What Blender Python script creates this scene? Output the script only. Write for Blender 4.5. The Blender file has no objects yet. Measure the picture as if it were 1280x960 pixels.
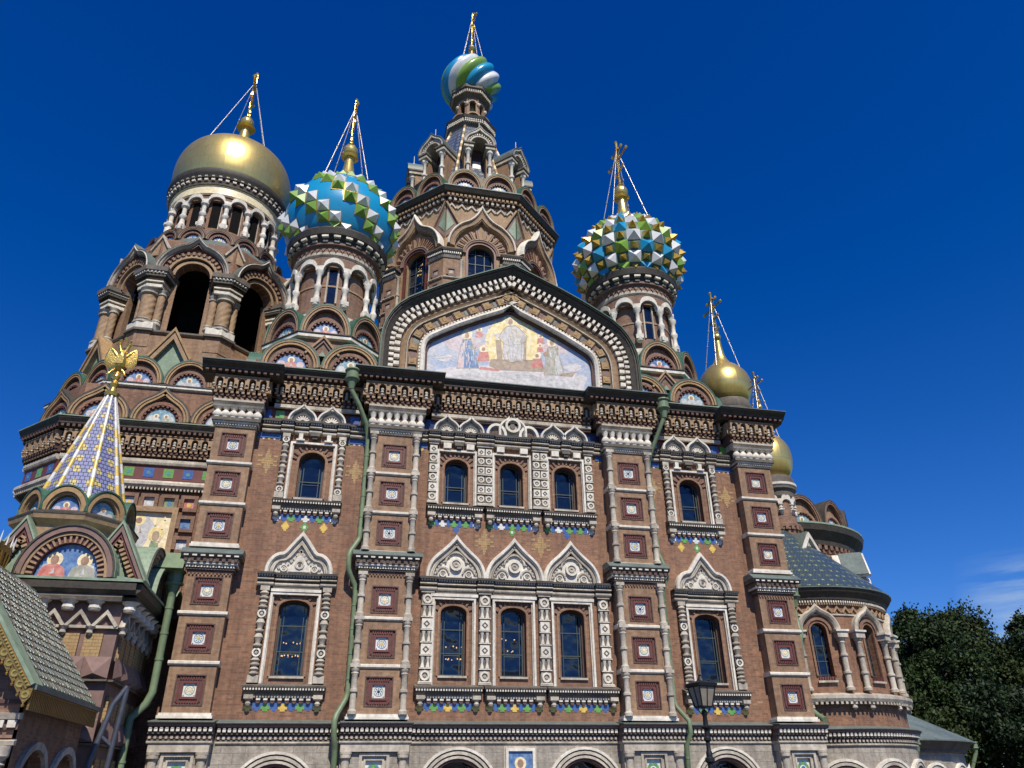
import bpy, math, random
import numpy as np
from mathutils import Matrix, Vector
random.seed(7)
R = math.radians
PI = math.pi
sc = bpy.context.scene
COL = sc.collection

# ------------------------------------------------------------ camera
cam_d = bpy.data.cameras.new('camera'); cam = bpy.data.objects.new('camera', cam_d); COL.objects.link(cam)
sc.camera = cam
yaw, pitch, roll = R(12.845), R(28.077), R(-0.724)
F_ = Vector((math.sin(yaw) * math.cos(pitch), math.cos(yaw) * math.cos(pitch), math.sin(pitch)))
R0 = Vector((math.cos(yaw), -math.sin(yaw), 0)); U0 = R0.cross(F_)
RR = math.cos(roll) * R0 + math.sin(roll) * U0; UU = -math.sin(roll) * R0 + math.cos(roll) * U0
cam.matrix_world = Matrix(((RR.x, UU.x, -F_.x, -8.2), (RR.y, UU.y, -F_.y, -36.0), (RR.z, UU.z, -F_.z, 1.6), (0, 0, 0, 1)))
cam_d.sensor_width = 36; cam_d.lens = 944.26 / 1280 * 36
cam_d.clip_start = 0.1; cam_d.clip_end = 6000
sc.render.resolution_x = 1024; sc.render.resolution_y = 768

# ------------------------------------------------------------ sky and sun
SUN_EL, SUN_AZ = 51.0, 1.5        # azimuth east of the facade's normal (the normal is -Y)
w = bpy.data.worlds.new('World'); sc.world = w; w.use_nodes = True
nt = w.node_tree; nt.nodes.clear()
out = nt.nodes.new('ShaderNodeOutputWorld'); bg = nt.nodes.new('ShaderNodeBackground')
sky = nt.nodes.new('ShaderNodeTexSky'); sky.sky_type = 'NISHITA'; sky.sun_disc = False
sky.sun_elevation = R(SUN_EL); sky.sun_rotation = R(180 - SUN_AZ)
sky.air_density = 1.0; sky.dust_density = 0.5; sky.ozone_density = 4.0; sky.altitude = 600
hs = nt.nodes.new('ShaderNodeHueSaturation'); hs.inputs['Saturation'].default_value = 1.3; hs.inputs['Hue'].default_value = 0.497
hs.inputs['Value'].default_value = 1.0
tint = nt.nodes.new('ShaderNodeMixRGB'); tint.blend_type = 'MULTIPLY'; tint.inputs['Fac'].default_value = 1; tint.inputs['Color2'].default_value = (0.58, 0.82, 1.56, 1)
# thin cirrus low in the east
tc = nt.nodes.new('ShaderNodeTexCoord'); mp = nt.nodes.new('ShaderNodeMapping')
mp.inputs['Scale'].default_value = (2.2, 2.2, 15); mp.inputs['Rotation'].default_value = (0.25, -0.35, 0.4)
nz = nt.nodes.new('ShaderNodeTexNoise'); nz.inputs['Scale'].default_value = 1.6; nz.inputs['Detail'].default_value = 9; nz.inputs['Roughness'].default_value = 0.62
cr = nt.nodes.new('ShaderNodeValToRGB'); cr.color_ramp.elements[0].position = 0.46; cr.color_ramp.elements[1].position = 0.66
cr.color_ramp.elements[0].color = (0, 0, 0, 1); cr.color_ramp.elements[1].color = (0.8, 0.8, 0.8, 1)
sx = nt.nodes.new('ShaderNodeSeparateXYZ'); mr = nt.nodes.new('ShaderNodeMapRange')
mr.inputs['From Min'].default_value = 0.225; mr.inputs['From Max'].default_value = 0.19; mr.inputs['To Min'].default_value = 0; mr.inputs['To Max'].default_value = 1
mr2 = nt.nodes.new('ShaderNodeMapRange'); mr2.inputs['From Min'].default_value = 0.665; mr2.inputs['From Max'].default_value = 0.71
mu = nt.nodes.new('ShaderNodeMath'); mu.operation = 'MULTIPLY'; mu2 = nt.nodes.new('ShaderNodeMath'); mu2.operation = 'MULTIPLY'
mx = nt.nodes.new('ShaderNodeMixRGB'); mx.inputs['Color2'].default_value = (6.0, 8.0, 10.5, 1)
L = nt.links.new
L(tc.outputs['Generated'], mp.inputs['Vector']); L(mp.outputs['Vector'], nz.inputs['Vector']); L(nz.outputs['Fac'], cr.inputs['Fac'])
L(tc.outputs['Generated'], sx.inputs[0]); L(sx.outputs['Z'], mr.inputs['Value']); L(sx.outputs['X'], mr2.inputs['Value'])
L(cr.outputs['Color'], mu.inputs[0]); L(mr.outputs[0], mu.inputs[1]); L(mu.outputs[0], mu2.inputs[0]); L(mr2.outputs[0], mu2.inputs[1])
L(sky.outputs[0], hs.inputs['Color']); L(hs.outputs[0], tint.inputs['Color1']); 
ma = nt.nodes.new('ShaderNodeVectorMath'); ma.operation = 'MULTIPLY_ADD'; ma.inputs[1].default_value = (1.7, 1.45, 1.12); ma.inputs[2].default_value = (-0.185, -0.29, 0.0)
mb_ = nt.nodes.new('ShaderNodeVectorMath'); mb_.operation = 'MAXIMUM'; mb_.inputs[1].default_value = (0, 0, 0)
L(tint.outputs[0], ma.inputs[0]); L(ma.outputs[0], mb_.inputs[0]); L(mb_.outputs[0], mx.inputs['Color1']); L(mu2.outputs[0], mx.inputs['Fac'])
L(mx.outputs[0], bg.inputs['Color']); L(bg.outputs[0], out.inputs['Surface'])
bg.inputs['Strength'].default_value = 0.07

sd = bpy.data.lights.new('sun', 'SUN'); sun = bpy.data.objects.new('sun', sd); COL.objects.link(sun)
sd.energy = 5.0; sd.angle = R(0.5); sd.color = (1.0, 0.93, 0.81)
sv = Vector((math.sin(R(SUN_AZ)) * math.cos(R(SUN_EL)), -math.cos(R(SUN_AZ)) * math.cos(R(SUN_EL)), math.sin(R(SUN_EL))))
sun.rotation_euler = sv.to_track_quat('Z', 'Y').to_euler(); sun.location = (30, -60, 90)
sc.view_settings.view_transform = 'Standard'; sc.view_settings.look = 'None'
sc.view_settings.exposure = 0.0; sc.view_settings.gamma = 1.0; sc.view_settings.use_curve_mapping = False

# ------------------------------------------------------------ materials
MATS = {}
def new_mat(name):
    m = bpy.data.materials.new(name); m.use_nodes = True; t = m.node_tree
    MATS[name] = m
    return m, t, t.nodes['Principled BSDF'], t.links.new
def lin(c): return (c[0], c[1], c[2], 1)
def mat(name, col, rough=0.75, metal=0.0, col2=None, nscale=0.6, amt=0.5, bump=0.0, bscale=12, brick=None, streak=False, coat=0, spec=0.4):
    m, t, b, L = new_mat(name)
    b.inputs['Roughness'].default_value = rough; b.inputs['Metallic'].default_value = metal
    b.inputs['Specular IOR Level'].default_value = spec
    if coat: b.inputs['Coat Weight'].default_value = coat; b.inputs['Coat Roughness'].default_value = 0.12
    g = t.nodes.new('ShaderNodeNewGeometry')
    base = None
    if brick:
        uv = t.nodes.new('ShaderNodeUVMap'); uv.uv_map = 'UVMap'
        br = t.nodes.new('ShaderNodeTexBrick')
        br.inputs['Scale'].default_value = 1.0
        br.inputs['Brick Width'].default_value = brick[0]; br.inputs['Row Height'].default_value = brick[1]
        br.inputs['Mortar Size'].default_value = brick[2]; br.inputs['Mortar Smooth'].default_value = 0.3; br.inputs['Bias'].default_value = brick[5] if len(brick) > 5 else 0.0
        br.inputs['Color1'].default_value = lin(col); br.inputs['Color2'].default_value = lin(brick[3]); br.inputs['Mortar'].default_value = lin(brick[4])
        L(uv.outputs[0], br.inputs['Vector']); base = br.outputs['Color']
    n = t.nodes.new('ShaderNodeTexNoise'); n.inputs['Scale'].default_value = nscale; n.inputs['Detail'].default_value = 7; n.inputs['Roughness'].default_value = 0.65
    if streak:
        mpp = t.nodes.new('ShaderNodeMapping'); mpp.inputs['Scale'].default_value = (1.6, 1.6, 0.35); L(g.outputs['Position'], mpp.inputs['Vector']); L(mpp.outputs[0], n.inputs['Vector'])
    else: L(g.outputs['Position'], n.inputs['Vector'])
    rp = t.nodes.new('ShaderNodeMapRange'); rp.inputs['From Min'].default_value = 0.36; rp.inputs['From Max'].default_value = 0.68
    L(n.outputs['Fac'], rp.inputs['Value'])
    mxx = t.nodes.new('ShaderNodeMixRGB'); mxx.inputs['Color1'].default_value = lin(col)
    if base: L(base, mxx.inputs['Color1'])
    c2 = col2 if col2 else tuple(x * 0.72 for x in col)
    mxx.inputs['Color2'].default_value = lin(c2)
    ml = t.nodes.new('ShaderNodeMath'); ml.operation = 'MULTIPLY'; ml.inputs[1].default_value = amt
    L(rp.outputs[0], ml.inputs[0]); L(ml.outputs[0], mxx.inputs['Fac']); last = mxx.outputs[0]
    if brick:   # soot and rain streaks
        n3 = t.nodes.new('ShaderNodeTexNoise'); n3.inputs['Scale'].default_value = 1.0; n3.inputs['Detail'].default_value = 6; n3.inputs['Roughness'].default_value = 0.7
        m3 = t.nodes.new('ShaderNodeMapping'); m3.inputs['Scale'].default_value = (2.6, 2.6, 0.28); L(g.outputs['Position'], m3.inputs['Vector']); L(m3.outputs[0], n3.inputs['Vector'])
        r3 = t.nodes.new('ShaderNodeValToRGB'); r3.color_ramp.elements[0].position = 0.42; r3.color_ramp.elements[0].color = (1, 1, 1, 1); r3.color_ramp.elements[1].position = 0.72; r3.color_ramp.elements[1].color = (0.5, 0.46, 0.45, 1)
        L(n3.outputs['Fac'], r3.inputs['Fac']); x3 = t.nodes.new('ShaderNodeMixRGB'); x3.blend_type = 'MULTIPLY'; x3.inputs['Fac'].default_value = 0.8
        L(last, x3.inputs['Color1']); L(r3.outputs['Color'], x3.inputs['Color2']); last = x3.outputs[0]
    # fine grain
    n2 = t.nodes.new('ShaderNodeTexNoise'); n2.inputs['Scale'].default_value = 6; n2.inputs['Detail'].default_value = 4; L(g.outputs['Position'], n2.inputs['Vector'])
    r2 = t.nodes.new('ShaderNodeMapRange'); r2.inputs['From Min'].default_value = 0.3; r2.inputs['From Max'].default_value = 0.7; r2.inputs['To Min'].default_value = 0.8; r2.inputs['To Max'].default_value = 1.12
    if metal > 0.5 or coat: r2.inputs['To Min'].default_value = 0.93; r2.inputs['To Max'].default_value = 1.03
    L(n2.outputs['Fac'], r2.inputs['Value'])
    hv = t.nodes.new('ShaderNodeHueSaturation'); L(last, hv.inputs['Color']); L(r2.outputs[0], hv.inputs['Value']); L(hv.outputs[0], b.inputs['Base Color'])
    if name == 'gold':
        uv = t.nodes.new('ShaderNodeUVMap'); uv.uv_map = 'UVMap'; br = t.nodes.new('ShaderNodeTexBrick'); L(uv.outputs[0], br.inputs['Vector']); br.inputs['Scale'].default_value = 1
        br.inputs['Brick Width'].default_value = 0.75; br.inputs['Row Height'].default_value = 1.1; br.inputs['Mortar Size'].default_value = 0.012; br.inputs['Mortar Smooth'].default_value = 0.6
        br.inputs['Color1'].default_value = (1, 1, 1, 1); br.inputs['Color2'].default_value = (0.9, 0.88, 0.8, 1); br.inputs['Mortar'].default_value = (0.55, 0.5, 0.4, 1)
        mm = t.nodes.new('ShaderNodeMixRGB'); mm.blend_type = 'MULTIPLY'; mm.inputs['Fac'].default_value = 0.8; L(hv.outputs[0], mm.inputs['Color1']); L(br.outputs['Color'], mm.inputs['Color2']); L(mm.outputs[0], b.inputs['Base Color'])
    if bump:
        nb = t.nodes.new('ShaderNodeTexNoise'); nb.inputs['Scale'].default_value = bscale; nb.inputs['Detail'].default_value = 5; L(g.outputs['Position'], nb.inputs['Vector'])
        bp_ = t.nodes.new('ShaderNodeBump'); bp_.inputs['Strength'].default_value = bump; bp_.inputs['Distance'].default_value = 0.05
        L(nb.outputs['Fac'], bp_.inputs['Height']); L(bp_.outputs[0], b.inputs['Normal'])
    return m
mat('brick', (0.36, 0.182, 0.1), col2=(0.18, 0.095, 0.062), brick=(0.32, 0.105, 0.010, (0.215, 0.11, 0.068), (0.30, 0.2, 0.13)), nscale=0.42, amt=0.6, bump=0.2)
mat('tan', (0.385, 0.238, 0.138), col2=(0.23, 0.14, 0.085), brick=(0.32, 0.105, 0.010, (0.29, 0.17, 0.098), (0.3, 0.215, 0.14)), nscale=0.9, amt=0.5, bump=0.2)
mat('yellow_brick', (0.47, 0.32, 0.14), col2=(0.3, 0.18, 0.09), brick=(0.4, 0.12, 0.012, (0.48, 0.31, 0.13), (0.22, 0.16, 0.1)), amt=0.4, bump=0.2)
mat('pink_brick', (0.31, 0.175, 0.11), col2=(0.2, 0.115, 0.075), brick=(0.29, 0.092, 0.008, (0.2, 0.11, 0.076), (0.26, 0.19, 0.14)), nscale=1.2, amt=0.5, bump=0.2)
mat('tan_stone', (0.40, 0.265, 0.15), col2=(0.2, 0.13, 0.08), nscale=1.3, amt=0.6, bump=0.25)
mat('ochre', (0.42, 0.265, 0.12), col2=(0.22, 0.14, 0.07), nscale=1.3, amt=0.6)
mat('stone', (0.60, 0.535, 0.43), col2=(0.19, 0.16, 0.125), nscale=0.9, amt=0.75, streak=True, bump=0.25)
mat('white_stone', (0.80, 0.75, 0.64), col2=(0.40, 0.35, 0.28), nscale=1.1, amt=0.6, streak=True, bump=0.15)
mat('shade_grey_stone', (0.17, 0.145, 0.115), col2=(0.07, 0.058, 0.047), nscale=1.1, amt=0.75, bump=0.25)  # weathered stone, darkened further so mouldings carry overhang shade in their colour
mat('ashlar', (0.46, 0.41, 0.34), col2=(0.24, 0.21, 0.17), brick=(0.95, 0.42, 0.012, (0.37, 0.33, 0.27), (0.2, 0.18, 0.16)), nscale=1.6, amt=0.7, bump=0.5, bscale=9)
mat('purple_stone', (0.25, 0.155, 0.13), col2=(0.15, 0.1, 0.085), nscale=1.5, amt=0.6)
mat('shade_dark_brick', (0.12, 0.065, 0.05), col2=(0.06, 0.035, 0.03), nscale=1.5, amt=0.6)  # brick for recesses, its colour lowered to deepen their shade
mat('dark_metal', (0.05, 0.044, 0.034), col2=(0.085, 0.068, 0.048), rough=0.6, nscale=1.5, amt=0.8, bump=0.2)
mat('verdigris', (0.27, 0.35, 0.24), col2=(0.13, 0.18, 0.12), rough=0.6, nscale=0.9, amt=0.7, bump=0.15)
mat('roof_metal', (0.15, 0.185, 0.165), col2=(0.08, 0.1, 0.09), rough=0.5, nscale=0.9, amt=0.7)
mat('green_rim', (0.05, 0.13, 0.08), col2=(0.03, 0.07, 0.05), rough=0.5)
mat('oxblood', (0.17, 0.045, 0.035), col2=(0.09, 0.03, 0.025), rough=0.5, nscale=3, amt=0.6, spec=0.5)
mat('carved_brown', (0.16, 0.09, 0.07), col2=(0.08, 0.045, 0.04), nscale=7, amt=0.9, bump=0.6, bscale=20)
mat('pipe_green', (0.2, 0.27, 0.15), col2=(0.11, 0.145, 0.085), rough=0.45, nscale=1.5, amt=0.6)
mat('blue_tile', (0.07, 0.14, 0.36), rough=0.25, spec=0.6, nscale=4, amt=0.4)
mat('navy_tile', (0.02, 0.03, 0.1), rough=0.25, spec=0.6)
mat('green_tile', (0.16, 0.36, 0.08), rough=0.25, spec=0.6, nscale=4, amt=0.4)
mat('yellow_tile', (0.75, 0.52, 0.1), rough=0.3, spec=0.6, nscale=4, amt=0.4)
mat('white_tile', (0.76, 0.74, 0.66), rough=0.25, spec=0.6, nscale=4, amt=0.3)
mat('teal_tile', (0.12, 0.3, 0.28), rough=0.3, nscale=4, amt=0.4)
mat('enamel_blue', (0.012, 0.31, 0.55), rough=0.3, spec=0.6, nscale=0.7, amt=0.35, col2=(0.008, 0.19, 0.42), coat=0.15)
mat('enamel_green', (0.22, 0.40, 0.04), rough=0.35, spec=0.6, nscale=2, amt=0.35, coat=0.3)
mat('enamel_white', (0.8, 0.8, 0.78), rough=0.25, spec=0.6, nscale=2, amt=0.3, col2=(0.66, 0.66, 0.64), coat=0.3)
mat('enamel_gold', (0.46, 0.29, 0.04), rough=0.35, metal=0.3, nscale=3, amt=0.3)
mat('gold', (0.84, 0.62, 0.2), rough=0.33, metal=0.78, nscale=0.8, amt=0.5, col2=(0.7, 0.52, 0.2), bump=0.04, bscale=2.5)
mat('gold_ornament', (0.9, 0.6, 0.15), rough=0.3, metal=0.9, nscale=4, amt=0.5, bump=0.3)
mat('old_gold', (0.35, 0.22, 0.07), rough=0.45, metal=0.7, nscale=3, amt=0.7, bump=0.3)
mat('cable_metal', (0.65, 0.58, 0.5), rough=0.35, metal=0.7)
mat('black_iron', (0.012, 0.012, 0.013), rough=0.45)
mat('window_bar', (0.07, 0.09, 0.08), rough=0.5)
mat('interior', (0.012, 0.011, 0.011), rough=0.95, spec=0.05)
mat('frosted', (0.5, 0.5, 0.46), rough=0.35, spec=0.5)
# paint-like mosaics: flat glass tesserae with a lot of tonal variation
def mosaic(name, col, col2, sc_=5, amt=0.9):
    mat(name, col, col2=col2, rough=0.4, nscale=sc_, amt=amt, spec=0.5)
mosaic('m_sky', (0.30, 0.40, 0.56), (0.60, 0.55, 0.54), 1.0); mosaic('m_pink', (0.62, 0.45, 0.42), (0.62, 0.58, 0.62), 2.5)
mosaic('m_gold', (0.78, 0.60, 0.22), (0.9, 0.76, 0.42), 3); mosaic('m_pale', (0.66, 0.63, 0.58), (0.40, 0.40, 0.41), 3.5)
mosaic('m_halo', (0.82, 0.68, 0.36), (0.9, 0.8, 0.6), 5); mosaic('m_skin', (0.42, 0.26, 0.17), (0.3, 0.17, 0.1), 5)
mosaic('m_red', (0.52, 0.14, 0.11), (0.66, 0.34, 0.27), 4); mosaic('m_robe', (0.33, 0.32, 0.26), (0.55, 0.50, 0.40), 4)
mosaic('m_blue', (0.06, 0.14, 0.34), (0.22, 0.34, 0.5), 4); mosaic('m_brown', (0.33, 0.24, 0.18), (0.5, 0.38, 0.25), 4)
mosaic('m_cloud', (0.58, 0.56, 0.54), (0.70, 0.62, 0.60), 2.2); mosaic('m_green', (0.16, 0.27, 0.14), (0.4, 0.42, 0.25), 4)
mosaic('m_teal', (0.10, 0.27, 0.36), (0.4, 0.45, 0.45), 3)
# glass: dark panes that mirror the sky
m, t, b, L = new_mat('glass')
b.inputs['Base Color'].default_value = (0.004, 0.010, 0.03, 1); b.inputs['Roughness'].default_value = 0.05; b.inputs['Specular IOR Level'].default_value = 0.9
g = t.nodes.new('ShaderNodeNewGeometry'); n = t.nodes.new('ShaderNodeTexNoise'); n.inputs['Scale'].default_value = 0.9; L(g.outputs['Position'], n.inputs['Vector'])
bb = t.nodes.new('ShaderNodeBump'); bb.inputs['Strength'].default_value = 0.6; bb.inputs['Distance'].default_value = 0.3; L(n.outputs['Fac'], bb.inputs['Height']); L(bb.outputs[0], b.inputs['Normal'])
trn = t.nodes.new('ShaderNodeBsdfTransparent'); trn.inputs['Color'].default_value = (0.75, 0.8, 0.85, 1)
mxs = t.nodes.new('ShaderNodeMixShader'); mxs.inputs['Fac'].default_value = 0.72
L(trn.outputs[0], mxs.inputs[1]); L(b.outputs[0], mxs.inputs[2]); L(mxs.outputs[0], t.nodes['Material Output'].inputs['Surface'])
m, t, b, L = new_mat('flame'); b.inputs['Emission Color'].default_value = (1, 0.5, 0.16, 1); b.inputs['Emission Strength'].default_value = 26
# glazed roof tiles laid in scalloped rows
def rooftile(name, cols, size, dark=(0.03, 0.03, 0.05)):
    m, t, b, L = new_mat(name); b.inputs['Roughness'].default_value = 0.3
    uv = t.nodes.new('ShaderNodeUVMap'); uv.uv_map = 'UVMap'
    br = t.nodes.new('ShaderNodeTexBrick'); br.inputs['Scale'].default_value = 1
    br.inputs['Brick Width'].default_value = size; br.inputs['Row Height'].default_value = size; br.inputs['Mortar Size'].default_value = size * 0.09
    br.inputs['Color1'].default_value = (1, 1, 1, 1); br.inputs['Color2'].default_value = (1, 1, 1, 1); br.inputs['Mortar'].default_value = (0, 0, 0, 1)
    L(uv.outputs[0], br.inputs['Vector'])
    ck = t.nodes.new('ShaderNodeTexVoronoi'); ck.feature = 'F1'; ck.inputs['Scale'].default_value = 1 / (size * 3.2); ck.inputs['Randomness'].default_value = 0.12
    L(uv.outputs[0], ck.inputs['Vector'])
    rp = t.nodes.new('ShaderNodeValToRGB'); rp.color_ramp.interpolation = 'CONSTANT'
    e = rp.color_ramp.elements; e[0].position = 0; e[0].color = lin(cols[1]); e[1].position = 0.27; e[1].color = lin(cols[0])
    if len(cols) > 2: x = e.new(0.13); x.color = lin(cols[1]); e[0].color = lin(cols[2])
    L(ck.outputs['Distance'], rp.inputs['Fac'])
    mx = t.nodes.new('ShaderNodeMixRGB'); mx.inputs['Color1'].default_value = lin(dark); L(br.outputs['Color'], mx.inputs['Fac']); L(rp.outputs['Color'], mx.inputs['Color2'])
    L(mx.outputs[0], b.inputs['Base Color'])
rooftile('tent_tile', ((0.24, 0.25, 0.42), (0.62, 0.5, 0.16)), 0.19)
rooftile('apse_tile', ((0.055, 0.075, 0.105), (0.10, 0.14, 0.06), (0.36, 0.37, 0.24)), 0.17, (0.02, 0.035, 0.03))
rooftile('spire_tile', ((0.08, 0.10, 0.15), (0.3, 0.32, 0.34)), 0.2)
rooftile('canopy_tile', ((0.05, 0.09, 0.075), (0.13, 0.13, 0.08), (0.3, 0.29, 0.22)), 0.17)
# foliage / bark / ground
for nm, c, c2 in (('leaf_a', (0.032, 0.058, 0.012), (0.012, 0.022, 0.006)), ('leaf_b', (0.022, 0.042, 0.012), (0.009, 0.018, 0.006)), ('leaf_c', (0.042, 0.064, 0.013), (0.016, 0.027, 0.006))):
    mat(nm, c, col2=c2, rough=0.6, nscale=0.5, amt=0.9, spec=0.25)
mat('bark', (0.1, 0.08, 0.06), rough=0.9, bump=0.5)
mat('paving', (0.075, 0.072, 0.068), brick=(0.6, 0.3, 0.01, (0.06, 0.058, 0.056), (0.03, 0.03, 0.03)), rough=0.85, amt=0.4)
mat('steel', (0.12, 0.13, 0.16), rough=0.4, metal=0.5)
mat('lamp_glass', (0.28, 0.25, 0.2), rough=0.12, spec=0.7, nscale=3)
mat('grass', (0.04, 0.065, 0.02), rough=0.9, nscale=2)
# ------------------------------------------------------------ mesh kit: all shapes are written as (u along the wall, d outwards, z up)
class Flat:
    R = None
    def __init__(s, ox, oy, a=0.0): s.ox, s.oy, s.c, s.s = ox, oy, math.cos(a), math.sin(a)
    def __call__(s, P):
        u, d, z = P[:, 0], P[:, 1], P[:, 2]
        return np.stack([s.ox + u * s.c + d * s.s, s.oy + u * s.s - d * s.c, z], 1)
class Cyl:
    def __init__(s, cx, cy, R_, th=0.0): s.cx, s.cy, s.R, s.th = cx, cy, R_, th
    def __call__(s, P):
        t = P[:, 0] / s.R + s.th; r = s.R + P[:, 1]
        return np.stack([s.cx + r * np.sin(t), s.cy - r * np.cos(t), P[:, 2]], 1)
WORLD = Flat(0, 0, 0)
ALL = []
ROOTS = {}
class MB:
    def __init__(s, name, parent=None, label=None, F=WORLD, **kw):
        s.name, s.parent, s.label, s.F, s.kw = name, parent, label, F, kw
        s.V, s.Lc, s.UV, s.FC, s.FM, s.FS, s.n = [], [], [], [], [], [], 0
        s.mats = []; ALL.append(s)
    def mi(s, m):
        if m not in s.mats: s.mats.append(m)
        return s.mats.index(m)
    def add(s, V, F, m, smooth=False, uv=None):
        V = np.asarray(V, dtype=float)
        s.V.append(s.F(V)); s.Lc.append(V); s.UV.append(np.full((len(V), 2), np.nan) if uv is None else np.asarray(uv, float))
        k = s.mi(m); n = s.n
        for f in F: s.FC.append([i + n for i in f])
        s.FM.extend([k] * len(F)); s.FS.extend([smooth] * len(F)); s.n += len(V)
    def nseg(s, du):
        return 1 if s.F.R is None else max(1, int(math.ceil(abs(du) / (s.F.R * 0.13))))
    def box(s, u0, u1, d0, d1, z0, z1, m):
        k = s.nseg(u1 - u0); V = []; F = []
        for i in range(k + 1):
            u = u0 + (u1 - u0) * i / k
            V += [(u, d0, z0), (u, d1, z0), (u, d1, z1), (u, d0, z1)]
        F = [(0, 1, 2, 3), tuple(4 * k + j for j in (3, 2, 1, 0))]
        for i in range(k):
            a = 4 * i; b = a + 4
            for j in range(4): F.append((a + j, b + j, b + (j + 1) % 4, a + (j + 1) % 4))
        s.add(V, F, m)
    def band(s, u0, u1, prof, m):
        k = s.nseg(u1 - u0); n = len(prof); V = []
        for i in range(k + 1):
            u = u0 + (u1 - u0) * i / k
            V += [(u, d, z) for d, z in prof]
        F = [tuple(range(n)), tuple(n * k + j for j in reversed(range(n)))]
        for i in range(k):
            for j in range(n): F.append((n * i + j, n * (i + 1) + j, n * (i + 1) + (j + 1) % n, n * i + (j + 1) % n))
        s.add(V, F, m)
    def prism(s, poly, d0, d1, m):
        n = len(poly); V = [(u, d0, z) for u, z in poly] + [(u, d1, z) for u, z in poly]
        F = [tuple(range(n)), tuple(range(2 * n - 1, n - 1, -1))] + [(i, (i + 1) % n, n + (i + 1) % n, n + i) for i in range(n)]
        s.add(V, F, m)
    def disc(s, u, z, d0, d1, r, m, seg=16, rz=None):
        rz = rz or r
        s.prism([(u + r * math.cos(2 * PI * i / seg), z + rz * math.sin(2 * PI * i / seg)) for i in range(seg)], d0, d1, m)
    def ring(s, u, z, d0, d1, r0, r1, m, seg=20):
        P = [(u + math.cos(2 * PI * i / seg), z + math.sin(2 * PI * i / seg)) for i in range(seg)]
        V = []
        for i in range(seg):
            c, sn = math.cos(2 * PI * i / seg), math.sin(2 * PI * i / seg)
            V += [(u + r0 * c, d0, z + r0 * sn), (u + r0 * c, d1, z + r0 * sn), (u + r1 * c, d1, z + r1 * sn), (u + r1 * c, d0, z + r1 * sn)]
        F = []
        for i in range(seg):
            a = 4 * i; b = 4 * ((i + 1) % seg)
            for j in range(4): F.append((a + j, b + j, b + (j + 1) % 4, a + (j + 1) % 4))
        s.add(V, F, m)
    def sweep(s, path, prof, m):
        """prof: closed polygon of (offset outward from the path, d)"""
        off = offsets(path); n = len(prof); V = []; k = len(path)
        for (u, z), (nx, nz) in zip(path, off):
            V += [(u + nx * r, d, z + nz * r) for r, d in prof]
        F = [tuple(range(n)), tuple(n * (k - 1) + j for j in reversed(range(n)))]
        for i in range(k - 1):
            for j in range(n): F.append((n * i + j, n * (i + 1) + j, n * (i + 1) + (j + 1) % n, n * i + (j + 1) % n))
        s.add(V, F, m)
    def rect_sweep(s, path, r0, r1, d0, d1, m): s.sweep(path, [(r0, d0), (r0, d1), (r1, d1), (r1, d0)], m)
    def blocks(s, path, r0, r1, d0, d1, pitch, duty, m, phase=0.5):
        P, T = resample(path, pitch)
        for (u, z), (tx, tz) in zip(P, T):
            nx, nz = -tz, tx; h = pitch * duty / 2
            V = []
            for d in (d0, d1):
                for a, r in ((-h, r0), (h, r0), (h, r1), (-h, r1)): V.append((u + tx * a + nx * r, d, z + tz * a + nz * r))
            s.add(V, [(0, 1, 2, 3), (7, 6, 5, 4), (0, 4, 5, 1), (1, 5, 6, 2), (2, 6, 7, 3), (3, 7, 4, 0)], m)
    def dentils(s, u0, u1, d0, d1, z0, z1, pitch, m, duty=0.5):
        n = max(1, int(round((u1 - u0) / pitch))); p = (u1 - u0) / n
        for i in range(n):
            c = u0 + (i + 0.5) * p; s.box(c - p * duty / 2, c + p * duty / 2, d0, d1, z0, z1, m)
    def lathe(s, u, d, prof, m, seg=12, phase=0.0, sm=True, cap=True, uvs=False):
        """prof: (r, z) upwards; sharp profile corners are split"""
        segs = []; cur = [prof[0]]
        for i in range(1, len(prof)):
            cur.append(prof[i])
            if i < len(prof) - 1:
                a = math.atan2(prof[i][1] - prof[i-1][1], prof[i][0] - prof[i-1][0]); b = math.atan2(prof[i+1][1] - prof[i][1], prof[i+1][0] - prof[i][0])
                da = abs((b - a + PI) % (2 * PI) - PI)
                if da > 0.6: segs.append(cur); cur = [prof[i]]
        segs.append(cur)
        for sg in segs:
            V = []; F = []; U = []; sl = 0
            n1 = seg + 1
            for k, (r, z) in enumerate(sg):
                if k: sl += math.hypot(r - sg[k-1][0], z - sg[k-1][1])
                for i in range(n1):
                    a = 2 * PI * i / seg + phase
                    V.append((u + r * math.sin(a), d + r * math.cos(a), z)); U.append((a * max(x[0] for x in sg), z if not uvs else sl))
            for k in range(len(sg) - 1):
                for i in range(seg): F.append((k * n1 + i, k * n1 + i + 1, (k + 1) * n1 + i + 1, (k + 1) * n1 + i))
            s.add(V, F, m, sm, U)
        if cap:
            for r, z in (prof[0], prof[-1]):
                if r > 0.01: s.add([(u + r * math.sin(2 * PI * i / seg + phase), d + r * math.cos(2 * PI * i / seg + phase), z) for i in range(seg)], [tuple(range(seg))], m)
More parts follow.
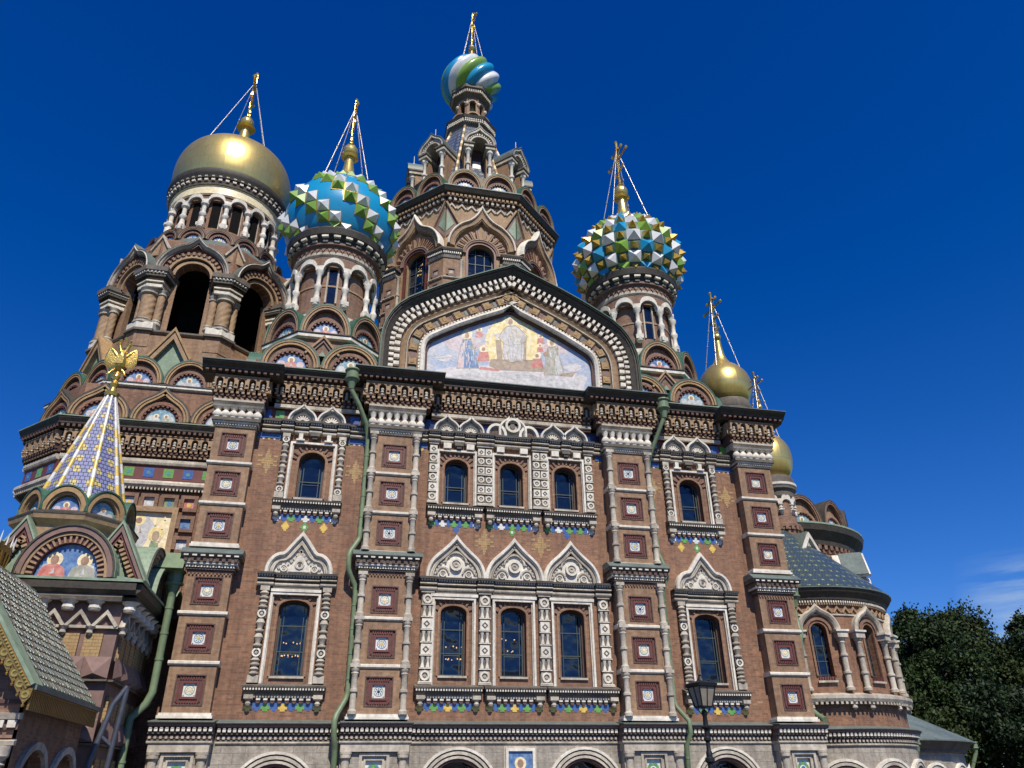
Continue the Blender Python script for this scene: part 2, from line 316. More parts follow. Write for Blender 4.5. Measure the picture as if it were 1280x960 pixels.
    def tube(s, pts, r, m, seg=8):
        P = [Vector(p) for p in pts]; V = []; n = len(P)
        rr = r if isinstance(r, (list, tuple)) else [r] * n; a = None
        for i, p in enumerate(P):
            t0 = (P[i] - P[i-1]).normalized() if i else None; t1 = (P[i+1] - P[i]).normalized() if i < n - 1 else None
            t = (t0 + t1).normalized() if t0 and t1 else (t0 or t1)
            if a is None:
                a = t.cross(Vector((0, 0, 1)))
                if a.length < 1e-2: a = t.cross(Vector((0, 1, 0)))
            else: a = a - t * a.dot(t)
            a.normalize(); b = t.cross(a)
            for k in range(seg):
                an = 2 * PI * k / seg; V.append(tuple(p + (a * math.cos(an) + b * math.sin(an)) * rr[i]))
        F = [(i * seg + k, i * seg + (k + 1) % seg, (i + 1) * seg + (k + 1) % seg, (i + 1) * seg + k) for i in range(n - 1) for k in range(seg)]
        s.add(V, F, m, True); s.add(V[:seg], [tuple(range(seg))], m); s.add(V[-seg:], [tuple(range(seg))], m)
    def ball(s, u, d, z, r, m, seg=12, rz=None):
        rz = rz or r
        s.lathe(u, d, [(r * math.cos(a), z + rz * math.sin(a)) for a in np.linspace(-PI / 2, PI / 2, max(5, seg // 2 + 1))], m, seg, cap=False)
    def quad(s, a, b, c, d, m, uv=None): s.add([a, b, c, d], [(0, 1, 2, 3)], m, uv=uv)

def offsets(path):
    P = np.array(path, float); n = len(P); out = []
    for i in range(n):
        a = P[i] - P[i-1] if i > 0 else None; b = P[i+1] - P[i] if i < n - 1 else None
        def nn(v): l = math.hypot(*v) or 1; return np.array([-v[1] / l, v[0] / l])
        if a is None: o = nn(b)
        elif b is None: o = nn(a)
        else:
            n1, n2 = nn(a), nn(b); o = n1 + n2; l = math.hypot(*o)
            if l < 1e-6: o = n1
            else: o = o / l; o = o / max(0.45, float(o @ n1))
        out.append((o[0], o[1]))
    return out
def offset_path(path, r): return [(u + a * r, z + b * r) for (u, z), (a, b) in zip(path, offsets(path))]
def resample(path, pitch):
    P = np.array(path, float); seg = np.hypot(*(P[1:] - P[:-1]).T); L_ = seg.sum(); n = max(1, int(round(L_ / pitch))); cum = np.concatenate([[0], np.cumsum(seg)])
    pts, T = [], []
    for i in range(n):
        t = (i + 0.5) * L_ / n; k = min(len(seg) - 1, int(np.searchsorted(cum, t) - 1)); k = max(k, 0)
        f = (t - cum[k]) / (seg[k] or 1); p = P[k] + (P[k+1] - P[k]) * f; v = (P[k+1] - P[k]) / (seg[k] or 1)
        pts.append((p[0], p[1])); T.append((v[0], v[1]))
    return pts, T
def arch(uc, zs, r, rz=None, n=14, leg=0.0):
    rz = rz or r
    p = [(uc - r * math.cos(PI * i / n), zs + rz * math.sin(PI * i / n)) for i in range(n + 1)]
    if leg: p = [(uc - r, zs - leg)] + p + [(uc + r, zs - leg)]
    return p
def ogee(uc, zs, w_, h, phi=58, n=8, leg=0.0):
    """round shoulders rising to a pointed tip"""
    ph = R(phi); hz = w_ if h > w_ else h * 0.9; L_ = []
    for i in range(n + 1):
        a = ph * i / n; L_.append((-w_ * math.cos(a), hz * math.sin(a)))
    p0 = L_[-1]; t = (w_ * math.sin(ph), hz * math.cos(ph)); k = (abs(p0[0]) - 0.2 * w_) / t[0]
    c = (p0[0] + t[0] * k, min(p0[1] + t[1] * k, h - 0.12 * w_)); e = (0, h)
    for i in range(1, 6):
        f = i / 5; L_.append(((1 - f) ** 2 * p0[0] + 2 * f * (1 - f) * c[0] + f * f * e[0], (1 - f) ** 2 * p0[1] + 2 * f * (1 - f) * c[1] + f * f * e[1]))
    P = L_ + [(-u, z) for u, z in reversed(L_[:-1])]
    P = [(uc + u, zs + z) for u, z in P]
    if leg: P = [(P[0][0], zs - leg)] + P + [(P[-1][0], zs - leg)]
    return P
def keel(uc, zs, w_, h, sh=0.52, sz=0.49):
    """quarter-round shoulders with a straight pointed gable between"""
    L_ = []
    a0 = (w_ * (1 - sh)); b0 = h * sz
    for i in range(8):
        a = PI / 2 * i / 7; L_.append((-w_ + a0 * (1 - math.cos(a)), b0 * math.sin(a)))
    L_ += [(-w_ * sh * 0.9, b0 * 1.06), (-w_ * sh * 0.45, b0 + (h - b0) * 0.55), (0, h)]
    P = L_ + [(-u, z) for u, z in reversed(L_[:-1])]
    return [(uc + u, zs + z) for u, z in P]
def wall_open(mb, u0, u1, z0, z1, d0, d1, ops, m):
    """solid wall slab with real openings: ops = (centre, half width, sill z, spring z, rise)"""
    ops = sorted(ops); x = u0
    for uc, hw, zb, zs, rise in ops:
        if uc - hw > x + 1e-4: mb.box(x, uc - hw, d0, d1, z0, z1, m)
        if zb > z0 + 1e-4: mb.box(uc - hw, uc + hw, d0, d1, z0, zb, m)
        if rise <= 0:
            if zs < z1 - 1e-4: mb.box(uc - hw, uc + hw, d0, d1, zs, z1, m)
        else:
            A = arch(uc, zs, hw, rise, 12)
            for (ua, za), (ub, zb_) in zip(A[:-1], A[1:]):
                V = [(ua, d, za) for d in (d0, d1)] + [(ub, d, zb_) for d in (d0, d1)] + [(ub, d, z1) for d in (d0, d1)] + [(ua, d, z1) for d in (d0, d1)]
                mb.add(V, [(0, 2, 4, 6), (1, 7, 5, 3), (0, 1, 3, 2), (6, 4, 5, 7)], m)
        x = uc + hw
    if x < u1 - 1e-4: mb.box(x, u1, d0, d1, z0, z1, m)
def octR(ap): return ap / math.cos(PI / 8)
def facet(cx, cy, ap, k, n=8):
    a = 2 * PI * k / n
    return Flat(cx + ap * math.sin(a), cy - ap * math.cos(a), a)

def finish():
    made = {}
    def build(mb):
        if mb in made: return made[mb]
        par = None; base = np.zeros(3)
        if isinstance(mb.parent, MB): par = build(mb.parent); base = par['base'];
        elif mb.parent is not None: par = {'ob': mb.parent}; base = np.array(mb.parent.location)
        me = bpy.data.meshes.new(mb.name) if mb.n else None
        if mb.n:
            V = np.concatenate(mb.V); Lc = np.concatenate(mb.Lc); UV = np.concatenate(mb.UV)
            own = mb.kw.get('base')
            if par is None and own is not None: base = np.array(own, float)
            V = V - base
            cnt = np.array([len(f) for f in mb.FC]); idx = np.fromiter((i for f in mb.FC for i in f), dtype=np.int64)
            st = np.concatenate([[0], np.cumsum(cnt)[:-1]])
            me.vertices.add(len(V)); me.vertices.foreach_set('co', V.astype(np.float32).ravel())
            me.loops.add(len(idx)); me.loops.foreach_set('vertex_index', idx.astype(np.int32))
            me.polygons.add(len(cnt)); me.polygons.foreach_set('loop_start', st.astype(np.int32)); me.polygons.foreach_set('loop_total', cnt.astype(np.int32))
            me.polygons.foreach_set('material_index', np.array(mb.FM, np.int32)); me.polygons.foreach_set('use_smooth', np.array(mb.FS, bool))
            uvl = me.uv_layers.new(name='UVMap')
            a, b_, c = Lc[idx[st]], Lc[idx[st + 1]], Lc[idx[st + 2]]
            nr = np.abs(np.cross(b_ - a, c - a)); ax = np.argmax(nr, 1); axl = np.repeat(ax, cnt)
            P = Lc[idx]; uv = np.where((axl == 0)[:, None], P[:, [1, 2]], np.where((axl == 2)[:, None], P[:, [0, 1]], P[:, [0, 2]]))
            U = UV[idx]; uv = np.where(np.isnan(U), uv, U)
            uvl.data.foreach_set('uv', uv.astype(np.float32).ravel())
            for m in mb.mats: me.materials.append(MATS[m])
            me.update(calc_edges=True); me.validate()
        ob = bpy.data.objects.new(mb.name, me); COL.objects.link(ob)
        if par: ob.parent = par['ob']
        elif mb.kw.get('base') is not None: ob.location = mb.kw['base']
        if mb.label: ob['label'] = mb.label
        for k in ('kind', 'category', 'group'):
            if k in mb.kw: ob[k] = mb.kw[k]
        made[mb] = {'ob': ob, 'base': base}
        return made[mb]
    for mb in ALL: build(mb)
def thing(name, label, cat, loc, group=None):
    o = bpy.data.objects.new(name, None); COL.objects.link(o); o.location = loc; o['label'] = label; o['category'] = cat
    if group: o['group'] = group
    return o
# ------------------------------------------------------------ the church
church = thing('church', 'large ornate brick church with coloured onion domes, gold domes and a pointed mosaic gable', 'church', (0, 17, 0))
FA = Flat(0, 0, 0)      # south facade plane
def part(name, F=FA, parent=None, label=None, **kw): return MB(name, parent or church, label, F, **kw)

def tile_panel(parent, F, uc, zc, d, kind=0, s=0.6, label=None):
    """carved frame set in an opening of the pier face, with a glazed flower tile at the back"""
    p = part('tile_panel', F, parent, label)
    for a, b_, dd, m in ((s, s - 0.05, 0.03, 'carved_brown'), (s - 0.05, s - 0.25, -0.05, 'carved_brown'), (s - 0.25, s - 0.34, 0.0, 'oxblood'), ):
        for (x0, x1, y0, y1) in ((-a, a, b_, a), (-a, a, -a, -b_), (-a, -b_, -b_, b_), (b_, a, -b_, b_)):
            p.box(uc + x0, uc + x1, d - 0.24, d + dd, zc + y0, zc + y1, m)
    n = 9; q = s - 0.15
    for i in range(n):
        t = -q + 2 * q * (i + 0.5) / n
        for (x, y) in ((t, q), (t, -q), (-q, t), (q, t)): p.box(uc + x - 0.032, uc + x + 0.032, d - 0.06, d - 0.005, zc + y - 0.05, zc + y + 0.05, 'oxblood')
    a = s - 0.34; dz = d - 0.085
    p.box(uc - a, uc + a, dz - 0.06, dz, zc - a, zc + a, 'white_tile')
    cols = [('yellow_tile', 'blue_tile', 'teal_tile'), ('m_halo', 'teal_tile', 'yellow_tile'), ('navy_tile', 'teal_tile', 'navy_tile')][kind % 3]
    p.ring(uc, zc, dz, dz + 0.006, a * 0.66, a * 0.76, cols[1], 16)
    for k in range(8):
        an = PI * k / 4; p.disc(uc + a * 0.44 * math.cos(an), zc + a * 0.44 * math.sin(an), dz, dz + 0.010, a * 0.10, cols[2], 6)
    p.disc(uc, zc, dz, dz + 0.014, a * 0.24, cols[0], 8)
    for sx_ in (-1, 1):
        for sz in (-1, 1): p.disc(uc + sx_ * a * 0.82, zc + sz * a * 0.82, dz, dz + 0.008, a * 0.13, cols[1], 4)
    return p

def colonnette(mb, u, d, z0, z1, r, m='stone', rings=1, seg=10):
    h = z1 - z0
    pr = [(r * 1.5, z0), (r * 1.5, z0 + 0.13), (r * 1.15, z0 + 0.17), (r, z0 + 0.22)]
    for k in range(rings):
        zc = z0 + h * (k + 1) / (rings + 1)
        pr += [(r, zc - 0.07), (r * 1.4, zc - 0.05), (r * 1.4, zc + 0.05), (r, zc + 0.07)]
    pr += [(r, z1 - 0.3), (r * 1.25, z1 - 0.24), (r * 1.1, z1 - 0.18), (r * 1.5, z1 - 0.1), (r * 1.5, z1)]
    mb.lathe(u, d, pr, m, seg)

def corbel_table(mb, u0, u1, z0, z1, d, back=0.0, pitch=0.56, face='tan_stone'):
    n = max(1, int(round((u1 - u0) / pitch))); p = (u1 - u0) / n; h = z1 - z0
    zt = z0 + 0.46 * h
    mb.box(u0, u1, back, d + 0.06, z0, z1 - 0.01, 'shade_dark_brick')
    wall_open(mb, u0, u1, zt, z1, d + 0.06, d + 0.34, [(u0 + (i + 0.5) * p, p * 0.31, zt, z1 - 0.08 - p * 0.31, p * 0.3) for i in range(n)], face)
    for i in range(n):
        uc = u0 + (i + 0.5) * p
        # little pendant colonnette in each niche
        mb.lathe(uc, d + 0.2, [(p * 0.08, z0 + 0.36 * h), (p * 0.19, z0 + 0.43 * h), (p * 0.12, z0 + 0.5 * h), (p * 0.2, z0 + 0.56 * h), (p * 0.13, z0 + 0.62 * h), (p * 0.17, z0 + 0.72 * h), (p * 0.08, z0 + 0.8 * h)], 'stone', 8)
        for s_ in (-0.5, 0.5):
            ue = uc + s_ * p * 0.98
            mb.box(ue - p * 0.12, ue + p * 0.12, d + 0.06, d + 0.37, z0 + 0.58 * h, z0 + 0.63 * h, 'stone')
            mb.box(ue - p * 0.13, ue + p * 0.13, d + 0.06, d + 0.3, z0 + 0.36 * h, z0 + 0.46 * h, face)
        for r_, (za, zb, dd) in enumerate(((0.24, 0.34, 0.22), (0.12, 0.22, 0.16), (0.0, 0.10, 0.1))):
            for k in range(2):
                ue = uc + (k - 0.5 + (0.25 if r_ % 2 else 0)) * p * 0.5 * 2 * 0.5
                mb.box(ue - p * 0.13, ue + p * 0.13, d + 0.05, d + dd + 0.05, z0 + za * h, z0 + zb * h, face if r_ != 1 else 'carved_brown')
    mb.box(u0 - 0.0, u1 + 0.0, back, d + 0.38, z1, z1 + 0.05, face)

def eave(mb, u0, u1, z0, z1, d0, d1, back=0.0, top='roof_metal'):
    h = z1 - z0
    mb.band(u0, u1, [(back, z0 + 0.06), (d0, z0 + 0.06), (d0 + 0.1, z0 + 0.16 * h + 0.06), (d0 + 0.1 + (d1 - d0) * 0.4, z0 + 0.4 * h), (d0 + 0.1 + (d1 - d0) * 0.42, z0 + 0.52 * h), (d1 - 0.06, z0 + 0.78 * h), (d1 - 0.03, z0 + 0.9 * h), (back, z0 + 0.9 * h)], 'dark_metal')
    mb.dentils(u0 + 0.1, u1 - 0.1, d0 + 0.08, d0 + 0.1 + (d1 - d0) * 0.38, z0 + 0.12 * h + 0.02, z0 + 0.36 * h, 0.3, 'carved_brown', 0.5)
    mb.band(u0 - 0.02, u1 + 0.02, [(back, z0 + 0.9 * h + 0.003), (d1, z0 + 0.9 * h + 0.003), (d1, z1 - 0.01), (back, z1 + 0.12)], top)

def bust(mb, uc, z0, s, d, robe='m_red', two=False):
    """haloed figure from the chest up, laid in mosaic"""
    for k, uu in enumerate((-0.42 * s, 0.42 * s) if two else (0,)):
        q = s * (0.62 if two else 0.85)
        mb.prism([(uc + uu - q * 0.62, z0), (uc + uu + q * 0.62, z0), (uc + uu + q * 0.5, z0 + q * 0.42), (uc + uu + q * 0.18, z0 + q * 0.6), (uc + uu - q * 0.18, z0 + q * 0.6), (uc + uu - q * 0.5, z0 + q * 0.42)], d, d + 0.012 + 0.003 * k, robe if k == 0 else 'm_robe')
        mb.disc(uc + uu, z0 + q * 0.82, d, d + 0.006, q * 0.36, 'm_halo', 16)
        mb.disc(uc + uu, z0 + q * 0.80, d, d + 0.018, q * 0.19, 'm_skin', 10, rz=q * 0.23)
        mb.prism([(uc + uu - q * 0.07, z0 + q * 0.1), (uc + uu + q * 0.12, z0 + q * 0.12), (uc + uu + q * 0.05, z0 + q * 0.42)], d, d + 0.024, 'm_pale')

def medallion(parent, F, uc, zs, r, d, kind=0, rz=None, big=0.8):
    p = part('mosaic', F, parent)
    A = arch(uc, zs, r, rz, 14)
    p.prism(A, d - 0.05, d, ('m_blue', 'm_teal', 'm_sky')[kind % 3])
    k = r * big
    for s_ in (-1, 1): p.disc(uc + s_ * r * 0.62, zs + r * 0.22, d, d + 0.004, r * 0.26, ('m_pink', 'm_pale')[kind % 2], 8)
    bust(p, uc, zs + 0.01, k, d, ('m_red', 'm_pale', 'm_robe')[kind % 3], two=(kind % 4 == 3))

def kokoshnik(parent, F, uc, zs, w_, h=None, d=0.0, depth=1.0, tip=False, kind=0, mats=('ochre', 'tan_stone', 'ochre'), label=None, med=True, roof='green_rim'):
    """semicircular or pointed corbel gable with moulded rim, toothed ring and a mosaic lunette"""
    p = part('kokoshnik', F, parent, label)
    P = ogee(uc, zs, w_, h or w_ * 1.3, n=9) if tip else arch(uc, zs, w_, h or w_, 18)
    t = w_
    p.rect_sweep(P, -0.03 * t, 0.04, d - depth, d + 0.07, roof)
    p.rect_sweep(P, -0.10 * t, -0.03 * t - .002, d - depth, d + 0.05, mats[0])
    p.rect_sweep(P, -0.13 * t, -0.10 * t - .002, d - depth, d - 0.02, 'carved_brown')
    p.rect_sweep(P, -0.20 * t, -0.13 * t - .002, d - depth, d + 0.015, mats[2])
    p.rect_sweep(P, -0.25 * t, -0.20 * t - .002, d - depth, d - 0.07, 'shade_dark_brick')
    r = w_ * (0.52 if not tip else 0.5)
    # spandrel between the rim and the lunette
    ri = w_ * 0.74
    Q = arch(uc, zs, w_ * 0.62, None, 18); O = offset_path(P, -0.24 * t)
    p.prism(O, d - depth, d - 0.30, mats[1])
    p.rect_sweep(Q, 0.0, 0.13 * t, d - 0.3, d - 0.10, mats[1])
    p.blocks(arch(uc, zs, w_ * 0.55, None, 18), 0.0, 0.085 * t, d - 0.3, d - 0.10, 0.16 * t, 0.5, 'oxblood' if mats[1] != 'white_stone' else 'stone')
    p.rect_sweep(arch(uc, zs, r, None, 14), 0.0, 0.025 * t, d - 0.3, d - 0.2, 'shade_dark_brick')
    if med: medallion(p if parent is church else parent, F, uc, zs, r, d - 0.235, kind)
    return p

# ---- wall of the main body: brick slab with eight window openings
CB = (-10.15, 9.85)
UPC, LOC = 0.62, 0.66
OPS_UP = [(c, 0.62, 13.98, 15.85, 0.5) for c in CB] + [(u, 0.6, 14.2, 16.08, 0.46) for u in (-2.98, -0.1, 2.8)]
OPS_LO = [(c, 0.67, 5.92, 8.82, 0.33) for c in CB] + [(u, 0.61, 6.05, 8.82, 0.33) for u in (-2.94, -0.08, 2.8)]
wl = part('brick_wall')
wall_open(wl, -14.9, 14.6, 4.12, 11.0, -0.7, 0.0, OPS_LO, 'brick')
wall_open(wl, -14.9, 14.6, 11.0, 18.7, -0.7, 0.0, OPS_UP, 'brick')
# east and west returns, rear
wl.box(-14.9, -14.2, -10, -0.7, 4.12, 20.3, 'brick'); wl.box(13.9, 14.6, -30, -0.7, 4.12, 20.3, 'brick')
# scattered repair patches and scars in the brick
for _ in range(46):
    u = random.uniform(-12.6, 12.3); z = random.uniform(4.6, 12.2)
    if min(abs(u - x[0]) for x in OPS_LO) < 1.8 or abs(abs(u) - 6.2) < 1.5: continue
    m_ = random.choice(['tan', 'tan_stone', 'pink_brick', 'brick'])
    for k in range(random.randint(1, 3)):
        wl.box(u + k * 0.29, u + k * 0.29 + 0.27, 0, 0.006, z + k % 2 * 0.09, z + 0.08 + k % 2 * 0.09, m_)

# ---- piers
def pier(uc, hw, wide, idx):
    p = part('pier', label=('narrow corner pier with three brick panels over three', 'wide pier flanked by slender stone columns')[wide])
    D = 0.6; body = 'tan'
    up = (16.24, 14.27, 12.26); lo = (9.31, 7.32, 5.27)
    if wide: up = (16.25, 14.29, 12.32); lo = (9.2, 7.28, 5.30)
    s = 0.6 if not wide else 0.61
    ins = 0.0 if not wide else 0.02
    p.box(uc - hw + 0.002, uc + hw - 0.002, 0, D - 0.25, 4.2, 18.7, body)
    wall_open(p, uc - hw, uc + hw, 4.2, 6.35, D - 0.25, D, [(uc, s, lo[2] - s, lo[2] + s, 0)], body)
    wall_open(p, uc - hw, uc + hw, 6.35, 8.35, D - 0.25, D, [(uc, s, lo[1] - s, lo[1] + s, 0)], body)
    wall_open(p, uc - hw, uc + hw, 8.35, 10.4, D - 0.25, D, [(uc, s, lo[0] - s, lo[0] + s, 0)], body)
    wall_open(p, uc - hw, uc + hw, 10.4, 13.3, D - 0.25, D, [(uc, s, up[2] - s, up[2] + s, 0)], body)
    wall_open(p, uc - hw, uc + hw, 13.3, 15.3, D - 0.25, D, [(uc, s, up[1] - s, up[1] + s, 0)], body)
    wall_open(p, uc - hw, uc + hw, 15.3, 18.7, D - 0.25, D, [(uc, s, up[0] - s, up[0] + s, 0)], body)
    for k, z in enumerate(up + lo): tile_panel(p, FA, uc, z, D, (k * 2 + idx) % 3 if wide else (k + idx) % 2, s)
    e = hw + 0.09
    for z in (15.27, 13.27, 8.33, 6.30):
        p.band(uc - e, uc + e, [(0, z - 0.08), (D + 0.03, z - 0.08), (D + 0.1, z - 0.02), (D + 0.1, z + 0.07), (D + 0.01, z + 0.11), (0, z + 0.11)], 'white_stone')
    for z in (4.19, 11.22):
        p.box(uc - e - 0.05, uc + e + 0.05, 0, D + 0.12, z, z + 0.11, 'white_stone'); p.box(uc - e, uc + e, 0, D + 0.07, z + 0.11, z + 0.21, 'white_stone')
    # middle capital
    zc = 10.15; c = hw + (0.35 if not wide else 0.38)
    if wide: zc = 10.42
    p.band(uc - hw - 0.02, uc + hw + 0.02, [(0, zc - 0.1), (D + 0.03, zc - 0.1), (D + 0.05, zc + 0.05), (0, zc + 0.05)], 'carved_brown')
    p.dentils(uc - hw, uc + hw, D, D + 0.07, zc - 0.16, zc - 0.1, 0.15, body)
    p.box(uc - hw - 0.1, uc + hw + 0.1, 0, D + 0.12, zc + 0.05, zc + 0.13, 'shade_grey_stone')
    p.dentils(uc - hw - 0.12, uc + hw + 0.12, D + 0.1, D + 0.18, zc + 0.135, zc + 0.22, 0.12, 'white_stone', 0.6)
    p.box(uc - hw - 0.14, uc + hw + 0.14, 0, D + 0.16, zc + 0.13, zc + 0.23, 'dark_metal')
    p.band(uc - c + 0.15, uc + c - 0.15, [(0, zc + 0.23), (D + 0.2, zc + 0.23), (D + 0.24, zc + 0.27), (D + 0.24, zc + 0.33), (0, zc + 0.33)], 'white_stone')
    p.box(uc - c + 0.12, uc + c - 0.12, 0, D + 0.26, zc + 0.33, zc + 0.55, 'shade_grey_stone')
    p.dentils(uc - c + 0.1, uc + c - 0.1, D + 0.2, D + 0.34, zc + 0.36, zc + 0.5, 0.26, 'carved_brown')
    p.band(uc - c, uc + c, [(0, zc + 0.55), (D + 0.3, zc + 0.55), (D + 0.36, zc + 0.64), (D + 0.4, zc + 0.66), (D + 0.4, zc + 0.7), (0, zc + 0.7)], 'shade_grey_stone')
    p.dentils(uc - c + 0.05, uc + c - 0.05, D + 0.35, D + 0.405, zc + 0.575, zc + 0.64, 0.34, 'white_stone', 0.55)
    p.band(uc - c - 0.03, uc + c + 0.03, [(0, zc + 0.703), (D + 0.43, zc + 0.703), (D + 0.43, zc + 0.74), (D + 0.06, zc + 1.0), (0, zc + 1.0)], 'roof_metal')
    if wide:
        for s_ in (-1, 1):
            for za, zb in ((4.4, 6.3), (6.4, 8.3), (8.42, 10.3), (11.43, 13.27), (13.37, 15.27), (15.37, 17.33)):
                cc = part('colonnette', parent=p); colonnette(cc, uc + s_ * (hw - 0.13), D + 0.1, za - 0.02, zb - 0.06, 0.135, 'stone')
                cc.box(uc + s_ * (hw - 0.13) - 0.21, uc + s_ * (hw - 0.13) + 0.21, D - 0.05, D + 0.3, zb - 0.06, zb + 0.09, 'stone')
    # top capital
    z = 17.12 if not wide else 17.36; b = 0.0 if not wide else 0.22; bh = 0.55 if not wide else 0.72
    p.band(uc - hw - 0.04, uc + hw + 0.04, [(0, z), (D + 0.06, z), (D + 0.1, z + 0.08), (0, z + 0.08)], 'stone')
    p.dentils(uc - hw - 0.04, uc + hw + 0.04, D + 0.05, D + 0.13, z + 0.09, z + 0.16, 0.13, 'white_stone', 0.6)
    p.box(uc - hw - 0.06, uc + hw + 0.06, 0, D + 0.09, z + 0.08, z + 0.17, 'dark_metal')
    p.band(uc - hw - 0.12, uc + hw + 0.12, [(0, z + 0.17), (D + 0.14, z + 0.17), (D + 0.18, z + 0.2), (D + 0.18, z + 0.27), (0, z + 0.27)], 'white_stone')
    p.box(uc - hw - 0.2, uc + hw + 0.2, 0, D + 0.26, z + 0.27, z + 0.44, 'shade_grey_stone')
    zb = z + 0.44; n = 6 if not wide else 7; e = hw + 0.2
    p.box(uc - e + 0.1, uc + e - 0.1, 0, D + 0.06, zb, zb + bh, 'carved_brown')
    for i in range(n):
        u = uc - e + 0.2 + (2 * e - 0.4) * i / (n - 1); r = 0.21
        p.lathe(u, D + 0.1, [(r * 0.8, zb), (r * 0.8, zb + 0.04), (r, zb + 0.1), (r * 1.05, zb + 0.2), (r * 0.8, zb + 0.32), (r * 0.5, zb + 0.38), (r * 0.5, zb + 0.42), (r * 0.95, zb + bh)], 'white_stone', 10)
    zt = zb + bh
    p.band(uc - e - 0.05, uc + e + 0.05, [(0, zt), (D + 0.3, zt), (D + 0.34, zt + 0.08), (D + 0.26, zt + 0.1), (D + 0.26, zt + 0.16), (D + 0.4, zt + 0.24), (D + 0.4, zt + 0.34), (0, zt + 0.34)], 'stone')
    zk = zt + 0.36; hk = 1.16 if not wide else 1.16
    ck = hw + (0.35 if not wide else 0.5)
    corbel_table(p, uc - ck, uc + ck, zk, zk + hk, D + 0.2, 0, 0.54)
    for s_ in (-1, 1):  # side returns of the corbel table
        p.box(uc + s_ * ck - 0.004 * s_ - 0.12, uc + s_ * ck - 0.004 * s_ + 0.12, 0, D + 0.3, zk + 0.5, zk + hk, 'tan_stone')
    ze = zk + hk + 0.05; eh = 0.62 if not wide else 0.62; ek = hw + (0.98 if not wide else 1.1)
    eave(p, uc - ek, uc + ek, ze, ze + eh, D + 0.45, D + 1.1, 0, 'roof_metal')
    return p
pier(-13.9, 0.93, 0, 0); pier(-6.2, 1.2, 1, 1); pier(6.17, 1.2, 1, 2); pier(13.6, 0.98, 0, 1)

# ---- windows
def window(uc, hw, zb, zs, rise, kind, label):
    w_ = part('window', label=label)
    ap = arch(uc, zs, hw, rise, 14, leg=zs - zb)
    w_.rect_sweep(ap, -0.07, 0.0, -0.5, -0.28, 'shade_dark_brick')
    w_.rect_sweep(ap, 0.002, 0.13, -0.05, 0.05, 'tan'); w_.rect_sweep(ap, 0.0, 0.05, -0.05, 0.07, 'brick')
    for k, q in enumerate(arch(uc, zs, hw + 0.14, rise + 0.14, 13)[1:]):   # radiating voussoirs
        pass
    w_.blocks(arch(uc, zs, hw, rise, 18), 0.14, 0.42, 0.0, 0.075, 0.17, 0.5, 'pink_brick')
    w_.box(uc - hw - 0.06, uc + hw + 0.06, -0.3, 0.1, zb - 0.09, zb, 'stone')
    g = part('pane', parent=w_); g.prism([(a, b_) for a, b_ in arch(uc, zs, hw - 0.02, rise - 0.02, 14, leg=zs - zb)], -0.46, -0.44, 'glass')
    b_ = part('window_bars', parent=w_); dz = -0.40
    b_.rect_sweep(arch(uc, zs, hw - 0.07, rise - 0.05, 12, leg=zs - zb), -0.06, 0.0, dz - 0.04, dz, 'window_bar')
    i_ = hw - 0.24
    for s_ in (-1, 1): b_.box(uc + s_ * i_ - 0.017, uc + s_ * i_ + 0.017, dz - 0.03, dz - 0.002, zb, zs + rise * 0.7, 'window_bar')
    H = zs - zb; ks = (0.02, 0.36, 0.74) if H > 2.5 else (0.04, 0.5)
    for k in ks: b_.box(uc - hw, uc + hw, dz - 0.035, dz + 0.004, zb + H * k, zb + H * k + 0.045, 'window_bar')
    if H > 2.5: b_.box(uc - i_, uc + i_, dz - 0.03, dz - 0.001, zb + H * 0.33, zb + H * 0.345, 'window_bar')
    else:
        for k in (0.1, 0.43): b_.box(uc - i_, uc + i_, dz - 0.03, dz - 0.001, zb + H * k, zb + H * k + 0.025, 'window_bar')
    return w_
def stone_frame(w_, uc, e, z0, z1, fill='tan'):
    for s_ in (-1, 1):
        w_.prism([(uc + s_ * e, z0), (uc + s_ * (e + 0.1), z0), (uc + s_ * (e + 0.1), z1 + 0.1), (uc + s_ * e, z1)][::s_], 0.0, 0.2, 'white_stone')
        w_.box(uc + s_ * (e - 0.03) - 0.03, uc + s_ * (e - 0.03) + 0.03, 0, 0.12, z0, z1, 'stone')
    w_.prism([(uc - e, z1), (uc + e, z1), (uc + e + 0.1, z1 + 0.1), (uc - e - 0.1, z1 + 0.1)], 0.0, 0.2, 'white_stone')

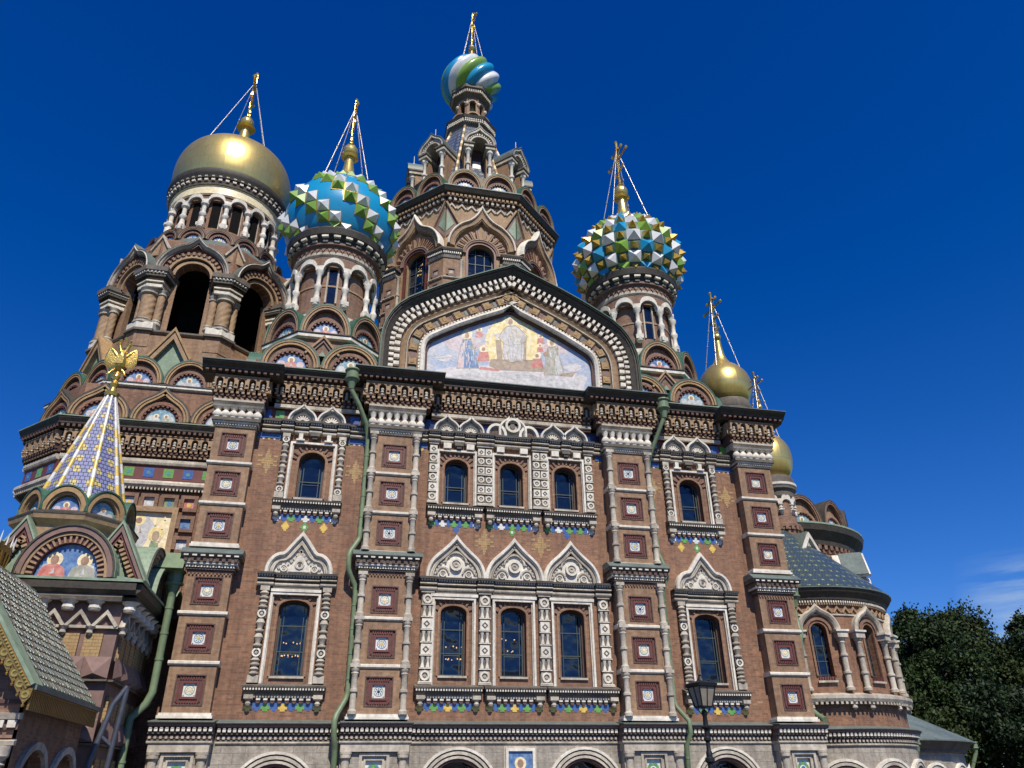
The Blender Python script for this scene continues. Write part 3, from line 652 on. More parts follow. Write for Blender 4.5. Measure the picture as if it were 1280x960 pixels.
def entab(p, u0, u1, z0, z1, breaks, d=0.28, m='shade_grey_stone'):
    p = part('entablature', parent=p)
    h = z1 - z0
    def seg(a, b_, dd):
        p.band(a, b_, [(0, z0), (dd - 0.08, z0), (dd - 0.04, z0 + 0.1 * h), (dd - 0.04, z0 + 0.2 * h), (dd - 0.08, z0 + 0.24 * h), (0, z0 + 0.24 * h)], 'stone')
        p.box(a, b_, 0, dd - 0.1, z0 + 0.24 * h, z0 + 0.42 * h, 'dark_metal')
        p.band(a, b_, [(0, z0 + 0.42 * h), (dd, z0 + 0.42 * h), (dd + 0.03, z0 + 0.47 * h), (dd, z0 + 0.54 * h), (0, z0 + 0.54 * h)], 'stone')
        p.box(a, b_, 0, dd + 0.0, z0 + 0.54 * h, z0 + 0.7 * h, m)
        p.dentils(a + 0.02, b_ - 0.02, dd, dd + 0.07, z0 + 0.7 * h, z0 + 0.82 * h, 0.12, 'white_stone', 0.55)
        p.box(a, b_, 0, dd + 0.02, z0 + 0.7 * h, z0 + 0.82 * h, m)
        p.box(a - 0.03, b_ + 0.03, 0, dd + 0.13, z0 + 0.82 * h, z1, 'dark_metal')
    x = u0
    for uc, hw in breaks:
        if uc - hw > x + 0.05: seg(x + 0.035, uc - hw - 0.035, d)
        seg(uc - hw, uc + hw, d + 0.12); x = uc + hw
    if u1 > x + 0.05: seg(x + 0.035, u1, d)

def sill(p, u0, u1, z0, z1, brackets, tiles, drop='navy_tile'):
    h = z1 - z0; own = p; p = part('sill', parent=own)
    p.band(u0, u1, [(0, z1 - 0.12), (0.42, z1 - 0.12), (0.44, z1 - 0.05), (0.12, z1 + 0.06), (0, z1 + 0.06)], 'shade_grey_stone')
    p.dentils(u0 + 0.04, u1 - 0.04, 0.3, 0.4, z1 - 0.22, z1 - 0.125, 0.12, 'white_stone', 0.55); p.box(u0 + 0.02, u1 - 0.02, 0, 0.33, z1 - 0.22, z1 - 0.122, 'dark_metal')
    p.band(u0 + 0.04, u1 - 0.04, [(0, z1 - 0.4), (0.2, z1 - 0.4), (0.3, z1 - 0.222), (0, z1 - 0.222)], 'shade_grey_stone')
    p.box(u0 + 0.1, u1 - 0.1, 0, 0.17, z1 - 0.5, z1 - 0.402, 'stone')
    L_ = u1 - u0 - 0.5; n = int(L_ / 0.27)
    for i in range(n):
        u = u0 + 0.25 + (i + 0.5) * L_ / n
        p.box(u - 0.085, u + 0.085, 0, 0.15, z1 - 0.6, z1 - 0.502, 'white_stone')
        p.prism(arch(u, z1 - 0.64, 0.09, -0.09, 6), 0, 0.12, 'carved_brown')
    for uc in brackets:
        p.box(uc - 0.19, uc + 0.19, 0, 0.36, z1 - 0.56, z1 - 0.4, 'stone'); p.lathe(uc, 0.2, [(0.03, z1 - 0.86), (0.1, z1 - 0.82), (0.13, z1 - 0.74), (0.09, z1 - 0.66), (0.17, z1 - 0.56)], 'stone', 8)
    # glazed tile strip beneath: blue ground with alternate stepped crosses
    zt = z1 - 0.98
    t = part('tile_strip', parent=own)
    a, b_ = u0 + 0.3, u1 - 0.3
    t.box(a, b_, 0, 0.012, zt + 0.06, z1 - 0.66, 'blue_tile')
    n = max(3, int(round((b_ - a) / 0.56))); n += (n + 1) % 2
    for i in range(n):
        u = a + (b_ - a) * i / (n - 1); m_ = tiles[i % len(tiles)]
        t.box(u - 0.185, u + 0.185, 0, 0.02, zt + 0.03, zt + 0.17, m_); t.box(u - 0.1, u + 0.1, 0, 0.0215, zt - 0.05, zt + 0.26, m_)
        if i < n - 1:
            v = u + (b_ - a) / (n - 1) / 2; t.box(v - 0.07, v + 0.07, 0, 0.013, zt - 0.03, zt + 0.06, 'blue_tile')
def cross_tile(p, u, z, s, m, m2=None):
    if s > 0.25: p = part('tile_cross', parent=p.parent)
    for a, b_ in ((0.5, 0.16), (0.16, 0.62), (0.34, 0.36)): p.box(u - s * a, u + s * a, 0, 0.011 + 0.003 * a, z - s * b_, z + s * b_, m)
    if m2: p.box(u - s * 0.16, u + s * 0.16, 0, 0.018, z - s * 0.2, z + s * 0.2, m2)
def brick_cross(p, u, z, s):
    for a, b_ in ((0.9, 0.1), (0.55, 0.3), (0.28, 0.55), (0.14, 1.05), (0.3, 0.78), (0.08, 1.25)): p.box(u - s * a, u + s * a, 0, 0.008 + 0.002 * b_, z - s * b_, z + s * b_, 'yellow_brick')
    for a, b_ in ((0.75, 0.55), (-0.75, 0.55), (0.75, -0.4), (-0.75, -0.4)): p.box(u + s * a - 0.1, u + s * a + 0.1, 0, 0.009, z + s * b_ - 0.05, z + s * b_ + 0.05, 'yellow_brick')

def roundel(p, u, z, r, d): p.disc(u, z, 0, d - 0.05, r, 'stone', 14); p.ring(u, z, d - 0.05, d, r * 0.72, r, 'white_stone', 14); p.ring(u, z, d - 0.05, d - 0.01, r * 0.2, r * 0.42, 'stone', 10)
def block_column(par, uc, z0, z1, hw, cols=1, style=0):
    p = part('carved_column', parent=par); d = 0.24
    H = z1 - z0; n = 6 if style == 0 else 7
    p.box(uc - hw, uc + hw, 0, d - 0.1, z0, z1, 'shade_grey_stone')
    p.box(uc - hw - 0.03, uc + hw + 0.03, 0, d + 0.03, z0, z0 + 0.1, 'stone'); p.box(uc - hw - 0.03, uc + hw + 0.03, 0, d + 0.03, z1 - 0.1, z1, 'stone')
    step = (H - 0.2) / n
    for i in range(n):
        zc = z0 + 0.1 + (i + 0.5) * step
        p.box(uc - hw, uc + hw, 0, d, zc - step / 2, zc - step / 2 + 0.035, 'white_stone')
        for c in range(cols):
            u = uc + (c - (cols - 1) / 2) * (2 * hw / cols); q = hw / cols * 0.84; qq = min(q, step * 0.4)
            if style == 0 or i % 2 == 0:
                if (i + style) % 2 == (0 if style == 0 else 1) and (style == 0 or i in (0, 6)):
                    p.box(u - q, u + q, 0, d - 0.06, zc - qq, zc + qq, 'stone'); p.ring(u, zc, d - 0.06, d + 0.01, qq * 0.6, qq * 0.98, 'white_stone', 12); p.disc(u, zc, d - 0.06, d - 0.01, qq * 0.3, 'stone', 8)
                else:
                    p.box(u - qq, u + qq, 0, d - 0.02, zc - qq, zc + qq, 'white_stone'); p.ring(u, zc, d - 0.02, d + 0.005, qq * 0.4, qq * 0.65, 'shade_grey_stone', 4 if i % 3 else 8)
            else:
                for s_ in (-0.5, 0.5): p.lathe(u + s_ * q * 1.05, d - 0.08, [(0.1, zc - step * 0.42), (0.06, zc - step * 0.1), (0.05, zc), (0.06, zc + step * 0.1), (0.1, zc + step * 0.4)], 'white_stone', 8)
    return p
def baluster_column(par, uc, z0, z1, r):
    p = part('turned_column', parent=par); d = 0.2; H = z1 - z0
    p.box(uc - r * 1.3, uc + r * 1.3, 0, d + 0.1, z0, z0 + 0.3, 'stone'); p.box(uc - r * 1.1, uc + r * 1.1, 0, d + 0.1, z1 - 0.22, z1, 'stone')
    if H > 3.8: ys = (0.30, 0.70)
    else: ys = (0.13, 0.90)
    def bulb(a, b_):
        h = b_ - a; pr = []
        k = max(2, int(round(h / 0.55)))
        for i in range(k):
            z = a + h * i / k; s = h / k
            pr += [(r * 0.6, z), (r * 1.15, z + 0.06), (r * 1.15, z + 0.12), (r * 0.6, z + 0.16), (r * 0.75, z + s * 0.45), (r * 1.15, z + s * 0.68), (r * 0.7, z + s * 0.95)]
        p.lathe(uc, d, pr, 'stone', 10)
    zz = [z0 + 0.3]
    for y in ys:
        c = z0 + H * y; p.box(uc - r * 1.15, uc + r * 1.15, 0, d + 0.04, c - r * 1.15, c + r * 1.15, 'shade_grey_stone'); p.ring(uc, c, d + 0.04, d + 0.1, r * 0.65, r * 1.05, 'white_stone', 12); p.disc(uc, c, d + 0.04, d + 0.08, r * 0.35, 'stone', 8)
        zz += [c - r * 1.15, c + r * 1.15]
    zz.append(z1 - 0.22)
    for a, b_ in zip(zz[0::2], zz[1::2]):
        if b_ - a > 0.2: bulb(a, b_)
def ogee_pediment(par, uc, zs, w_, h, fan=False, path=None):
    p = part('pediment', parent=par); P = path or ogee(uc, zs, w_, h)
    t = w_
    q_ = 0.14 if t > 0.9 else 0.2
    p.sweep(P, [(-q_ * t, 0), (-q_ * t, 0.26), (-q_ * 0.7 * t, 0.35), (-0.03 * t, 0.35), (0.0, 0.26), (0.0, 0)], 'white_stone')
    p.rect_sweep(offset_path(P, -0.15 * t), -0.06 * t, 0.0, 0, 0.2, 'stone'); p.rect_sweep(offset_path(P, -0.22 * t), -0.04 * t, 0.0, 0, 0.24, 'stone')
    p.prism(offset_path(P, -0.13 * t), 0, 0.09, 'white_stone')
    return p

def bay_side(uc, east):
    side = 'eastern' if east else 'western'
    # upper window
    w1 = window(uc, 0.62, 13.98, 15.85, 0.5, 0, 'upper single window of the %s bay' % side)
    stone_frame(w1, uc, 1.02, 13.84, 16.72)
    for s_ in (-1, 1): baluster_column(w1, uc + s_ * 1.36, 13.85, 17.2, 0.16)
    entab(w1, uc - 2.6, uc + 2.6, 17.25, 17.86, [(uc - 1.36, 0.3), (uc, 0.3), (uc + 1.36, 0.3)])
    # stepped pendant under the middle break
    w1.box(uc - 0.22, uc + 0.22, 0, 0.34, 17.12, 17.24, 'shade_grey_stone'); w1.box(uc - 0.12, uc + 0.12, 0, 0.28, 16.98, 17.12, 'dark_metal')
    for s_ in (-1, 1): w1.box(uc + s_ * 0.68 - 0.2, uc + s_ * 0.68 + 0.2, 0, 0.3, 16.86, 16.94, 'white_stone'); w1.box(uc + s_ * 0.68 - 0.1, uc + s_ * 0.68 + 0.1, 0, 0.26, 16.94, 17.24, 'white_stone')
    for s_ in (-1, 1):
        q = ogee_pediment(w1, uc + s_ * 0.71, 17.9, 0.74, 1.02)
        u = uc + s_ * 0.71; q.ring(u, 17.93, 0, 0.17, 0.36, 0.44, 'shade_grey_stone', 18)
        for k in range(1, 8): an = PI * k / 8; q.prism([(u + 0.1 * math.cos(an - 0.3), 17.93 + 0.1 * math.sin(an - 0.3)), (u + 0.36 * math.cos(an - 0.1), 17.93 + 0.36 * math.sin(an - 0.1)), (u + 0.36 * math.cos(an + 0.1), 17.93 + 0.36 * math.sin(an + 0.1)), (u + 0.1 * math.cos(an + 0.3), 17.93 + 0.1 * math.sin(an + 0.3))], 0.05, 0.15, 'white_stone')
        q.prism(arch(u, 17.93, 0.36, None, 12), 0, 0.102, 'carved_brown')
    # tiles of the frieze and beside the window head
    t = part('tile_strip', parent=w1)
    t.box(uc - 2.75, uc + 2.62, 0, 0.02, 18.0, 18.62, 'oxblood')
    for i, u in enumerate((-2.5, -1.85, 1.85, 2.4)): t.box(uc + u - 0.22, uc + u + 0.22, 0, 0.035, 18.08, 18.5, ('blue_tile', 'green_tile')[i % 2])
    for s_ in (-1, 1):
        t.box(uc + s_ * 2.2 - 0.55, uc + s_ * 2.2 + 0.55, 0, 0.03, 16.98, 17.25, 'blue_tile')
        for k, m_ in enumerate(('green_tile', 'white_tile', 'yellow_tile', 'white_tile', 'green_tile')): cross_tile(t, uc + s_ * 2.2 + (k - 2) * 0.26, 16.98, 0.15, m_)
    sill(w1, uc - 1.62, uc + 1.62, 13.2, 13.82, (uc - 1.38, uc + 1.38), ('white_tile', 'green_tile'))
    for u, m_, m2 in ((-0.88, 'yellow_tile', None), (0, 'green_tile', 'white_tile'), (0.88, 'yellow_tile', None)): cross_tile(t, uc + u, 12.55, 0.36, m_, m2)
    brick_cross(part('brick_cross', parent=w1), uc - 2.12, 15.75, 0.5); brick_cross(part('brick_cross', parent=w1), uc + 2.12, 15.5, 0.5)
    # lower window
    w2 = window(uc, 0.67, 5.92, 8.82, 0.33, 1, 'tall lower window of the %s bay' % side)
    stone_frame(w2, uc, 1.0, 5.6, 9.35)
    for s_ in (-1, 1): baluster_column(w2, uc + s_ * 1.36, 5.62, 9.72, 0.18)
    w2.box(uc - 1.1, uc + 1.1, 0, 0.24, 9.47, 9.6, 'white_stone'); w2.box(uc - 1.1, uc + 1.1, 0, 0.17, 9.6, 9.72, 'shade_grey_stone')
    entab(w2, uc - 1.7, uc + 1.7, 9.72, 10.28, [(uc - 1.38, 0.36), (uc + 1.38, 0.36)])
    P = keel(uc, 10.3, 1.53, 1.98)
    q = ogee_pediment(w2, uc, 10.3, 1.53, 1.98, path=P)
    for s_ in (-1, 1): roundel(q, uc + s_ * 0.68, 10.55, 0.17, 0.2)
    q.prism([(uc - 0.5, 10.4), (uc + 0.5, 10.4), (uc, 11.4)], 0, 0.15, 'white_stone'); q.ring(uc, 10.72, 0.15, 0.2, 0.14, 0.22, 'stone', 8); q.disc(uc, 10.72, 0.15, 0.19, 0.07, 'shade_grey_stone', 8)
    q.blocks(offset_path(P, -0.62), 0.0, 0.12, 0.09, 0.16, 0.2, 0.6, 'stone')
    sill(w2, uc - 1.72, uc + 1.72, 4.9, 5.55, (uc - 1.42, uc + 1.42), ('yellow_tile', 'green_tile'))
bay_side(CB[0], False); bay_side(CB[1], True)

# middle bay, three and three
UX = (-2.98, -0.1, 2.8); LX = (-2.94, -0.08, 2.8)
NMS = ('western', 'middle', 'eastern')
top = part('upper_arcade_frame')
for k, u in enumerate(UX):
    w_ = window(u, 0.6, 14.2, 16.08, 0.46, 0, '%s window of the upper three' % NMS[k]); stone_frame(w_, u, 0.93, 14.08, 16.9)
for u, hw, c in ((-4.2, 0.22, 1), (-1.52, 0.40, 2), (1.42, 0.42, 2), (4.08, 0.22, 1)): block_column(top, u, 14.08, 17.35, hw, c, 0)
entab(top, -4.9, 4.85, 17.35, 17.95, [(-4.2, 0.3), (-2.9, 0.26), (-1.52, 0.46), (1.42, 0.46), (2.85, 0.26), (4.08, 0.3)])
for u in (-2.9, 2.85): br_ = part('bracket', parent=top); br_.box(u - 0.22, u + 0.22, 0, 0.34, 17.2, 17.34, 'shade_grey_stone'); br_.box(u - 0.12, u + 0.12, 0, 0.3, 17.05, 17.2, 'dark_metal')
for u in (-3.5, -2.3, -0.7, 0.55, 2.25, 3.45): part('bracket', parent=top).box(u - 0.2, u + 0.2, 0, 0.28, 17.05, 17.34, 'white_stone')
for u, w0, h0 in ((-3.55, 0.72, 1.0), (-2.28, 0.72, 1.0), (2.18, 0.72, 1.0), (3.4, 0.72, 1.0)):
    q = ogee_pediment(top, u, 18.0, w0, h0)
    q.ring(u, 18.02, 0, 0.17, 0.34, 0.42, 'shade_grey_stone', 18)
    q.prism(arch(u, 18.02, 0.34, None, 12), 0, 0.102, 'carved_brown')
    for k in range(1, 8): an = PI * k / 8; q.prism([(u + 0.1 * math.cos(an - 0.3), 18.02 + 0.1 * math.sin(an - 0.3)), (u + 0.34 * math.cos(an - 0.1), 18.02 + 0.34 * math.sin(an - 0.1)), (u + 0.34 * math.cos(an + 0.1), 18.02 + 0.34 * math.sin(an + 0.1)), (u + 0.1 * math.cos(an + 0.3), 18.02 + 0.1 * math.sin(an + 0.3))], 0.05, 0.15, 'white_stone')
for s_ in (-1, 1):
    q = part('pediment', parent=top); A = arch(-0.04 + s_ * 0.88, 18.0, 0.56, 0.68, 12); q.prism(A, 0, 0.1, 'stone'); q.rect_sweep(A, -0.14, 0.0, 0, 0.3, 'white_stone'); q.rect_sweep(A, -0.2, -0.145, 0, 0.2, 'stone'); q.prism(arch(-0.04 + s_ * 0.88, 18.0, 0.3, 0.38, 10), 0, 0.13, 'carved_brown')
q = ogee_pediment(top, -0.04, 18.3, 0.78, 1.24, path=ogee(-0.04, 18.3, 0.78, 1.24, leg=0.3)); q.ring(-0.04, 18.6, 0, 0.38, 0.3, 0.42, 'white_stone', 20); q.disc(-0.04, 18.6, 0, 0.2, 0.3, 'stone', 16); q.disc(-0.04, 18.6, 0.1, 0.25, 0.15, 'shade_grey_stone', 10)
t = part('tile_strip', parent=top); t.box(-5.0, 4.95, 0, 0.02, 18.02, 18.7, 'navy_tile')
for s_ in (-1, 1):
    t.box(s_ * 4.78 - 0.24, s_ * 4.78 + 0.24, 0, 0.03, 17.05, 17.4, 'blue_tile'); cross_tile(t, s_ * 4.8, 17.0, 0.2, 'yellow_tile')
for a, b_ in ((-4.45, -1.6), (-1.5, 1.38), (1.48, 4.35)): sill(top, a, b_, 13.3, 13.98, (a + 0.25, b_ - 0.25), ('green_tile', 'white_tile', 'green_tile'))
for u, m_, m2 in ((-2.92, 'blue_tile', None), (-0.09, 'green_tile', 'white_tile'), (2.78, 'blue_tile', None)): cross_tile(t, u, 12.85, 0.32, m_, m2)
brick_cross(part('brick_cross', parent=top), -1.5, 12.3, 0.52); brick_cross(part('brick_cross', parent=top), 1.38, 12.25, 0.52)
bot = part('lower_arcade_frame')
for k, u in enumerate(LX):
    w_ = window(u, 0.61, 6.05, 8.82, 0.33, 1, '%s window of the lower three' % NMS[k]); stone_frame(w_, u, 0.93, 5.65, 9.4)
for u in (-4.2, -1.48, 1.42, 4.4): block_column(bot, u, 5.65, 9.78, 0.28, 1, 1)
for u in LX: br_ = part('lintel', parent=bot); br_.box(u - 1.12, u + 1.12, 0, 0.24, 9.52, 9.66, 'white_stone'); br_.box(u - 1.12, u + 1.12, 0, 0.17, 9.66, 9.79, 'shade_grey_stone')
entab(bot, -4.65, 4.85, 9.78, 10.38, [(-4.2, 0.4), (-1.48, 0.4), (1.42, 0.4), (4.4, 0.4)])
for u in (-2.9, -0.02, 2.87):
    P = ogee(u, 10.4, 1.47, 2.12, phi=50)
    q = ogee_pediment(bot, u, 10.4, 1.47, 2.12, path=P)
    # trefoil carved inside
    T = arch(u, 11.15, 0.46, None, 12); q.rect_sweep(T, 0, 0.09, 0.09, 0.2, 'stone')
    q.blocks(offset_path(P, -0.52), 0.0, 0.1, 0.09, 0.15, 0.17, 0.6, 'stone')
    roundel(q, u, 11.05, 0.3, 0.24)
    for s_ in (-1, 1): roundel(q, u + s_ * 0.62, 10.62, 0.17, 0.2); q.rect_sweep(arch(u + s_ * 0.62, 10.62, 0.26, None, 8), 0, 0.07, 0.09, 0.18, 'stone')
for a, b_ in ((-4.65, -1.55), (-1.5, 1.38), (1.43, 4.9)): sill(bot, a, b_, 4.95, 5.6, (a + 0.3, b_ - 0.3), ('yellow_tile', 'green_tile'))

# ---- cornices between the piers
def bay_cornice(u0, u1, z, top_):
    p = part('cornice')
    p.box(u0, u1, 0, 0.2, 18.66, z, 'shade_dark_brick')
    p.band(u0, u1, [(0.2, z - 0.28), (0.3, z - 0.24), (0.3, z - 0.06), (0.2, z - 0.06)], 'stone')
    corbel_table(p, u0, u1, z, z + 1.05, 0.2, 0, 0.55)
    eave(p, u0, u1, z + 1.1, z + 1.75, 0.45, 0.98, 0, top_)
bay_cornice(-12.3, -8.02, 18.82, 'verdigris'); bay_cornice(-4.38, 4.35, 19.05, 'roof_metal'); bay_cornice(7.97, 11.98, 18.82, 'verdigris')

# ---- stone plinth with arches
PL = part('stone_plinth'); PC = part('plinth_cornice')
ARCH = [(-2.62, 1.25, 0.3, 1.35, 1.25), (3.05, 1.25, 0.3, 1.35, 1.25), (-10.15, 1.25, 0.3, 1.2, 1.25), (9.9, 1.25, 0.3, 1.35, 1.25)]
wall_open(PL, -15.0, 14.7, 0.0, 3.4, -0.7, 0.15, ARCH, 'ashlar')
PL.box(-15.0, 14.7, -0.7, 0.0, 3.4, 4.1, 'ashlar'); PL.box(-15.0, -14.3, -10, -0.7, 0, 4.1, 'ashlar'); PL.box(14.0, 14.7, -25, -0.7, 0, 4.1, 'ashlar')
for i, (u, hw, zb, zs, r_) in enumerate(ARCH):
    p = part('arched_window', label='round-arched ground floor window %s' % ('under the upper three, west', 'under the upper three, east', 'in the western bay', 'in the eastern bay')[i])
    A = arch(u, zs, hw, r_, 20, leg=1.0)
    for r0, r1, d_, m_ in ((0.0, 0.1, 0.16, 'oxblood'), (0.1, 0.2, 0.24, 'stone'), (0.2, 0.26, 0.17, 'shade_grey_stone'), (0.26, 0.38, 0.28, 'stone'), (0.38, 0.44, 0.18, 'shade_grey_stone'), (0.44, 0.55, 0.3, 'white_stone')):
        p.rect_sweep(A, r0 + .001, r1, -0.1, d_, m_)
    g = part('pane', parent=p); g.prism(arch(u, zs, hw, r_, 16, leg=zs - zb), -0.5, -0.48, 'glass')
    g = part('window_bars', parent=p)
    for k in range(-2, 3): g.box(u + k * 0.42 - 0.025, u + k * 0.42 + 0.025, -0.45, -0.4, zb, zs + r_ * 0.8, 'window_bar')
    for k in range(5): g.box(u - hw, u + hw, -0.44, -0.405, zb + 0.4 * k + 0.2, zb + 0.4 * k + 0.24, 'window_bar')
def plinth_cornice(p, u0, u1, D, F=None):
    if F: p.F = F
    e = D + 0.15
    p.band(u0, u1, [(0, 3.26), (e + 0.05, 3.26), (e + 0.08, 3.3), (e + 0.08, 3.36), (0, 3.36)], 'stone')
    p.box(u0, u1, 0, e + 0.02, 3.36, 3.46, 'shade_grey_stone')
    p.dentils(u0, u1, e, e + 0.12, 3.44, 3.56, 0.2, 'stone', 0.5); p.box(u0, u1, 0, e + 0.05, 3.46, 3.62, 'carved_brown')
    p.box(u0, u1, 0, e + 0.14, 3.62, 3.7, 'shade_grey_stone')
    p.dentils(u0, u1, e + 0.1, e + 0.26, 3.7, 3.8, 0.2, 'white_stone', 0.62); p.dentils(u0, u1, e + 0.12, e + 0.28, 3.81, 3.86, 0.2, 'white_stone', 0.5)
    p.box(u0, u1, 0, e + 0.16, 3.7, 3.88, 'shade_dark_brick')
    p.band(u0, u1, [(0, 3.88), (e + 0.3, 3.88), (e + 0.36, 3.94), (e + 0.36, 4.0), (0, 4.0)], 'purple_stone')
    p.box(u0 - 0.02, u1 + 0.02, 0, e + 0.42, 4.003, 4.045, 'dark_metal')
    p.band(u0 - 0.02, u1 + 0.02, [(0, 4.045), (e + 0.42, 4.045), (e + 0.41, 4.06), (0, 4.19)], 'roof_metal')
for a, b_ in ((-12.62, -7.72), (-4.68, 4.65), (7.7, 12.28)): plinth_cornice(PC, a, b_, 0)
def plinth_pier(uc, hw):
    p = part('plinth_pier'); e = hw + 0.2; D = 0.6
    wall_open(p, uc - e, uc + e, 0, 3.3, 0.15, D, [(uc, 0.62, 1.5, 2.95, 0)], 'ashlar')
    p.box(uc - e - 0.02, uc + e + 0.02, 0, D + 0.16, 2.96, 3.26, 'stone')
    for s_ in (-1, 1): colonnette(p, uc + s_ * (e - 0.22), D + 0.05, 0.8, 2.96, 0.17, 'stone'); p.ball(uc + s_ * (e - 0.22), D + 0.08, 2.78, 0.24, 'stone', 10, 0.16)
    for a, b_, dd in ((0.62, 0.5, 0.66), (0.5, 0.42, 0.52), (0.42, 0.34, 0.56)):
        for (x0, x1, y0, y1) in ((-a, a, b_, a), (-a, -b_, -1.6, b_), (b_, a, -1.6, b_)): p.box(uc + x0, uc + x1, 0.2, dd, 2.3 + y0, 2.3 + y1, 'stone')
    p.dentils(uc - 0.46, uc + 0.46, 0.5, 0.585, 2.74, 2.8, 0.1, 'white_stone')
    p.box(uc - 0.4, uc + 0.4, 0.15, 0.42, 1.4, 2.66, 'white_tile')
    t = part('tile_panel', parent=p); t.ring(uc, 2.2, 0.42, 0.43, 0.18, 0.3, 'green_tile', 12); t.disc(uc, 2.2, 0.42, 0.435, 0.12, 'blue_tile', 8)
    for k in range(6): an = k * PI / 3; t.disc(uc + 0.26 * math.cos(an), 2.2 + 0.26 * math.sin(an), 0.42, 0.438, 0.07, 'teal_tile', 6)
    plinth_cornice(p, uc - e - 0.1, uc + e + 0.1, D)
for uc, hw in ((-13.9, 0.93), (-6.2, 1.2), (6.17, 1.2), (13.6, 0.98)): plinth_pier(uc, hw)
p = part('icon_panel', label='small mosaic icon between the two ground floor arches')
p.box(-0.62, 0.86, 0.15, 0.2, 0.6, 3.18, 'stone'); p.rect_sweep([(-0.42, 0.6), (-0.42, 2.98), (0.66, 2.98), (0.66, 0.6)], 0, 0.12, 0.15, 0.3, 'white_stone')
q = part('mosaic', parent=p); q.box(-0.42, 0.66, 0.2, 0.215, 0.6, 2.98, 'm_blue'); q.disc(0.12, 2.5, 0.215, 0.222, 0.26, 'm_halo'); q.disc(0.12, 2.5, 0.215, 0.232, 0.14, 'm_skin', 12, 0.17)
q.prism([(-0.3, 1.0), (0.5, 1.0), (0.42, 2.0), (0.28, 2.3), (-0.05, 2.3), (-0.2, 2.0)], 0.215, 0.228, 'm_brown'); q.prism([(-0.02, 1.7), (0.3, 1.7), (0.24, 2.1), (0.05, 2.12)], 0.215, 0.235, 'm_red')

# ---- pointed gable over the middle bay with its mosaic
gp = [(-7.3, 20.7), (-7.3, 23.0), (-7.24, 23.6), (-7.08, 24.2), (-6.82, 24.75), (-6.45, 25.27), (-5.95, 25.72), (-5.2, 26.2), (-4.2, 26.8), (-2.9, 27.48), (-1.5, 28.15), (-0.4, 28.65), (0, 28.87)]
gp = gp + [(-u, z) for u, z in reversed(gp[:-1])]
gb = part('gable', label='broad pointed gable with toothed rim')
O = lambda r: offset_path(gp, -r)
gb.prism(gp, -7.5, -0.32, 'brick')
gb.rect_sweep(gp, 0.0, 0.06, -7.5, 0.86, 'green_rim'); gb.rect_sweep(gp, -0.07, 0.0, -0.3, 0.8, 'dark_metal')
gb.sweep(gp, [(-0.07, -0.3), (-0.07, 0.7), (-0.16, 0.7), (-0.2, 0.62), (-0.42, 0.45), (-0.42, -0.3)], 'dark_metal')
gb.rect_sweep(O(0.42), -0.3, -0.002, -0.3, 0.3, 'shade_dark_brick'); gb.blocks(O(0.42), -0.28, -0.02, 0.2, 0.46, 0.34, 0.45, 'white_stone')
gb.blocks(O(0.72), -0.3, 0.0, 0.1, 0.36, 0.42, 0.5, 'white_stone'); gb.rect_sweep(O(0.72), -0.34, -0.002, -0.3, 0.14, 'shade_dark_brick')
gb.sweep(O(1.06), [(-0.3, -0.3), (-0.3, 0.1), (-0.22, 0.14), (-0.14, 0.2), (-0.06, 0.12), (0.0, 0.2), (0.0, -0.3)], 'tan_stone')
gb.rect_sweep(O(1.38), -0.06, -0.002, -0.3, 0.14, 'stone')
gb.rect_sweep(O(1.44), -0.68, -0.002, -0.3, -0.02, 'tan'); gb.blocks(O(1.50), -0.50, 0.0, -0.06, 0.05, 0.95, 0.52, 'carved_brown'); gb.blocks(O(1.54), -0.42, 0.0, -0.06, 0.09, 0.95, 0.44, 'yellow_brick'); gb.blocks(O(1.64), -0.22, 0.0, 0.0, 0.11, 0.95, 0.2, 'ochre')
P2, T2 = resample(O(1.76), 0.95)
for i in range(len(P2) - 1):
    u, z = (P2[i][0] + P2[i+1][0]) / 2, (P2[i][1] + P2[i+1][1]) / 2; tx, tz = T2[i]; a = 0.17
    gb.prism([(u + tx * x - tz * y, z + tz * x + tx * y) for x, y in ((-a, -a), (a, -a), (a, a), (-a, a))], -0.04, 0.0, 'purple_stone' if i % 2 else 'roof_metal')
gb.sweep(O(2.12), [(-0.3, -0.3), (-0.3, 0.12), (-0.2, 0.2), (-0.06, 0.16), (0.0, 0.04), (0.0, -0.3)], 'white_stone'); gb.blocks(O(2.13), -0.0, 0.07, -0.1, 0.1, 0.2, 0.6, 'white_stone'); gb.rect_sweep(O(2.42), -0.14, -0.002, -0.3, -0.08, 'shade_dark_brick')
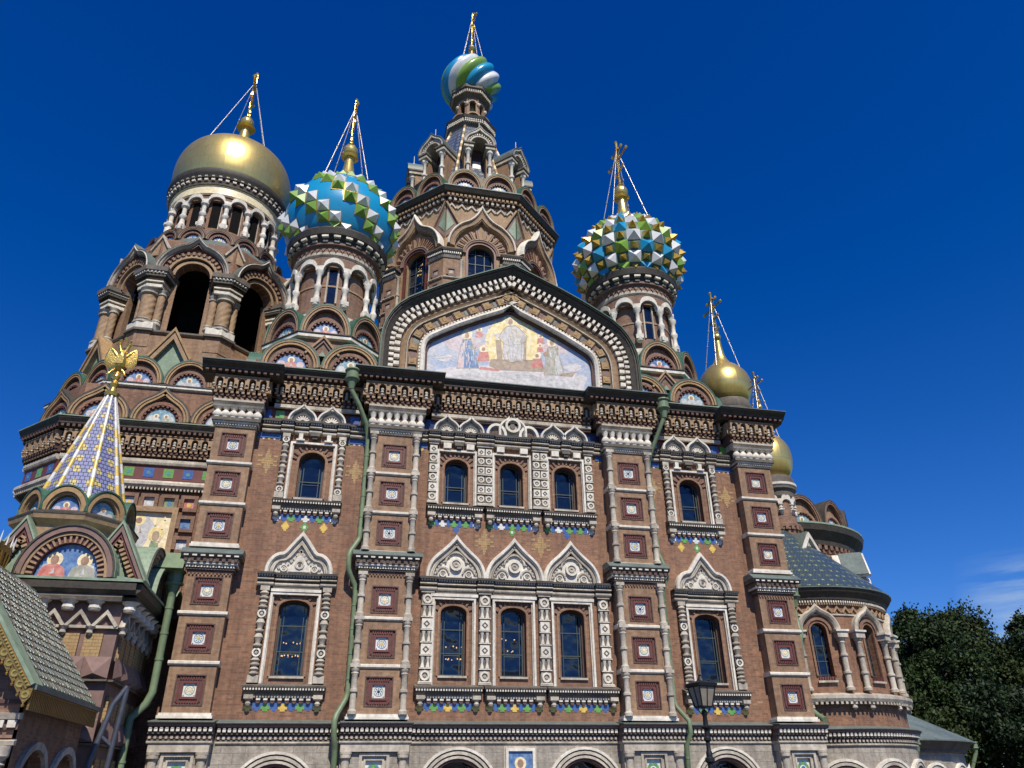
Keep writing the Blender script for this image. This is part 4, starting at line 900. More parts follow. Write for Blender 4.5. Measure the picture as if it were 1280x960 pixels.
# the mosaic is a flat picture; its figures were set out on a 1280 x 557 sheet
ms = part('mosaic', parent=gb, label='gold and pale blue mosaic of a seated robed figure with attendants')
zz0 = 22.0
IN = O(2.5); IN = [(u, max(z, 20.8)) for u, z in IN]
ms.prism(IN, -0.31, -0.26, 'm_sky')
def flat_poly(mb, poly, d, m_): mb.add([(u, d, z) for u, z in poly], [tuple(range(len(poly)))], m_)
def mu_(x, y): return ((x - 647) / 120.0, 21.84 + (455 + (x - 650) * 0.125 - y) / 104.0)
lay = [0]
def fig(pts, m_, step=1):
    lay[0] += step; flat_poly(ms, [mu_(x, y) for x, y in pts], -0.2597 + 0.00006 * lay[0], m_)
def strokes(x, y, w_, h_, n, ms_, seed, slope=0.0, ln=26):
    rr = random.Random(seed)
    for _ in range(n):
        a, b_ = x + (rr.random() - 0.5) * w_, y + (rr.random() - 0.5) * h_; l_ = ln * (0.5 + rr.random()); t_ = 2 + 3 * rr.random(); q = slope + rr.uniform(-0.35, 0.35)
        fig([(a - math.sin(q) * l_ / 2 - t_, b_ - math.cos(q) * l_ / 2), (a - math.sin(q) * l_ / 2 + t_ * 0.5, b_ - math.cos(q) * l_ / 2 - 2), (a + math.sin(q) * l_ / 2 + t_, b_ + math.cos(q) * l_ / 2), (a + math.sin(q) * l_ / 2 - t_ * 0.5, b_ + math.cos(q) * l_ / 2 + 2)], rr.choice(ms_), 0.12)
def dsc(x, y, r, m_, ry=None):
    ry = ry or r; fig([(x + r * math.cos(2 * PI * i / 18), y + ry * math.sin(2 * PI * i / 18)) for i in range(18)], m_)
def blobp(x, y, rx, ry, m_, seed):
    rr = random.Random(seed); fig([(x + rx * (0.75 + 0.4 * rr.random()) * math.cos(2 * PI * i / 16), y + ry * (0.75 + 0.4 * rr.random()) * math.sin(2 * PI * i / 16)) for i in range(16)], m_)
blobp(330, 215, 140, 60, 'm_pink', 1); blobp(960, 260, 120, 55, 'm_pink', 2); blobp(190, 310, 60, 25, 'm_cloud', 3); blobp(1090, 400, 70, 30, 'm_cloud', 4)
fig([(468, 250), (480, 150), (530, 80), (590, 52), (655, 28), (720, 52), (790, 90), (845, 170), (855, 270), (830, 340), (780, 385), (520, 370), (480, 320)], 'm_gold')
dsc(650, 195, 150, 'm_halo', 145); dsc(650, 195, 135, 'm_gold', 130)
for k in range(14):
    an = 2 * PI * k / 14; fig([(650 + 140 * math.cos(an), 195 + 130 * math.sin(an)), (650 + 178 * math.cos(an + 0.05), 195 + 165 * math.sin(an + 0.05)), (650 + 178 * math.cos(an - 0.05), 195 + 165 * math.sin(an - 0.05))], 'm_halo', 0.2)
fig([(120, 395), (215, 375), (420, 372), (640, 350), (880, 400), (1080, 430), (1190, 470), (1150, 560), (200, 520), (100, 460)], 'm_cloud')
fig([(205, 430), (600, 415), (1130, 500), (1110, 560), (205, 520)], 'm_pale')
fig([(510, 330), (840, 345), (900, 425), (560, 400), (500, 370)], 'm_brown'); fig([(545, 200), (580, 200), (590, 330), (555, 330)], 'm_brown'); fig([(725, 215), (760, 215), (755, 340), (725, 335)], 'm_brown')
fig([(590, 135), (625, 100), (690, 98), (735, 140), (770, 175), (745, 225), (742, 290), (735, 350), (690, 345), (655, 352), (605, 335), (590, 280), (600, 220), (565, 180)], 'm_pale')
fig([(625, 105), (650, 170), (640, 340), (612, 330), (605, 200)], 'm_cloud'); fig([(700, 110), (745, 165), (730, 200), (680, 160)], 'm_cloud'); fig([(515, 158), (600, 150), (600, 172), (560, 182)], 'm_pale')
fig([(735, 165), (770, 175), (752, 235), (715, 222)], 'm_robe'); dsc(650, 72, 30, 'm_halo'); dsc(650, 70, 17, 'm_brown', 24); dsc(650, 72, 12, 'm_skin', 17)
for fx, fy, rb, rb2 in ((345, 170, 'm_blue', 'm_pink'), (945, 235, 'm_robe', 'm_pale')):
    dsc(fx, fy - 15, 36, 'm_halo'); s_ = 1 if fx > 650 else -1
    fig([(fx - 30, fy + 20), (fx + 25, fy + 15), (fx + 55, fy + 110), (fx + 85, fy + 215), (fx - 65, fy + 210), (fx - 50, fy + 100)], rb); fig([(fx + s_ * 10, fy + 20), (fx + s_ * 45, fy + 80), (fx + s_ * 70, fy + 215), (fx + s_ * 20, fy + 213)], rb2)
    fig([(fx - s_ * 30, fy + 45), (fx - s_ * 70, fy + 60), (fx - s_ * 62, fy + 82), (fx - s_ * 20, fy + 85)], 'm_skin'); dsc(fx, fy - 10, 15, 'm_skin', 20)
for fx, fy, q_ in ((430, 120, 0.8), (460, 255, 1.2), (865, 175, 0.8), (835, 310, 1.2), (858, 240, 0.7)):
    dsc(fx, fy, 24 * q_, 'm_halo'); fig([(fx - 26 * q_, fy + 18 * q_), (fx + 26 * q_, fy + 18 * q_), (fx + 36 * q_, fy + 70 * q_), (fx - 36 * q_, fy + 70 * q_)], 'm_red'); dsc(fx, fy + 3, 11 * q_, 'm_skin')
fig([(440, 375), (580, 400), (560, 412), (430, 392)], 'm_red'); fig([(1000, 440), (1110, 430), (1080, 465), (990, 455)], 'm_brown')
strokes(660, 240, 110, 180, 60, ('m_cloud', 'm_pale', 'm_robe', 'm_cloud', 'm_cloud'), 11, 0.15, 46)
strokes(360, 285, 110, 170, 44, ('m_teal', 'm_pink', 'm_blue', 'm_robe', 'm_pale'), 12, 0.0, 40)
strokes(950, 345, 90, 170, 40, ('m_brown', 'm_robe', 'm_pale', 'm_green'), 13, -0.1, 40)
strokes(330, 200, 300, 110, 60, ('m_pink', 'm_pale', 'm_pink', 'm_cloud'), 14, 1.2, 30)
strokes(960, 250, 260, 110, 50, ('m_pink', 'm_pale', 'm_pink', 'm_cloud'), 15, -1.2, 30)
strokes(190, 330, 190, 90, 34, ('m_cloud', 'm_pale', 'm_sky'), 16, 1.4, 34); strokes(1110, 400, 150, 110, 34, ('m_cloud', 'm_pale', 'm_sky'), 17, -1.2, 34)
strokes(620, 455, 800, 70, 90, ('m_cloud', 'm_pale', 'm_pink', 'm_cloud', 'm_pink'), 18, 1.45, 50)
strokes(650, 130, 330, 150, 46, ('m_halo', 'm_gold', 'm_pink'), 19, 0.7, 22)
dsc(650, 70, 15, 'm_brown', 21); dsc(650, 71, 10, 'm_skin', 15)
for fx, fy in ((345, 160), (945, 225)): dsc(fx, fy, 14, 'm_brown', 19); dsc(fx + (4 if fx < 600 else -4), fy, 10, 'm_skin', 14)

def outline(pts, w_=4, m_='m_brown'):
    n = len(pts)
    for i in range(n):
        (x0, y0_), (x1, y1_) = pts[i], pts[(i + 1) % n]; l = math.hypot(x1 - x0, y1_ - y0_) or 1; a, b_ = -(y1_ - y0_) / l * w_ / 2, (x1 - x0) / l * w_ / 2
        fig([(x0 - a, y0_ - b_), (x0 + a, y0_ + b_), (x1 + a, y1_ + b_), (x1 - a, y1_ - b_)], m_, 0.1)
outline([(590, 135), (625, 100), (690, 98), (735, 140), (770, 175), (745, 225), (742, 290), (735, 350), (690, 345), (655, 352), (605, 335), (590, 280), (600, 220), (565, 180)])
for a_ in ([(640, 120), (632, 200), (648, 330)], [(690, 120), (700, 220), (690, 335)], [(665, 150), (668, 240), (660, 340)], [(600, 225), (640, 235), (735, 228)]):
    for p0, p1 in zip(a_[:-1], a_[1:]): outline([p0, p1], 3, 'm_robe')
outline([(545, 200), (580, 200), (590, 330), (555, 330)], 3); outline([(725, 215), (760, 215), (755, 340), (725, 335)], 3); outline([(510, 330), (840, 345), (900, 425), (560, 400), (500, 370)], 3)
for fx, fy in ((345, 170), (945, 235)): outline([(fx - 30, fy + 20), (fx + 25, fy + 15), (fx + 55, fy + 110), (fx + 85, fy + 215), (fx - 65, fy + 210), (fx - 50, fy + 100)], 4)
# ------------------------------------------------------------ crosses, domes and towers
def cross(parent, x, y, z0, h, r=0.06, turn=0.0, cables=None, m='gold_ornament'):
    """three-barred cross on a ball, stayed by beaded rods"""
    c = part('cross', Flat(x, y, turn), parent); k = h / 5
    c.box(-r, r, -r, r, z0, z0 + h, m)
    for zz, w_ in ((0.62, 0.30), (0.80, 0.15)): c.box(-h * w_, h * w_, -r * 0.8, r * 0.8, z0 + h * zz - r, z0 + h * zz + r, m)
    c.prism([(-h * 0.17, z0 + h * 0.40), (h * 0.17, z0 + h * 0.32), (h * 0.17, z0 + h * 0.32 - 2 * r), (-h * 0.17, z0 + h * 0.40 - 2 * r)], -r * 0.8, r * 0.8, m)
    for u, z in ((-h * 0.30, h * 0.62), (h * 0.30, h * 0.62), (0, h), (-h * 0.15, h * 0.8), (h * 0.15, h * 0.8), (0, h * 0.62), (0, h * 0.12), (0, h * 0.22)):
        c.ball(u, 0, z0 + z, r * 1.9, m, 8)
    for s_ in (-1, 1):
        for q in (0.62, 0.8): c.tube([(s_ * h * 0.05, 0, z0 + h * (q - 0.1)), (s_ * h * 0.1, 0, z0 + h * (q - 0.03)), (s_ * h * 0.03, 0, z0 + h * (q + 0.08))], r * 0.45, m, 5)
    c.rect_sweep(arch(0, z0 + h * 0.1, h * 0.12, -h * 0.07, 8), -r * 0.5, r * 0.5, -r * 0.5, r * 0.5, m)
    if cables:
        rc, zc, n, ph = cables
        for i in range(n):
            a = ph + 2 * PI * i / n; cb = part('cable', WORLD, parent)
            A = Vector((x + 0.05 * math.sin(a), -y + 0.05 * math.cos(a), z0 + h * 0.8)); B = Vector((x + rc * math.sin(a), -y + rc * math.cos(a), zc))
            cb.tube([A, B], 0.035, 'cable_metal', 6)
            for f in (0.2, 0.4, 0.6, 0.8): p_ = A.lerp(B, f); cb.ball(p_.x, p_.y, p_.z, 0.09, 'cable_metal', 8)
def smooth_prof(pts, n=6):
    """Catmull-Rom through the profile points"""
    P = [np.array(p, float) for p in pts]; P = [2 * P[0] - P[1]] + P + [2 * P[-1] - P[-2]]; out_ = []
    for i in range(1, len(P) - 2):
        for k in range(n):
            t_ = k / n; a, b_, c, d = P[i-1], P[i], P[i+1], P[i+2]
            out_.append(tuple(0.5 * ((2 * b_) + (-a + c) * t_ + (2 * a - 5 * b_ + 4 * c - d) * t_ ** 2 + (-a + 3 * b_ - 3 * c + d) * t_ ** 3)))
    out_.append(tuple(P[-2])); return [(max(0.0, r), z) for r, z in out_]
def neck_ball(parent, x, y, z0, z1, r0, rb, zb, m='gold'):
    p = part('finial', WORLD, parent)
    p.lathe(x, -y, smooth_prof([(r0, z0), (r0 * 0.62, z0 + (z1 - z0) * 0.3), (r0 * 0.42, z0 + (z1 - z0) * 0.65), (r0 * 0.38, z1)], 4), m, 16, cap=False)
    p.ball(x, -y, zb, rb, m, 16); p.lathe(x, -y, [(r0 * 0.5, z1 - 0.1), (r0 * 0.75, z1 - 0.02), (r0 * 0.5, z1 + 0.06)], m, 14)
    p.lathe(x, -y, [(rb * 0.3, zb + rb * 0.8), (rb * 0.55, zb + rb * 1.1), (rb * 0.2, zb + rb * 1.5)], m, 12)
def studded(parent, x, y, prof, N, rows, fn, label, base='enamel_blue', raise_=0.42, turn=0.0):
    """onion dome clad in enamelled cells, some rising to four-sided pyramids"""
    dm = part('dome', WORLD, parent, label)
    pr = np.array(prof); sl = np.concatenate([[0], np.cumsum(np.hypot(*(pr[1:] - pr[:-1]).T))])
    def at(s_): return np.interp(s_, sl, pr[:, 0]), np.interp(s_, sl, pr[:, 1])
    dm.lathe(x, -y, [(r - 0.03, z) for r, z in prof], base, 48, cap=False)
    # rows follow the circumference so that the cells stay nearly square
    s_ = 0.0; bounds = [0.0]
    while s_ < sl[-1] - 0.25:
        r, _ = at(s_); s_ += max(0.2, 2 * PI * max(r, 0.6) / N * 0.98); bounds.append(min(s_, sl[-1]))
    stud = part('studs', WORLD, dm) if False else dm
    for j in range(len(bounds) - 1):
        s0, s1 = bounds[j], bounds[j+1]
        for i in range(N):
            kind = fn(i, len(bounds) - 2 - j)
            if kind is None: continue
            m_, hk, shrink = kind
            a0, a1 = 2 * PI * i / N + turn, 2 * PI * (i + 1) / N + turn; am = (a0 + a1) / 2; sm_ = (s0 + s1) / 2
            ex = 0.02 if not shrink else shrink
            b0, b1 = a0 + (a1 - a0) * ex, a1 - (a1 - a0) * ex; t0, t1 = s0 + (s1 - s0) * ex, s1 - (s1 - s0) * ex
            def P_(a, ss, e=0.0):
                r, z = at(ss); r2, z2 = at(min(ss + 0.05, sl[-1])); r1, z1_ = at(max(ss - 0.05, 0)); tx, tz = r2 - r1, z2 - z1_; l = math.hypot(tx, tz) or 1
                r, z = r + tz / l * e, z - tx / l * e
                return (x + r * math.sin(a), -y + r * math.cos(a), z)
            w_ = 2 * PI * at(sm_)[0] / N
            q = [P_(b0, t0), P_(b1, t0), P_(b1, t1), P_(b0, t1)]; ap_ = P_(am, sm_, w_ * hk)
            dm.add(q + [ap_], [(0, 1, 4), (1, 2, 4), (2, 3, 4), (3, 0, 4)], m_)
            if not shrink:   # gilt fillet round the cell
                for (A, B) in ((b0, a0), (b1, a1)): dm.add([P_(A - 0.012, s0, 0.015), P_(A + 0.012, s0, 0.015), P_(A + 0.012, s1, 0.015), P_(A - 0.012, s1, 0.015)], [(0, 1, 2, 3)], 'enamel_gold')
                for ss in (s0, s1): dm.add([P_(a0, ss - 0.018, 0.02), P_(a1, ss - 0.018, 0.02), P_(a1, ss + 0.018, 0.02), P_(a0, ss + 0.018, 0.02)], [(0, 1, 2, 3)], 'enamel_gold')
    return dm
def arcade(parent, x, y, r, z0, z1, zt, n, colr=0.13, th=0.0, colm='white_stone'):
    """ring of little columns carrying round white arches"""
    F = Cyl(x, y, r, th); p_ = 2 * PI * r / n
    rg = part('arcade', F, parent)
    hw = p_ * 0.36; rise = hw
    for i in range(n):
        u = i * p_
        A = arch(u, z1, hw, rise, 12); 
        for (ua, za), (ub, zb_) in zip(A[:-1], A[1:]):
            V = [(ua, d, za) for d in (-0.22, 0.1)] + [(ub, d, zb_) for d in (-0.22, 0.1)] + [(ub, d, zb_ + 0.36) for d in (-0.22, 0.1)] + [(ua, d, za + 0.36) for d in (-0.22, 0.1)]
            rg.add(V, [(0, 2, 4, 6), (1, 7, 5, 3), (0, 1, 3, 2), (6, 4, 5, 7)], colm)
        rg.box(u + hw, u + p_ - hw, -0.22, 0.1, z1, z1 + 0.34, colm)
        rg.box(u - p_ / 2, u + p_ / 2, -0.35, -0.05, z1 + rise * 0.55, zt, 'pink_brick')
        uc = u + p_ / 2; h = z1 - z0
        c = part('column', F, parent); k = colr
        c.box(uc - k * 1.5, uc + k * 1.5, -0.2, 0.22, z0, z0 + 0.12 * h, colm); c.lathe(uc, -0.02, [(k * 0.4, z0 - 0.25), (k * 1.5, z0 - 0.12), (k * 1.6, z0), (k * 1.6, z0 + 0.14 * h), (k * 1.1, z0 + 0.2 * h), (k * 0.9, z0 + 0.38 * h), (k * 1.5, z0 + 0.46 * h), (k * 1.5, z0 + 0.53 * h), (k * 0.9, z0 + 0.6 * h), (k * 0.9, z0 + 0.84 * h), (k * 1.6, z0 + 0.92 * h), (k * 1.6, z0 + h)], colm, 10)
    return rg
def side_tower(x, y, west):
    tw = part('tower', WORLD, label=('round brick tower under the blue green and white studded dome', 'round brick tower under the multicoloured studded dome')[not west])
    tw.lathe(x, -y, [(2.35, 26.5), (2.35, 32.2)], 'pink_brick', 40, cap=False)
    tw.lathe(x, -y, [(3.0, 26.2), (3.0, 26.9), (2.85, 27.05), (2.75, 27.3), (2.35, 27.35)], 'stone', 40, cap=False)
    # windows in alternate bays
    n = 10; F = Cyl(x, y, 2.35)
    for i in range(0, n, 2):
        u = i * 2 * PI * 2.35 / n; q = part('window', F, tw); q.box(u - 0.24, u + 0.24, 0.0, 0.02, 28.3, 31.2, 'glass'); q.rect_sweep([(u - 0.26, 28.3), (u - 0.26, 31.2), (u + 0.26, 31.2), (u + 0.26, 28.3)], 0, 0.1, 0, 0.1, 'stone')
    for zz in (29.5, ): tw.lathe(x, -y, [(2.35, zz), (2.4, zz), (2.4, zz + 0.12), (2.35, zz + 0.12)], 'tan_stone', 40, cap=False)
    arcade(tw, x, y, 2.72, 28.0, 30.5, 31.75, 10, 0.155)
    # dog-tooth ring, dentils, dark rim
    tw.lathe(x, -y, [(2.62, 31.6), (2.78, 31.75), (2.78, 31.95)], 'stone', 40, cap=False)
    C = Cyl(x, y, 2.72); s = part('tooth_ring', C, tw); s.box(0, 2 * PI * 2.72, -0.05, 0.14, 32.5, 32.62, 'carved_brown'); s.box(0, 2 * PI * 2.72, -0.05, 0.02, 31.85, 32.5, 'pink_brick')
    for i in range(44):
        u = i * 2 * PI * 2.72 / 44; s.add([(u - 0.19, 0.0, 32.35), (u + 0.19, 0, 32.35), (u, 0.16, 31.9), (u, 0.0, 31.9)], [(0, 1, 2), (0, 2, 3), (1, 3, 2)], 'pink_brick')
    tw.lathe(x, -y, [(2.7, 31.95), (2.72, 32.4), (2.95, 32.45), (2.95, 32.55)], 'purple_stone', 40, cap=False)
    for i in range(26):
        u = i * 2 * PI * 2.72 / 26; s.box(u - 0.18, u + 0.18, 0.2, 0.5, 32.86, 33.0, 'white_stone'); s.box(u - 0.14, u + 0.14, 0.1, 0.32, 32.6, 32.72, 'stone')
    tw.lathe(x, -y, [(2.9, 32.5), (2.9, 32.78), (3.0, 32.84), (3.02, 33.02), (3.25, 33.08), (3.36, 33.5), (3.3, 33.62), (2.9, 33.7)], 'dark_metal', 48, cap=False)
    prof = smooth_prof([(2.9, 33.5), (3.3, 33.95), (3.72, 34.9), (3.88, 35.9), (3.72, 37.0), (3.2, 38.1), (2.4, 39.0), (1.55, 39.7), (0.9, 40.35), (0.55, 41.0)], 6)
    if west:
        def fn(i, j):
            k = (i - j) % 4
            if k == 0: return ('enamel_white', 0.46, 0)
            if k == 3: return ('enamel_green', 0.46, 0)
            return None
        studded(tw, x, y, prof, 28, 0, fn, 'blue onion dome with stepped diagonals of green and white pyramids', turn=0.03)
    else:
        def fn(i, j):
            if (i + j) % 2: return ('enamel_gold', 0.5, 0.21)
            if j % 2 == 0: return (('enamel_white', 'enamel_white', 'enamel_blue')[(i // 2 + j // 2) % 3] if j < 3 else 'enamel_white', 0.44, -0.02)
            return (('enamel_green', 'enamel_blue')[(i // 2 + j // 4) % 2], 0.44, -0.02)
        studded(tw, x, y, prof, 26, 0, fn, 'onion dome covered in white, blue, green and gold pyramids', base='green_rim', turn=0.1)
    neck_ball(tw, x, y, 40.4, 42.8, 0.85, 0.58, 43.35)
    cross(tw, x, y, 43.8, 5.0, 0.075, R(97), (2.1, 39.6, 4, 0.785))
    # kokoshniks round the drum, then the square tier with larger ones
    for k in range(8):
        kokoshnik(tw, facet(x, y, 3.4, k), 0, 25.4, 1.44, 1.95, 0.15, 1.1, kind=k, mats=('tan_stone', 'pink_brick', 'tan_stone'))
    ap = 3.85
    tw.lathe(x, -y, [(octR(3.45), 23.0), (octR(3.45), 25.0)], 'brick', 8, PI / 8, sm=False); tw.lathe(x, -y, [(octR(2.7), 25.0), (octR(2.7), 26.5)], 'brick', 8, PI / 8, sm=False)
    tw.lathe(x, -y, [(octR(3.5), 24.95), (octR(3.68), 25.0), (octR(3.68), 25.2)], 'white_stone', 8, PI / 8, sm=False); tw.lathe(x, -y, [(octR(3.68), 25.203), (octR(3.74), 25.24), (octR(3.74), 25.3), (octR(3.3), 25.4)], 'dark_metal', 8, PI / 8, sm=False)
    for k in range(4):
        F = facet(x, y, ap, k, 4)
        for j, u in enumerate((-1.66, 1.66)): kokoshnik(tw, F, u, 22.75, 1.6, 1.68, 0.2, 1.2, kind=k + j, mats=('tan_stone', 'pink_brick', 'ochre'))
        q = part('diamond_gable', F, tw); D_ = [(-0.85, 24.2), (0, 25.0), (0.85, 24.2)]
        q.sweep([(-1.0, 23.7), (0, 24.95), (1.0, 23.7)], [(0, -1), (0, 0.2), (-0.12, 0.2), (-0.12, -1)], 'tan_stone'); q.sweep([(-0.82, 23.65), (0, 24.72), (0.82, 23.65)], [(0, -1), (0, 0.1), (-0.12, 0.1), (-0.12, -1)], 'purple_stone')
        q.prism([(-0.95, 23.6), (0.95, 23.6), (0, 24.85)], -1, 0.0, 'pink_brick'); q.prism([(-0.2, 23.6), (0.2, 23.6), (0.0, 23.95)], 0, 0.06, 'verdigris')
    tw.box(x - ap + 0.25, x + ap - 0.25, -y - ap + 0.25, -y + ap - 0.25, 20.0, 23.2, 'brick')
    return tw
for x, y, wst in ((-10.5, 6.95, True), (10.7, 6.95, False)): side_tower(x, y, wst)

# ---- central octagonal tent tower
tt = part('tent_tower', WORLD, label='tall octagonal tower with a tent roof and striped dome')
X, Y = 0.0, 17.0
tbs = part('base_wall', WORLD, tt); tcn = part('cornice', WORLD, tt)
tbs.lathe(X, -Y, [(octR(7.0), 21.0), (octR(7.0), 30.0)], 'brick', 8, PI / 8, sm=False)
AP = 6.75; HS = AP * math.tan(PI / 8)
for k in range(8):
    F = facet(X, Y, AP, k)
    b = part('facet_wall', F, tt)
    wall_open(b, -HS, HS, 29.5, 44.0, -0.6, 0.0, [(0, 1.02, 31.5, 37.9, 1.0)], 'tan_stone')
    g = part('window', F, tt); g.prism(arch(0, 37.9, 1.0, 1.0, 12, leg=6.4), -0.5, -0.48, 'glass'); g.rect_sweep(arch(0, 37.9, 1.0, 1.0, 14, leg=6.4), -0.09, 0.0, -0.48, -0.38, 'window_bar')
    for u in (-0.35, 0.35): g.box(u - 0.03, u + 0.03, -0.47, -0.42, 31.5, 38.6, 'window_bar')
    for z in (32.5, 33.7, 34.9, 36.1, 37.3, 38.2): g.box(-1, 1, -0.465, -0.415, z, z + 0.05, 'window_bar')
    b.rect_sweep(arch(0, 37.9, 1.02, 1.0, 16, leg=6), 0.0, 0.16, -0.1, 0.12, 'oxblood'); b.rect_sweep(arch(0, 37.9, 1.2, 1.2, 16), 0.0, 0.14, -0.1, 0.2, 'purple_stone')
    # sunburst of wedge stones and ogee hood
    b.rect_sweep(arch(0, 37.9, 1.36, 1.36, 18), 0.0, 0.1, -0.1, 0.24, 'tan_stone')
    for i in range(12):
        a = PI * (i + 0.5) / 12; c, s_ = math.cos(a), math.sin(a); r0, r1 = 1.45, 2.02 + 0.25 * (s_ ** 6)
        b.prism([(c * r0 - s_ * 0.13, 37.9 + s_ * r0 + c * 0.13), (c * r1 - s_ * 0.17, 37.9 + s_ * r1 + c * 0.17), (c * r1 + s_ * 0.17, 37.9 + s_ * r1 - c * 0.17), (c * r0 + s_ * 0.13, 37.9 + s_ * r0 - c * 0.13)], 0, 0.22, 'tan_stone')
        b.prism([(c * r0 - s_ * 0.03, 37.9 + s_ * r0 + c * 0.03), (c * r1 - s_ * 0.06, 37.9 + s_ * r1 + c * 0.06), (c * r1 + s_ * 0.06, 37.9 + s_ * r1 - c * 0.06), (c * r0 + s_ * 0.03, 37.9 + s_ * r0 - c * 0.03)], 0.22, 0.27, 'oxblood')
    OG = ogee(0, 38.35, 2.68, 4.1, phi=64, n=10)
    h = part('ogee_hood', F, tt); h.sweep(OG, [(0.0, -0.3), (0.0, 0.52), (-0.08, 0.6), (-0.16, 0.6), (-0.2, 0.5), (-0.36, 0.44), (-0.5, 0.42), (-0.52, 0.34), (-0.58, 0.34), (-0.62, 0.2), (-0.62, -0.3)], 'tan_stone')
    h.sweep(OG, [(0.02, -0.3), (0.02, 0.56), (-0.05, 0.64), (-0.11, 0.64), (-0.14, 0.56), (-0.14, -0.3)], 'white_stone')
    # triangular panels between the hoods
    for s_ in (-1, 1):
        q = part('diamond_gable', F, tt); q.sweep([(s_ * HS - 0.95 * 1, 40.3), (s_ * HS, 42.6), (s_ * HS + 0.95, 40.3)] if False else ([(s_ * HS - 1.1, 40.6), (s_ * HS - 0.02, 42.7)] if s_ > 0 else [(s_ * HS + 0.02, 42.7), (s_ * HS + 1.1, 40.6)]), [(0, 0), (0, 0.3), (-0.14, 0.3), (-0.14, 0)], 'tan_stone')
        q.prism([(s_ * HS - s_ * 0.02, 42.45), (s_ * HS - s_ * 1.0, 40.5), (s_ * HS - s_ * 0.02, 39.3)][::s_], 0, 0.1, 'purple_stone'); q.prism([(s_ * HS - s_ * 0.02, 41.9), (s_ * HS - s_ * 0.62, 40.6), (s_ * HS - s_ * 0.02, 39.8)][::s_], 0, 0.14, 'verdigris')
    # frieze and cornice
    for i in range(7):
        u = -HS + 2 * HS * (i + 0.5) / 7; b.sweep([(u - 0.4, 42.25), (u, 42.75), (u + 0.4, 42.25)], [(0, 0), (0, 0.12), (-0.13, 0.12), (-0.13, 0)], 'stone')
    b.dentils(-HS, HS, 0.1, 0.34, 42.88, 43.1, 0.42, 'stone'); b.box(-HS, HS, 0, 0.16, 42.8, 43.2, 'shade_dark_brick')
    b.dentils(-HS - 0.1, HS + 0.1, 0.3, 0.5, 43.22, 43.42, 0.34, 'tan_stone', 0.6); b.box(-HS - 0.1, HS + 0.1, 0, 0.36, 43.2, 43.5, 'carved_brown')
# corner piers with small framed panels, standing on the octagon's corners
for k in range(8):
    a = 2 * PI * (k + 0.5) / 8; Rc = octR(AP) - 0.1
    F = Flat(X + Rc * math.sin(a), Y - Rc * math.cos(a), a); c = part('corner_pier', F, tt)
    poly = [(-1.15, -0.75), (-0.45, 0.28), (0.45, 0.28), (1.15, -0.75)]
    for fa, sgn in ((-PI / 8, -1), (PI / 8, 1)):
        ff = Flat(X + (AP + 0.02) * math.sin(a + fa) + sgn * -1 * 0 , Y - (AP + 0.02) * math.cos(a + fa), a + fa); c.F = ff
        e0, e1 = (HS - 1.12, HS + 0.14) if sgn < 0 else (-HS - 0.14, -HS + 1.12)
        c.box(e0, e1, 0, 0.35, 30, 37.05, 'tan')
        um = (e0 + e1) / 2
        for z in (31.6, 32.9, 34.2, 35.5): 
            c.rect_sweep([(um - 0.24, z), (um - 0.24, z + 0.5), (um + 0.24, z + 0.5), (um + 0.24, z), (um - 0.24, z)], 0, 0.14, 0.35, 0.43, 'purple_stone'); c.box(um - 0.15, um + 0.15, 0.35, 0.37, z + 0.1, z + 0.4, 'stone')
            c.band(e0, e1, [(0, z - 0.36), (0.42, z - 0.36), (0.48, z - 0.3), (0.48, z - 0.22), (0, z - 0.22)], 'stone')
        c.band(e0 - 0.03, e1 + 0.03, [(0, 37.05), (0.42, 37.05), (0.5, 37.2), (0.5, 37.3), (0, 37.3)], 'stone')
        c.box(e0 - 0.08, e1 + 0.08, 0, 0.55, 37.3, 37.55, 'dark_metal'); c.dentils(e0 - 0.08, e1 + 0.08, 0.5, 0.62, 37.34, 37.5, 0.16, 'white_stone', 0.6)
        c.band(e0 - 0.2, e1 + 0.2, [(0, 37.55), (0.66, 37.55), (0.74, 37.7), (0.74, 37.8), (0, 37.85)], 'shade_grey_stone')
        q = part('column', ff, tt); colonnette(q, (e0 if sgn < 0 else e1) + sgn * -0 + (-0.12 if sgn < 0 else 0.12), 0.2, 30, 37.05, 0.12, 'stone', 3)
tcn.lathe(X, -Y, [(octR(AP + 0.3), 43.5), (octR(AP + 0.6), 43.6), (octR(AP + 0.75), 43.85), (octR(AP + 0.82), 43.95)], 'dark_metal', 8, PI / 8, sm=False)
tcn.lathe(X, -Y, [(octR(AP + 0.82), 43.95), (octR(AP + 0.80), 44.05), (octR(5.6), 44.3)], 'roof_metal', 8, PI / 8, sm=False)
for k in range(8):
    F = facet(X, Y, 7.0, k)
    for j, u in enumerate((-1.4, 1.4)): kokoshnik(tt, F, u, 44.2, 1.39, 1.85, 0.25, 1.6, kind=j, mats=('tan_stone', 'pink_brick', 'tan_stone'), med=True)
